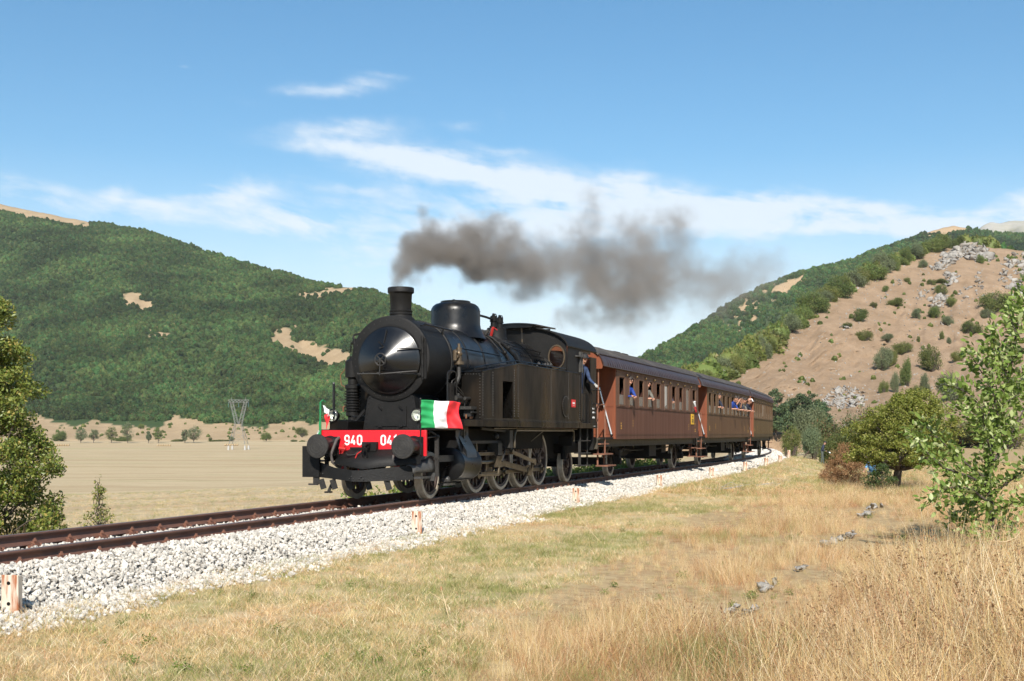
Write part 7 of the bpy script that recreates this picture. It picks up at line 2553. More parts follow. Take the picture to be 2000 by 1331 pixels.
# green weeds here and there
WEED_LIB = lib('weed', [crown_mesh('weed', M_WEED, 200 + k, .16, .16, .10, .09, 14, 9, .05, .05, shell=.3)[0] for k in range(3)])
x, y, rg = spread(900, (0, 0, 8, 60), 39, 1.2)
s_, v_ = sv(x, y)
put('green_weeds', x, y, (v_ > 1.6) & (vnoise(x * .4, y * .4, 63, 3) > .56), .15, .55, WEED_LIB, 3, 'small green weeds among the dry grass', rg)
x, y, rg = spread(5200, (0, 0, 24, 62), 40, 1.1)
s_, v_ = sv(x, y)
put('trackside_greenery', x, y, (v_ < -2.0) & (v_ > -4.0) & (s_ > 6.5) & (s_ < 40), 1.4, 3.4, WEED_LIB, 3, 'green weeds seen under the train beyond the track', rg)
# a few long bent stalks standing out in the right corner, each a plant of its own
M_STALK = mat('pale_dry_stalk', (.66, .52, .32), (.52, .36, .19), .8, scale=12)
rgs = np.random.default_rng(12)
for i, (px, py0, px1, py1, lb) in enumerate([(1660, 1180, 1700, 1115, 'long pale stalk leaning right in the middle of the tall grass'), (1735, 1235, 1772, 1160, 'pale stalk standing left of the right corner'), (1895, 1240, 1945, 1020, 'longest pale stalk crossing the young tree trunk'),
                                            (1848, 1290, 1880, 1150, 'pale bent stalk in the lower right corner'), (1975, 1250, 1990, 1080, 'upright pale stalk at the right edge'), (1545, 1085, 1565, 1040, 'forked pale stalk near the spotted rock'),
                                            (1180, 1060, 1120, 995, 'thin bare stalk at the edge of the verge'), (880, 1210, 862, 1150, 'dry stalk leaning over the mown verge')]):
    Y = 8.6 if py0 > 1220 else F * 1.75 / (py0 - YH)
    a = at(px, Y); b_ = P(px1, py1, Y + .3)
    T = thing('dry_stalk', lb, 'stalk', tuple(a), 0, 'single dry stalks in the grass')
    pth = [(bend((0, 0, -.05), b_ - a, rgs, 7, .06), .006, .002)]
    for q in range(3):
        c = (b_ - a) * rgs.uniform(.45, .9); pth.append((bend(c, c + Vector((rgs.normal() * .1, rgs.normal() * .05, rgs.uniform(.03, .14))), rgs, 4, .1), .003, .0015))
    link('stem', trunk_mesh('stem', M_STALK, pth), T)
    mb = MB(); mb.ball(b_ - a, .012, 6, 5, sc=(1, 1, 2)); mb.build('seed_head', M_SEED, T)
# ================================================================ people
M_SKIN = mat('warm_skin', (.50, .27, .185), (.44, .23, .155), .55, scale=8)  # one warm skin tone, slightly mottled at random
M_HAIR = mat('dark_hair', (.025, .017, .012), (.045, .03, .02), .6, scale=30, stretch=(1, 1, .3))
M_SHADES = mat('black_sunglasses', (.01, .01, .012), None, .1)
M_NAVY = mat('navy_cloth', (.018, .024, .045), (.028, .034, .06), .8, scale=9, bump=.2)
M_BLUE = mat('bright_blue_shirt', (.015, .055, .30), (.012, .04, .22), .75, scale=9, bump=.2)
M_DENIM = mat('blue_overall', (.045, .075, .16), (.03, .05, .11), .8, scale=9, bump=.2)
M_GREYS = mat('grey_shirt', (.17, .165, .14), (.13, .125, .11), .8, scale=9, bump=.2)
M_SKYB = mat('light_blue_shirt', (.16, .38, .66), (.12, .30, .56), .8, scale=9, bump=.2)
M_JEANS = mat('grey_green_trousers', (.085, .10, .085), (.06, .072, .062), .85, scale=9, bump=.2)
M_SHOE = mat('dark_shoes', (.02, .018, .016), None, .6)
M_CAP = mat('black_cap', (.014, .014, .015), None, .7)
M_WCAP = mat('white_cap', (.78, .78, .76), None, .7)
M_GLOVE = mat('grey_work_glove', (.42, .41, .38), (.3, .29, .27), .85, scale=12)
M_LIP = mat('lips', (.36, .12, .10), None, .5)
M_EYE = mat('eye', (.03, .02, .018), None, .2)

STAND = dict(pelvis=(0, 0, .95), waist=(0, 0, 1.12), chest=(0, 0, 1.34), neck0=(0, 0, 1.47), neck1=(.01, 0, 1.545), head0=(.02, 0, 1.60), head1=(.03, 0, 1.68), head2=(.02, 0, 1.755),
             shL=(0, .17, 1.40), elL=(.0, .24, 1.13), wrL=(.06, .25, .89), hdL=(.08, .25, .82), shR=(0, -.17, 1.40), elR=(.0, -.24, 1.13), wrR=(.06, -.25, .89), hdR=(.08, -.25, .82),
             hipL=(0, .09, .90), knL=(.02, .10, .50), anL=(-.01, .10, .09), toL=(.15, .11, .035), hipR=(0, -.09, .90), knR=(.02, -.10, .50), anR=(-.01, -.10, .09), toR=(.15, -.11, .035))
RAD = dict(pelvis=.145, waist=.135, chest=.155, neck0=.075, neck1=.055, head0=.072, head1=.098, head2=.072, shL=.072, elL=.045, wrL=.030, hdL=.034, shR=.072, elR=.045, wrR=.030, hdR=.034,
           hipL=.095, knL=.062, anL=.042, toL=.035, hipR=.095, knR=.062, anR=.042, toR=.035)
BONES = [('pelvis', 'waist', 'shirt'), ('waist', 'chest', 'shirt'), ('chest', 'neck0', 'shirt'), ('neck0', 'neck1', 'skin'), ('neck1', 'head0', 'skin'), ('head0', 'head1', 'skin'), ('head1', 'head2', 'skin'),
         ('chest', 'shL', 'shirt'), ('shL', 'elL', 'shirt'), ('elL', 'wrL', 'fore'), ('wrL', 'hdL', 'hand'), ('chest', 'shR', 'shirt'), ('shR', 'elR', 'shirt'), ('elR', 'wrR', 'fore'), ('wrR', 'hdR', 'hand'),
         ('pelvis', 'hipL', 'trousers'), ('hipL', 'knL', 'trousers'), ('knL', 'anL', 'trousers'), ('anL', 'toL', 'shoe'), ('pelvis', 'hipR', 'trousers'), ('hipR', 'knR', 'trousers'), ('knR', 'anR', 'trousers'), ('anR', 'toR', 'shoe')]


def person(label, loc, rz, pose=None, shirt=None, trousers=None, fore='skin', hand='skin', hair=None, cap=None, shades=False, group=None, look=0.0):
    """faces local +x; one continuous skinned body with five-fingered hands, hair / cap / glasses as children"""
    J = dict(STAND); J.update(pose or {})
    bm = bmesh.new(); lay = bm.verts.layers.skin.verify()
    vv = {}
    for n in J:
        v = bm.verts.new(J[n]); v[lay].radius = (RAD[n], RAD[n] * (1.0)); vv[n] = v
    vv['pelvis'][lay].use_root = True
    for a, b_, _ in BONES: bm.edges.new((vv[a], vv[b_]))
    me = bpy.data.meshes.new('person'); bm.to_mesh(me); bm.free()
    tmp = bpy.data.objects.new('person_tmp', me); COL.objects.link(tmp)
    tmp.modifiers.new('skin', 'SKIN'); sb = tmp.modifiers.new('sub', 'SUBSURF'); sb.levels = 1
    dg = bpy.context.evaluated_depsgraph_get()
    body = bpy.data.meshes.new_from_object(tmp.evaluated_get(dg))
    bpy.data.objects.remove(tmp)
    mats = {'skin': M_SKIN, 'shirt': shirt or M_NAVY, 'trousers': trousers or M_JEANS, 'shoe': M_SHOE}
    mats['fore'] = M_SKIN if fore == 'skin' else mats['shirt']; mats['hand'] = M_SKIN if hand == 'skin' else M_GLOVE
    ml = [M_SKIN, mats['shirt'], mats['trousers'], M_SHOE, mats['hand']]
    ix = {'skin': 0, 'shirt': 1, 'trousers': 2, 'shoe': 3, 'hand': 4, 'fore': 0 if fore == 'skin' else 1}
    seg = [(Vector(J[a]), Vector(J[b_]), ix[k], .5 * (RAD[a] + RAD[b_])) for a, b_, k in BONES]
    body.materials.clear()
    for m in ml: body.materials.append(m)
    bm = bmesh.new(); bm.from_mesh(body)
    for fc in bm.faces:
        c = fc.calc_center_median(); best = 9; bi = 1
        for a, b_, k, r in seg:
            d = b_ - a; t = max(0, min(1, (c - a).dot(d) / max(d.length_squared, 1e-9)))
            e = (c - (a + d * t)).length - r * .8
            if e < best: best, bi = e, k
        fc.material_index = bi; fc.smooth = True
    bm.to_mesh(body); bm.free()
    mb = MB()
    # fingers: five short bent chains rooted inside each palm
    for s in 'LR':
        w_, h_ = Vector(J['wr' + s]), Vector(J['hd' + s]); d = (h_ - w_).normalized()
        e_ = Vector(J['el' + s]); side = d.cross(Vector((0, 0, 1)))
        if side.length < .1: side = d.cross(Vector((0, 1, 0)))
        side.normalize(); nrm = side.cross(d)
        for k, L in enumerate((.062, .070, .066, .052)):
            o = h_ + side * ((k - 1.5) * .018)
            mb.tube([o - d * .01, o + d * L * .5 - nrm * .004, o + d * L * .85 - nrm * .022, o + d * L - nrm * .036], [.0095, .009, .008, .006], 6)
        o = h_ - d * .02 - side * .03
        mb.tube([h_ - d * .03, o - side * .012, o - side * .022 + d * .03, o - side * .018 + d * .052], [.011, .010, .009, .007], 6)
    fm = mb.mesh('fingers', mats['hand'], 60)
    # nose and ears
    mh = MB()
    H0, H1, H2 = Vector(J['head0']), Vector(J['head1']), Vector(J['head2'])
    up = (H2 - H0).normalized(); fw = Vector((math.cos(look), math.sin(look), 0)); fw = (fw - up * fw.dot(up)).normalized(); sd = up.cross(fw)
    mh.tube([H1 + fw * .085 + up * .02, H1 + fw * .112 - up * .018, H1 + fw * .095 - up * .028], [.010, .016, .010], 6)
    for q in (-1, 1): mh.ball(H1 + sd * (.088 * q), .026, 8, 5, sc=(.7, .5, 1.1))
    mh.tube([H1 - up * .07 + fw * .02, H1 + fw * .07 - up * .075, H1 + fw * .06 - up * .088], [.05, .034, .02], 8)
    hm = mh.mesh('features', M_SKIN, 60)
    bm = bmesh.new(); bm.from_mesh(body)
    n0 = len(bm.faces); bm.from_mesh(fm); bm.faces.ensure_lookup_table()
    for fc in bm.faces[n0:]: fc.material_index = 4; fc.smooth = True
    n1 = len(bm.faces); bm.from_mesh(hm); bm.faces.ensure_lookup_table()
    for fc in bm.faces[n1:]: fc.material_index = 0; fc.smooth = True
    bm.to_mesh(body); bm.free()
    o = link('person', body); o.location = loc; o.rotation_euler = (0, 0, rz)
    tag(o, label, 'person', group)
    mb = MB()
    for q in (-1, 1): mb.ball(H1 + fw * .088 + sd * (.034 * q) + up * .015, .012, 6, 5)
    mb.build('eyes', M_EYE, o)
    mb = MB(); mb.tube([H1 + fw * .092 - up * .052 + sd * .026, H1 + fw * .100 - up * .055, H1 + fw * .092 - up * .052 - sd * .026], .007, 5); mb.build('mouth', M_LIP, o)
    if hair or not cap:
        mb = MB(); vs = []
        rgh = random.Random(len(label))
        for j in range(7):
            for i in range(14):
                ph, th = math.pi * .62 * j / 6, 2 * math.pi * i / 14
                front = max(0, math.cos(th)); ph2 = ph * (1 - .42 * front)
                r = .112 + rgh.uniform(-.004, .006)
                vs.append(H1 + up * (.012 + r * math.cos(ph2)) + fw * (r * .98 * math.sin(ph2) * math.cos(th) - .006) + sd * (r * .9 * math.sin(ph2) * math.sin(th)))
        fs = [(j * 14 + i, j * 14 + (i + 1) % 14, (j + 1) * 14 + (i + 1) % 14, (j + 1) * 14 + i) for j in range(6) for i in range(14)]
        mb.add(vs, fs); mb.build('hair', hair or M_HAIR, o, smooth=70)
    if cap:
        mb = MB(); vs = []
        for j in range(6):
            for i in range(16):
                ph, th = math.pi * .5 * j / 5, 2 * math.pi * i / 16; r = .118
                vs.append(H1 + up * (.03 + r * .85 * math.cos(ph)) + fw * (r * math.sin(ph) * math.cos(th)) + sd * (r * .92 * math.sin(ph) * math.sin(th)))
        fs = [(j * 16 + i, j * 16 + (i + 1) % 16, (j + 1) * 16 + (i + 1) % 16, (j + 1) * 16 + i) for j in range(5) for i in range(16)]
        mb.add(vs, fs)
        v0 = [H1 + up * .035 + fw * (.10 * math.cos(t)) + sd * (.10 * math.sin(t)) for t in np.linspace(-1.1, 1.1, 8)]
        v1 = [H1 + up * .018 + fw * (.10 * math.cos(t) + .075 * math.cos(t) ** .5) + sd * (.10 * math.sin(t)) for t in np.linspace(-1.1, 1.1, 8)]
        mb.add(v0 + v1 + [p - up * .008 for p in v0 + v1], [(i, i + 1, 9 + i, 8 + i) for i in range(7)] + [(16 + i, 17 + i, 25 + i, 24 + i) for i in range(7)] + [(8 + i, 9 + i, 25 + i, 24 + i) for i in range(7)])
        mb.build('cap', cap, o, smooth=60)
    if shades:
        mb = MB()
        for q in (-1, 1):
            c = H1 + fw * .098 + sd * (.036 * q) + up * .016
            mb.lathe([(.0, .006), (.022, .005), (.027, .0), (.022, -.004), (.0, -.004)], c, fw, 12)
            mb.bar(H1 + fw * .09 + sd * (.06 * q) + up * .018, H1 + sd * (.092 * q) + up * .016, .006, .008)
        mb.bar(H1 + fw * .10 + sd * .012 + up * .02, H1 + fw * .10 - sd * .012 + up * .02, .006, .006)
        mb.build('sunglasses', M_SHADES, o)
    return o


def lean(dx, dz=0.0, twist=0.0, arms='rest'):
    """leaning out over a sill: the upper body moves out along +x and sinks a little"""
    d = {}
    for n, k in (('waist', .25), ('chest', .62), ('neck0', .85), ('neck1', .97), ('head0', 1.05), ('head1', 1.12), ('head2', 1.14), ('shL', .72), ('shR', .72)):
        p = STAND[n]; d[n] = (p[0] + dx * k, p[1], p[2] + dz * k)
    c = d['chest']; z = c[2]
    if arms == 'rest':           # both forearms on the sill
        d['elL'] = (c[0] + .12, .24, z - .17); d['wrL'] = (c[0] + .32, .10, z - .19); d['hdL'] = (c[0] + .36, .03, z - .19)
        d['elR'] = (c[0] + .12, -.24, z - .17); d['wrR'] = (c[0] + .32, -.10, z - .17); d['hdR'] = (c[0] + .36, -.03, z - .165)
    elif arms == 'down':
        d['elL'] = (c[0] + .06, .26, z - .22); d['wrL'] = (c[0] + .25, .26, z - .34); d['hdL'] = (c[0] + .31, .25, z - .37)
        d['elR'] = (c[0] + .02, -.25, z - .22); d['wrR'] = (c[0] + .16, -.22, z - .40); d['hdR'] = (c[0] + .20, -.20, z - .45)
    elif arms == 'camera':       # holding something up to the face
        h1 = d['head1']
        d['elL'] = (c[0] + .16, .22, z - .12); d['wrL'] = (h1[0] + .18, .09, h1[2] - .09); d['hdL'] = (h1[0] + .19, .05, h1[2] - .03)
        d['elR'] = (c[0] + .16, -.22, z - .12); d['wrR'] = (h1[0] + .18, -.09, h1[2] - .09); d['hdR'] = (h1[0] + .19, -.05, h1[2] - .03)
    return d


# driver leaning from the cab
rz_out = LOCO_RZ - math.pi / 2                       # facing out of the train on the near side
p = loco_pt(10.06, -1.16, 1.56)
pose = lean(.22, -.03, arms='down')
person('engine driver in black cap and blue overalls leaning from the cab', tuple(p), rz_out - .55, pose, M_DENIM, M_NAVY, 'shirt', 'glove', cap=M_CAP, look=.0)


def rider(coach, win, label, shirt, dy, dx_out, group='passengers leaning out of coach windows', arms='rest', turn=-.6, **kw):
    C = COACHES[coach]
    x = WINX[win] + WW / 2 + dy
    M = Matrix.Translation(C.location) @ Matrix.Rotation(C.rotation_euler.z, 4, 'Z')
    q = M @ Vector((x, -HW + .26, 1.22))
    return person(label, tuple(q), C.rotation_euler.z - math.pi / 2 + turn, lean(dx_out, -.06, arms=arms), shirt, M_JEANS, group=group, **kw)


rider(0, 1, 'man in bright blue shirt and sunglasses leaning from the second window', M_BLUE, -.04, .26, arms='rest', shades=True, fore='shirt')
rider(0, 3, 'passenger in grey shirt resting an arm on the fourth window', M_GREYS, .06, .20, arms='rest')
rider(0, 6, 'passenger inside the seventh window with a hand on the sill', M_NAVY, .0, -.06, arms='rest')
rider(1, 2, 'smiling passenger in navy shirt with folded arms on the middle coach', M_NAVY, .02, .30, arms='rest', turn=-.7)
rider(1, 5, 'passenger in blue shirt leaning lowest at the left of the cluster', M_BLUE, .25, .42, arms='rest')
rider(1, 6, 'passenger holding hands to the face left of the sunglasses pair', M_NAVY, .1, .34, arms='camera', shades=True)
rider(1, 7, 'passenger in dark shirt with sunglasses in the middle of the cluster', M_NAVY, -.05, .40, shades=True, arms='rest')
rider(1, 8, 'passenger with sunglasses close behind the middle of the cluster', M_GREYS, -.15, .36, shades=True, arms='rest')
rider(1, 9, 'bald passenger with sunglasses at the right of the cluster', M_NAVY, -.12, .44, shades=True, arms='rest', hair=M_SKIN)
rider(1, 9, 'passenger in white cap at the right end of the cluster', M_NAVY, .12, .36, arms='rest', cap=M_WCAP, turn=-.3)
# red and white cloth in the last window of the first coach
C0 = COACHES[0]
T3 = thing('small_flag', 'small white and red cloth hanging from the last window of the first coach', 'flag', tuple(Matrix.Translation(C0.location) @ Matrix.Rotation(C0.rotation_euler.z, 4, 'Z') @ Vector((WINX[9] + .1, -HW - .03, 2.0))), C0.rotation_euler.z)
for nm, cm, (xa, xb, za, zb) in (('flag_cloth', M_FWHITE, (0, .22, .24, .46)), ('flag_cloth', M_FRED, (.10, .36, .05, .26))):
    mb = MB(); vs = []; fs = []
    for j in range(7):
        for i in range(7):
            vs.append((xa + (xb - xa) * i / 6 + .05 * (1 - j / 6), -.02 - .03 * math.sin(i * 1.3 + j), za + (zb - za) * j / 6))
    for j in range(6):
        for i in range(6): fs.append((j * 7 + i, j * 7 + i + 1, j * 7 + i + 8, j * 7 + i + 7))
    mb.add(vs, fs); o = mb.build(nm, cm, T3, smooth=80); so = o.modifiers.new('t', 'SOLIDIFY'); so.thickness = .003
mb = MB(); mb.tube([(.0, .06, .5), (.12, -.01, .30), (.2, -.03, .06)], .010, 6); mb.build('flag_stick', M_POLE, T3)

# bystanders
b = at(1606, 88)
b.z = gz(b.x, b.y)
ps = dict(chest=(.05, 0, 1.33), neck0=(.10, 0, 1.45), neck1=(.14, 0, 1.52), head0=(.17, 0, 1.565), head1=(.20, 0, 1.635), head2=(.205, 0, 1.71), shL=(.06, .17, 1.39), shR=(.06, -.17, 1.39), waist=(.0, 0, 1.12),
          elL=(.02, .25, 1.13), wrL=(.22, .14, 1.05), hdL=(.28, .09, 1.04), elR=(.02, -.25, 1.13), wrR=(.22, -.14, 1.05), hdR=(.28, -.09, 1.04), knL=(.06, .12, .50), anL=(.10, .13, .09), toL=(.25, .14, .035), knR=(-.02, -.12, .50), anR=(-.10, -.13, .09), toR=(.05, -.14, .035))
person('bystander in dark jacket and grey trousers standing in the grass looking down', tuple(b), -.25, ps, M_NAVY, M_JEANS, 'shirt', cap=M_CAP)
q = b + Matrix.Rotation(-.25, 3, 'Z') @ Vector((.36, -.02, 1.0))
T4 = thing('camera', 'small white and black camera held by the standing bystander', 'camera', tuple(q), -.25)
mb = MB(); mb.bx(-.03, .03, -.07, .07, -.04, .05); mb.cyl((.03, 0, 0), (.12, 0, -.05), .035, n=12); mb.build('body', M_CAP, T4, bevel=.005)
mb = MB(); mb.cyl((.12, 0, -.05), (.22, 0, -.11), .042, .046, 12); mb.build('lens_barrel', M_WCAP, T4)
b = at(1704, 49)
sq = dict(pelvis=(-.22, 0, .36), waist=(-.14, 0, .52), chest=(.0, 0, .72), neck0=(.06, 0, .85), neck1=(.10, 0, .92), head0=(.12, 0, .97), head1=(.14, 0, 1.04), head2=(.14, 0, 1.12), shL=(.02, .17, .78), shR=(.02, -.17, .78),
          elL=(.20, .26, .60), wrL=(.40, .20, .62), hdL=(.47, .17, .63), elR=(.20, -.26, .60), wrR=(.36, -.30, .50), hdR=(.42, -.32, .48), hipL=(-.18, .10, .36), knL=(.22, .16, .46), anL=(.0, .16, .10), toL=(.16, .17, .04), hipR=(-.18, -.10, .36), knR=(.22, -.16, .46), anR=(.0, -.16, .10), toR=(.16, -.17, .04))
person('bystander in light blue shirt crouching behind the dried shrub', tuple(b), -1.9, sq, M_SKYB, M_JEANS)

# ================================================================ trackside posts
M_POSTP = mat('rust_streaked_white_paint', (.66, .58, .47), (.56, .45, .33), .7, scale=8, stretch=(3, 3, .5), bump=.3, c3=(.34, .12, .05), c3s=5, c3r=(.46, .58))
for i, (px, Yp, hgt, wd, lb) in enumerate([(20, 11.35, .37, .17, 'rust streaked white post nearest the camera at the left edge'), (814, 20.2, .40, .17, 'rusty white post on the ballast below the locomotive'), (1125, 28.9, .40, .17, 'rusty white post on the ballast below the first coach'),
                                          (1288, 37.4, .42, .17, 'rusty white post below the gap between first and second coach'), (1390, 45.9, .42, .18, 'rusty white post below the second coach'), (1456, 53.7, .45, .18, 'rusty white post below the third coach'),
                                          (1497, 61.5, .48, .2, 'rusty white post just past the third coach'), (1524, 68, .5, .2, 'rusty white post on the bend of the ballast'), (1541, 82, .6, .2, 'smallest rusty white post far round the bend')]):
    q = Vector(((px - 1000) / F * Yp, Yp, -.46))
    T = thing('marker_post', lb, 'post', tuple(q - Vector((0, 0, .06))), -.12 + .05 * i, 'rusty white posts along the ballast')
    mb = MB()
    mb.bx(-wd / 2, wd / 2, -.012, .0, 0, hgt + .06); mb.bx(-wd / 2, -wd / 2 + .014, .0, .07, 0, hgt + .06); mb.bx(wd / 2 - .014, wd / 2, .0, .07, 0, hgt + .05)
    mb.build('channel', M_POSTP, T, bevel=.004)
    mb = MB()
    for z in (hgt * .42, hgt * .95): mb.cyl((-.01, -.016, z), (-.01, -.0125, z), .018, n=10)
    mb.build('bolt_hole', M_DARKIN, T)
M_FPOST = mat('dark_fence_wood', (.055, .035, .025), (.09, .06, .045), .9, scale=9, bump=.4)
for px, Yp, hp, tl_, lb in ((1534.5, 92, 20, 0, 'upright dark fence post beyond the train'), (1546, 90, 22, .32, 'dark fence post leaning right beyond the train'), (1566, 84, 20, .75, 'fallen dark fence post leaning far right')):
    q = at(px, Yp); L = hp / F * Yp * 1.05
    T = thing('fence_post', lb, 'fence post', tuple(q), 0, 'old fence posts beyond the train')
    mb = MB(); d = Vector((math.sin(tl_), 0, math.cos(tl_))) * L
    mb.tube([Vector((0, 0, -.2)), d * .5 + Vector((.01, 0, 0)), d], [.055, .05, .04], 7); mb.build('stake', M_FPOST, T)
    mb = MB(); mb.tube([d * .75, d * .75 + Vector((.5, .1, -.25)), d * .6 + Vector((1.0, .1, -.5))], .006, 4); mb.build('loose_wire', M_DARKIN, T)

# dead branches on the verge
rgd = np.random.default_rng(4)
for px, py, lb, sc in ((1405, 968, 'heap of grey dead branches on the verge left of the weeds', 1.0), (1470, 952, 'long dead branch lying on the verge', 1.3)):
    Y = F * 1.85 / (py - YH) ; q = at(px, Y)
    T = thing('dead_branch', lb, 'branch', tuple(q), 0, 'dead branches on the verge')
    pth = []
    for k in range(12 if sc == 1.0 else 5):
        a = rgd.uniform(-.5, .9) if sc > 1 else rgd.uniform(0, 6.28); L = rgd.uniform(.4, 1.0) * sc
        pth.append((bend((rgd.normal() * .2, rgd.normal() * .1, .03), (L * math.cos(a), L * math.sin(a) * .5, rgd.uniform(.03, .28)), rgd, 5, .12), .011, .003))
    link('twigs', trunk_mesh('twigs', M_DEADW, pth), T)

# ================================================================ pylon and wires
M_STEELP = mat('galvanised_lattice_steel', (.26, .26, .24), (.20, .20, .185), .6, metal=.3, scale=4)
M_CONC = mat('pale_concrete', (.44, .43, .40), (.36, .35, .32), .9, scale=4)
M_INS = mat('blue_glass_insulator', (.10, .22, .26), None, .2)
YP = 480.0
q = at(466, YP)
k = YP / F
PY = thing('power_pylon', 'grey lattice power pylon on white concrete feet in the field', 'pylon', tuple(q))
Z0 = q.z; zz = lambda py: HC + (YH - py) / F * YP - Z0
hz = lambda px: (px - 468) * k
mb = MB()
lv = [(zz(868), 3.2), (zz(852), 2.45), (zz(840), 1.9), (zz(829), 1.35)]
def corners(z, h): return [Vector((-h, -h, z)), Vector((h, -h, z)), Vector((h, h, z)), Vector((-h, h, z))]
TH = .10
for (za, ha), (zb, hb) in zip(lv[:-1], lv[1:]):
    A, B = corners(za, ha), corners(zb, hb)
    for i in range(4):
        j = (i + 1) % 4
        mb.bar(A[i], B[i], TH * 1.3, TH * 1.3); mb.bar(A[i], B[j], TH * .7, TH * .7); mb.bar(A[j], B[i], TH * .7, TH * .7); mb.bar(B[i], B[j], TH * .7, TH * .7)
mb.build('lower_tower', M_STEELP, PY)
mb = MB()
zt, zw = zz(786), zz(829)
for sg in (-1, 1):
    prev = None
    for t in np.linspace(0, 1, 6):
        cx = sg * (.7 + 2.1 * t); z = zw + (zt - zw) * t; w_ = .65 - .1 * t
        c = [Vector((cx - w_, -.65, z)), Vector((cx + w_, -.65, z)), Vector((cx + w_, .65, z)), Vector((cx - w_, .65, z))]
        if prev:
            for i in range(4):
                j = (i + 1) % 4; mb.bar(prev[i], c[i], TH, TH); mb.bar(prev[i], c[j], TH * .6, TH * .6); mb.bar(c[i], c[j], TH * .6, TH * .6)
        prev = c
mb.build('fork', M_STEELP, PY)
mb = MB()
n_ = 12
for i in range(n_):
    xa, xb = -4.1 + 8.2 * i / n_, -4.1 + 8.2 * (i + 1) / n_
    for y in (-.6, .6):
        mb.bar((xa, y, zt), (xb, y, zt), TH, TH); mb.bar((xa, y, zt + .95), (xb, y, zt + .95), TH, TH)
        mb.bar((xa, y, zt if i % 2 else zt + .95), (xb, y, zt + .95 if i % 2 else zt), TH * .7, TH * .7)
for x in (-3.2, -1.6, 1.6, 3.2): mb.bar((x, -.6, zt), (x, .6, zt), TH, TH)
for sg in (-1, 1): mb.bar((sg * 2.8, 0, zt + .95), (sg * 2.8, 0, zt + 1.9), TH, TH)
mb.build('cross_arm', M_STEELP, PY)
for x in (-4.0, 0, 4.0):
    mb = MB()
    for q_ in range(8): mb.cyl((x, 0, zt - .2 - q_ * .24), (x, 0, zt - .36 - q_ * .24), .17, .10, 8)
    mb.build('insulator', M_INS, PY)
for (x, y) in ((-3.3, -3.3), (3.3, -3.3), (3.3, 3.3), (-3.3, 3.3)):
    mb = MB(); mb.lathe([(.5, -.8), (.42, 1.0), (.32, 1.6), (.0, 1.7)], (x, y, 0), (0, 0, 1), 12); mb.build('concrete_foot', M_CONC, PY)
for i, x in enumerate((-4.0, 0, 4.0)):
    a = q + Vector((x, 0, zt - 2.2))
    e = Vector((-520 + x, 640, 6.5 - i * .0))
    pts = []
    for t in np.linspace(0, 1, 20): pts.append(a.lerp(e, t) - Vector((0, 0, 7.0 * 4 * t * (1 - t) * .5)) - a)
    T = thing('power_line', ['leftmost power wire running left from the pylon', 'middle power wire running left from the pylon', 'rightmost power wire running left from the pylon'][i], 'wire', tuple(a), 0, 'power wires from the pylon')
    mb = MB(); mb.tube(pts, .014, 4); mb.build('wire', M_UNDER, T)
# straw bales lying in three rows at the far edge of the field
M_BALE = mat('straw_bale', (.42, .31, .18), (.34, .245, .135), .95, scale=5, bump=.5)
for r_, (x0, x1, n_, lb) in enumerate(((108, 136, 6, 'straw bale of the row near the blackthorn'), (306, 334, 6, 'straw bale of the row below the round field tree'), (438, 466, 6, 'straw bale of the row beside the pylon'))):
    for k_ in range(n_):
        q_ = at(x0 + (x1 - x0) * (k_ + .5) / n_, 540 if r_ < 2 else 545)
        mb = MB(); mb.cyl((-.38, 0, .42), (.38, 0, .42), .44, n=14); mb.lathe([(.45, .0), (.45, .04)], (-.2, 0, .42), (1, 0, 0), 14); mb.lathe([(.45, .0), (.45, .04)], (.16, 0, .42), (1, 0, 0), 14)
        o = mb.build('straw_bale', M_BALE, None); o.location = q_; tag(o, ['leftmost', 'second', 'third', 'fourth', 'fifth', 'rightmost'][k_] + ' ' + lb, 'straw bale', 'straw bales at the far edge of the field')
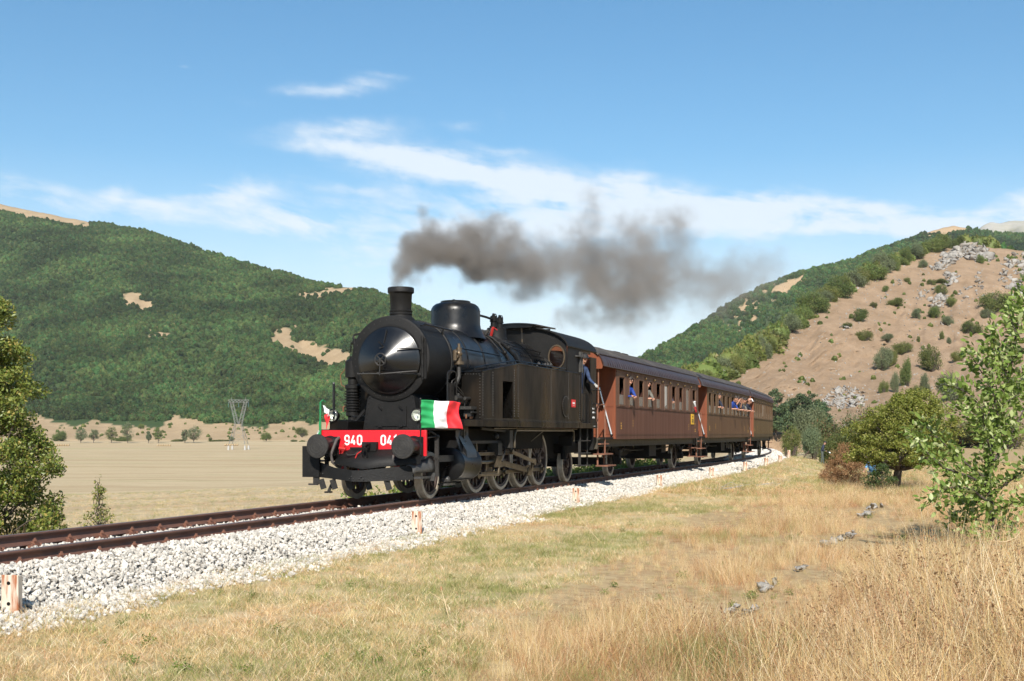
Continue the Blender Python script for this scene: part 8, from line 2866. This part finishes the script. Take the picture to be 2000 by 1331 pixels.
# ================================================================ smoke: a real volume trailing back from the chimney
def smoke_volume(name, label, rows, vox, seed, density, color, box_, window, n2s):
    """rows: (along, height, half width, half height, strength). density field sampled into voxels in the locomotive's own axes"""
    ng = bpy.data.node_groups.new(name, 'GeometryNodeTree')
    ng.interface.new_socket('Geometry', in_out='INPUT', socket_type='NodeSocketGeometry')
    ng.interface.new_socket('Geometry', in_out='OUTPUT', socket_type='NodeSocketGeometry')
    N, L = ng.nodes, ng.links

    def M(op, *a, clamp=False):
        n = N.new('ShaderNodeMath'); n.operation = op; n.use_clamp = clamp
        for i, x in enumerate(a):
            if isinstance(x, (int, float)): n.inputs[i].default_value = x
            else: L.new(x, n.inputs[i])
        return n.outputs[0]
    pos = N.new('GeometryNodeInputPosition'); sp = N.new('ShaderNodeSeparateXYZ'); L.new(pos.outputs[0], sp.inputs[0])
    u, v, z = sp.outputs[0], sp.outputs[1], sp.outputs[2]
    u0, u1 = rows[0][0], rows[-1][0]
    un = M('DIVIDE', M('SUBTRACT', u, u0), u1 - u0, clamp=True)

    def curve(col, lo, hi):
        fc = N.new('ShaderNodeFloatCurve'); c = fc.mapping.curves[0]
        pts = [((r[0] - u0) / (u1 - u0), (r[col] - lo) / (hi - lo)) for r in rows]
        while len(c.points) < len(pts): c.points.new(.5, .5)
        for p, q in zip(c.points, pts): p.location = q; p.handle_type = 'AUTO_CLAMPED'
        fc.mapping.use_clip = False; fc.mapping.update()
        L.new(un, fc.inputs['Value'])
        return M('ADD', M('MULTIPLY', fc.outputs[0], hi - lo), lo)
    zc, rv, rh, st = curve(1, 0, 12), curve(2, 0, 4), curve(3, 0, 4), curve(4, 0, 3)

    def noise(scale, det, off, stretch=(1, 1, 1), rough=.55):
        cx = N.new('ShaderNodeCombineXYZ')
        for i, (c_, s_) in enumerate(zip((u, v, z), stretch)): L.new(M('ADD', M('MULTIPLY', c_, s_), off), cx.inputs[i])
        n = N.new('ShaderNodeTexNoise'); n.inputs['Scale'].default_value = scale; n.inputs['Detail'].default_value = det; n.inputs['Roughness'].default_value = rough
        L.new(cx.outputs[0], n.inputs['Vector'])
        return n.outputs[0]
    n1 = noise(.36, 3, seed); n2 = noise(n2s, 6, seed * 2.3, (1, 1, 1.1), .66); n3 = noise(.30, 2, seed * 5.1)
    zz_ = M('ADD', z, M('MULTIPLY', M('SUBTRACT', n3, .5), M('MULTIPLY', rh, 1.6)))
    dv = M('DIVIDE', v, rv); dz = M('DIVIDE', M('SUBTRACT', zz_, zc), rh)
    d = M('SQRT', M('ADD', M('MULTIPLY', dv, dv), M('MULTIPLY', dz, dz)))
    body = M('SUBTRACT', 1.0, d)
    body = M('ADD', body, M('MULTIPLY', M('SUBTRACT', n1, .5), 3.2))
    body = M('ADD', body, M('MULTIPLY', M('SUBTRACT', n2, .5), 3.6))
    ss = N.new('ShaderNodeMapRange'); ss.interpolation_type = 'SMOOTHSTEP'; ss.inputs[1].default_value = .08; ss.inputs[2].default_value = 1.25
    L.new(body, ss.inputs[0])
    ends = M('MULTIPLY', M('GREATER_THAN', u, u0), M('LESS_THAN', u, u1))
    den = M('MULTIPLY', M('MULTIPLY', ss.outputs[0], st), ends)
    wn_ = N.new('ShaderNodeMapRange'); wn_.interpolation_type = 'SMOOTHSTEP'
    for i_, x_ in enumerate((6.0, 8.5, window[0], window[1])): wn_.inputs[i_ + 1].default_value = x_
    L.new(u, wn_.inputs[0]); den = M('MULTIPLY', den, wn_.outputs[0])
    den = M('MAXIMUM', M('SUBTRACT', M('MULTIPLY', den, 1.03), .012), 0.0)
    vc = N.new('GeometryNodeVolumeCube')
    L.new(den, vc.inputs['Density'])
    (xa, xb), (ya, yb), (za, zb) = box_
    vc.inputs['Min'].default_value = (xa, ya, za); vc.inputs['Max'].default_value = (xb, yb, zb)
    vc.inputs['Resolution X'].default_value = int((xb - xa) / vox); vc.inputs['Resolution Y'].default_value = int((yb - ya) / vox); vc.inputs['Resolution Z'].default_value = int((zb - za) / vox)
    m = bpy.data.materials.new(name); m.use_nodes = True
    nt = m.node_tree; nt.nodes.clear()
    pv = nt.nodes.new('ShaderNodeVolumePrincipled'); pv.inputs['Density'].default_value = density; pv.inputs['Color'].default_value = (*color, 1); pv.inputs['Anisotropy'].default_value = .1
    om = nt.nodes.new('ShaderNodeOutputMaterial'); nt.links.new(pv.outputs[0], om.inputs['Volume'])
    sm = N.new('GeometryNodeSetMaterial'); sm.inputs['Material'].default_value = m
    go = N.new('NodeGroupOutput'); N.new('NodeGroupInput')
    L.new(vc.outputs[0], sm.inputs[0]); L.new(sm.outputs[0], go.inputs[0])
    me = bpy.data.meshes.new(name); me.materials.append(m)
    o = link(name, me); o.location = (OX, OY, 0); o.rotation_euler = (0, 0, LOCO_RZ)
    md = o.modifiers.new('volume', 'NODES'); md.node_group = ng
    tag(o, label, 'smoke', None, 'stuff')
    return o


def su(px): return (25072 / (1842 - px) - OY) / CA


def sz(px, py): return HC + (YH - py) / F * (25072 / (1842 - px))


ROWS = []
for px, py, hh, st in ((773, 568, 22, 2.6), (781, 550, 26, 2.5), (792, 526, 32, 2.2), (812, 502, 42, 1.8), (850, 488, 52, 1.7), (900, 490, 56, 1.5), (950, 503, 64, 1.2), (1000, 530, 66, .9), (1050, 525, 62, .55),
                       (1100, 512, 82, .52), (1150, 525, 98, .55), (1200, 542, 108, .44), (1260, 538, 92, .28), (1330, 548, 78, .16), (1420, 552, 66, .09), (1500, 525, 56, .05), (1560, 500, 40, .0)):
    Yd = 25072 / (1842 - px)
    ROWS.append((su(px), sz(px, py), max(.26, hh / F * Yd * 1.0), max(.24, hh / F * Yd), st))
smoke_volume('chimney_smoke', 'dense dark smoke billowing straight out of the chimney', ROWS, .055, 3.1, 3.0, (.44, .405, .37), ((1.3, 8.6), (-1.9, 1.9), (3.9, 7.6)), (1, 0), 1.4)
smoke_volume('smoke_plume', 'grey brown smoke cloud drifting back over the train', ROWS, .11, 3.1, 2.5, (.46, .425, .39), ((5.9, 66), (-3.6, 3.6), (3.6, 13.5)), (0, 1), 1.4)
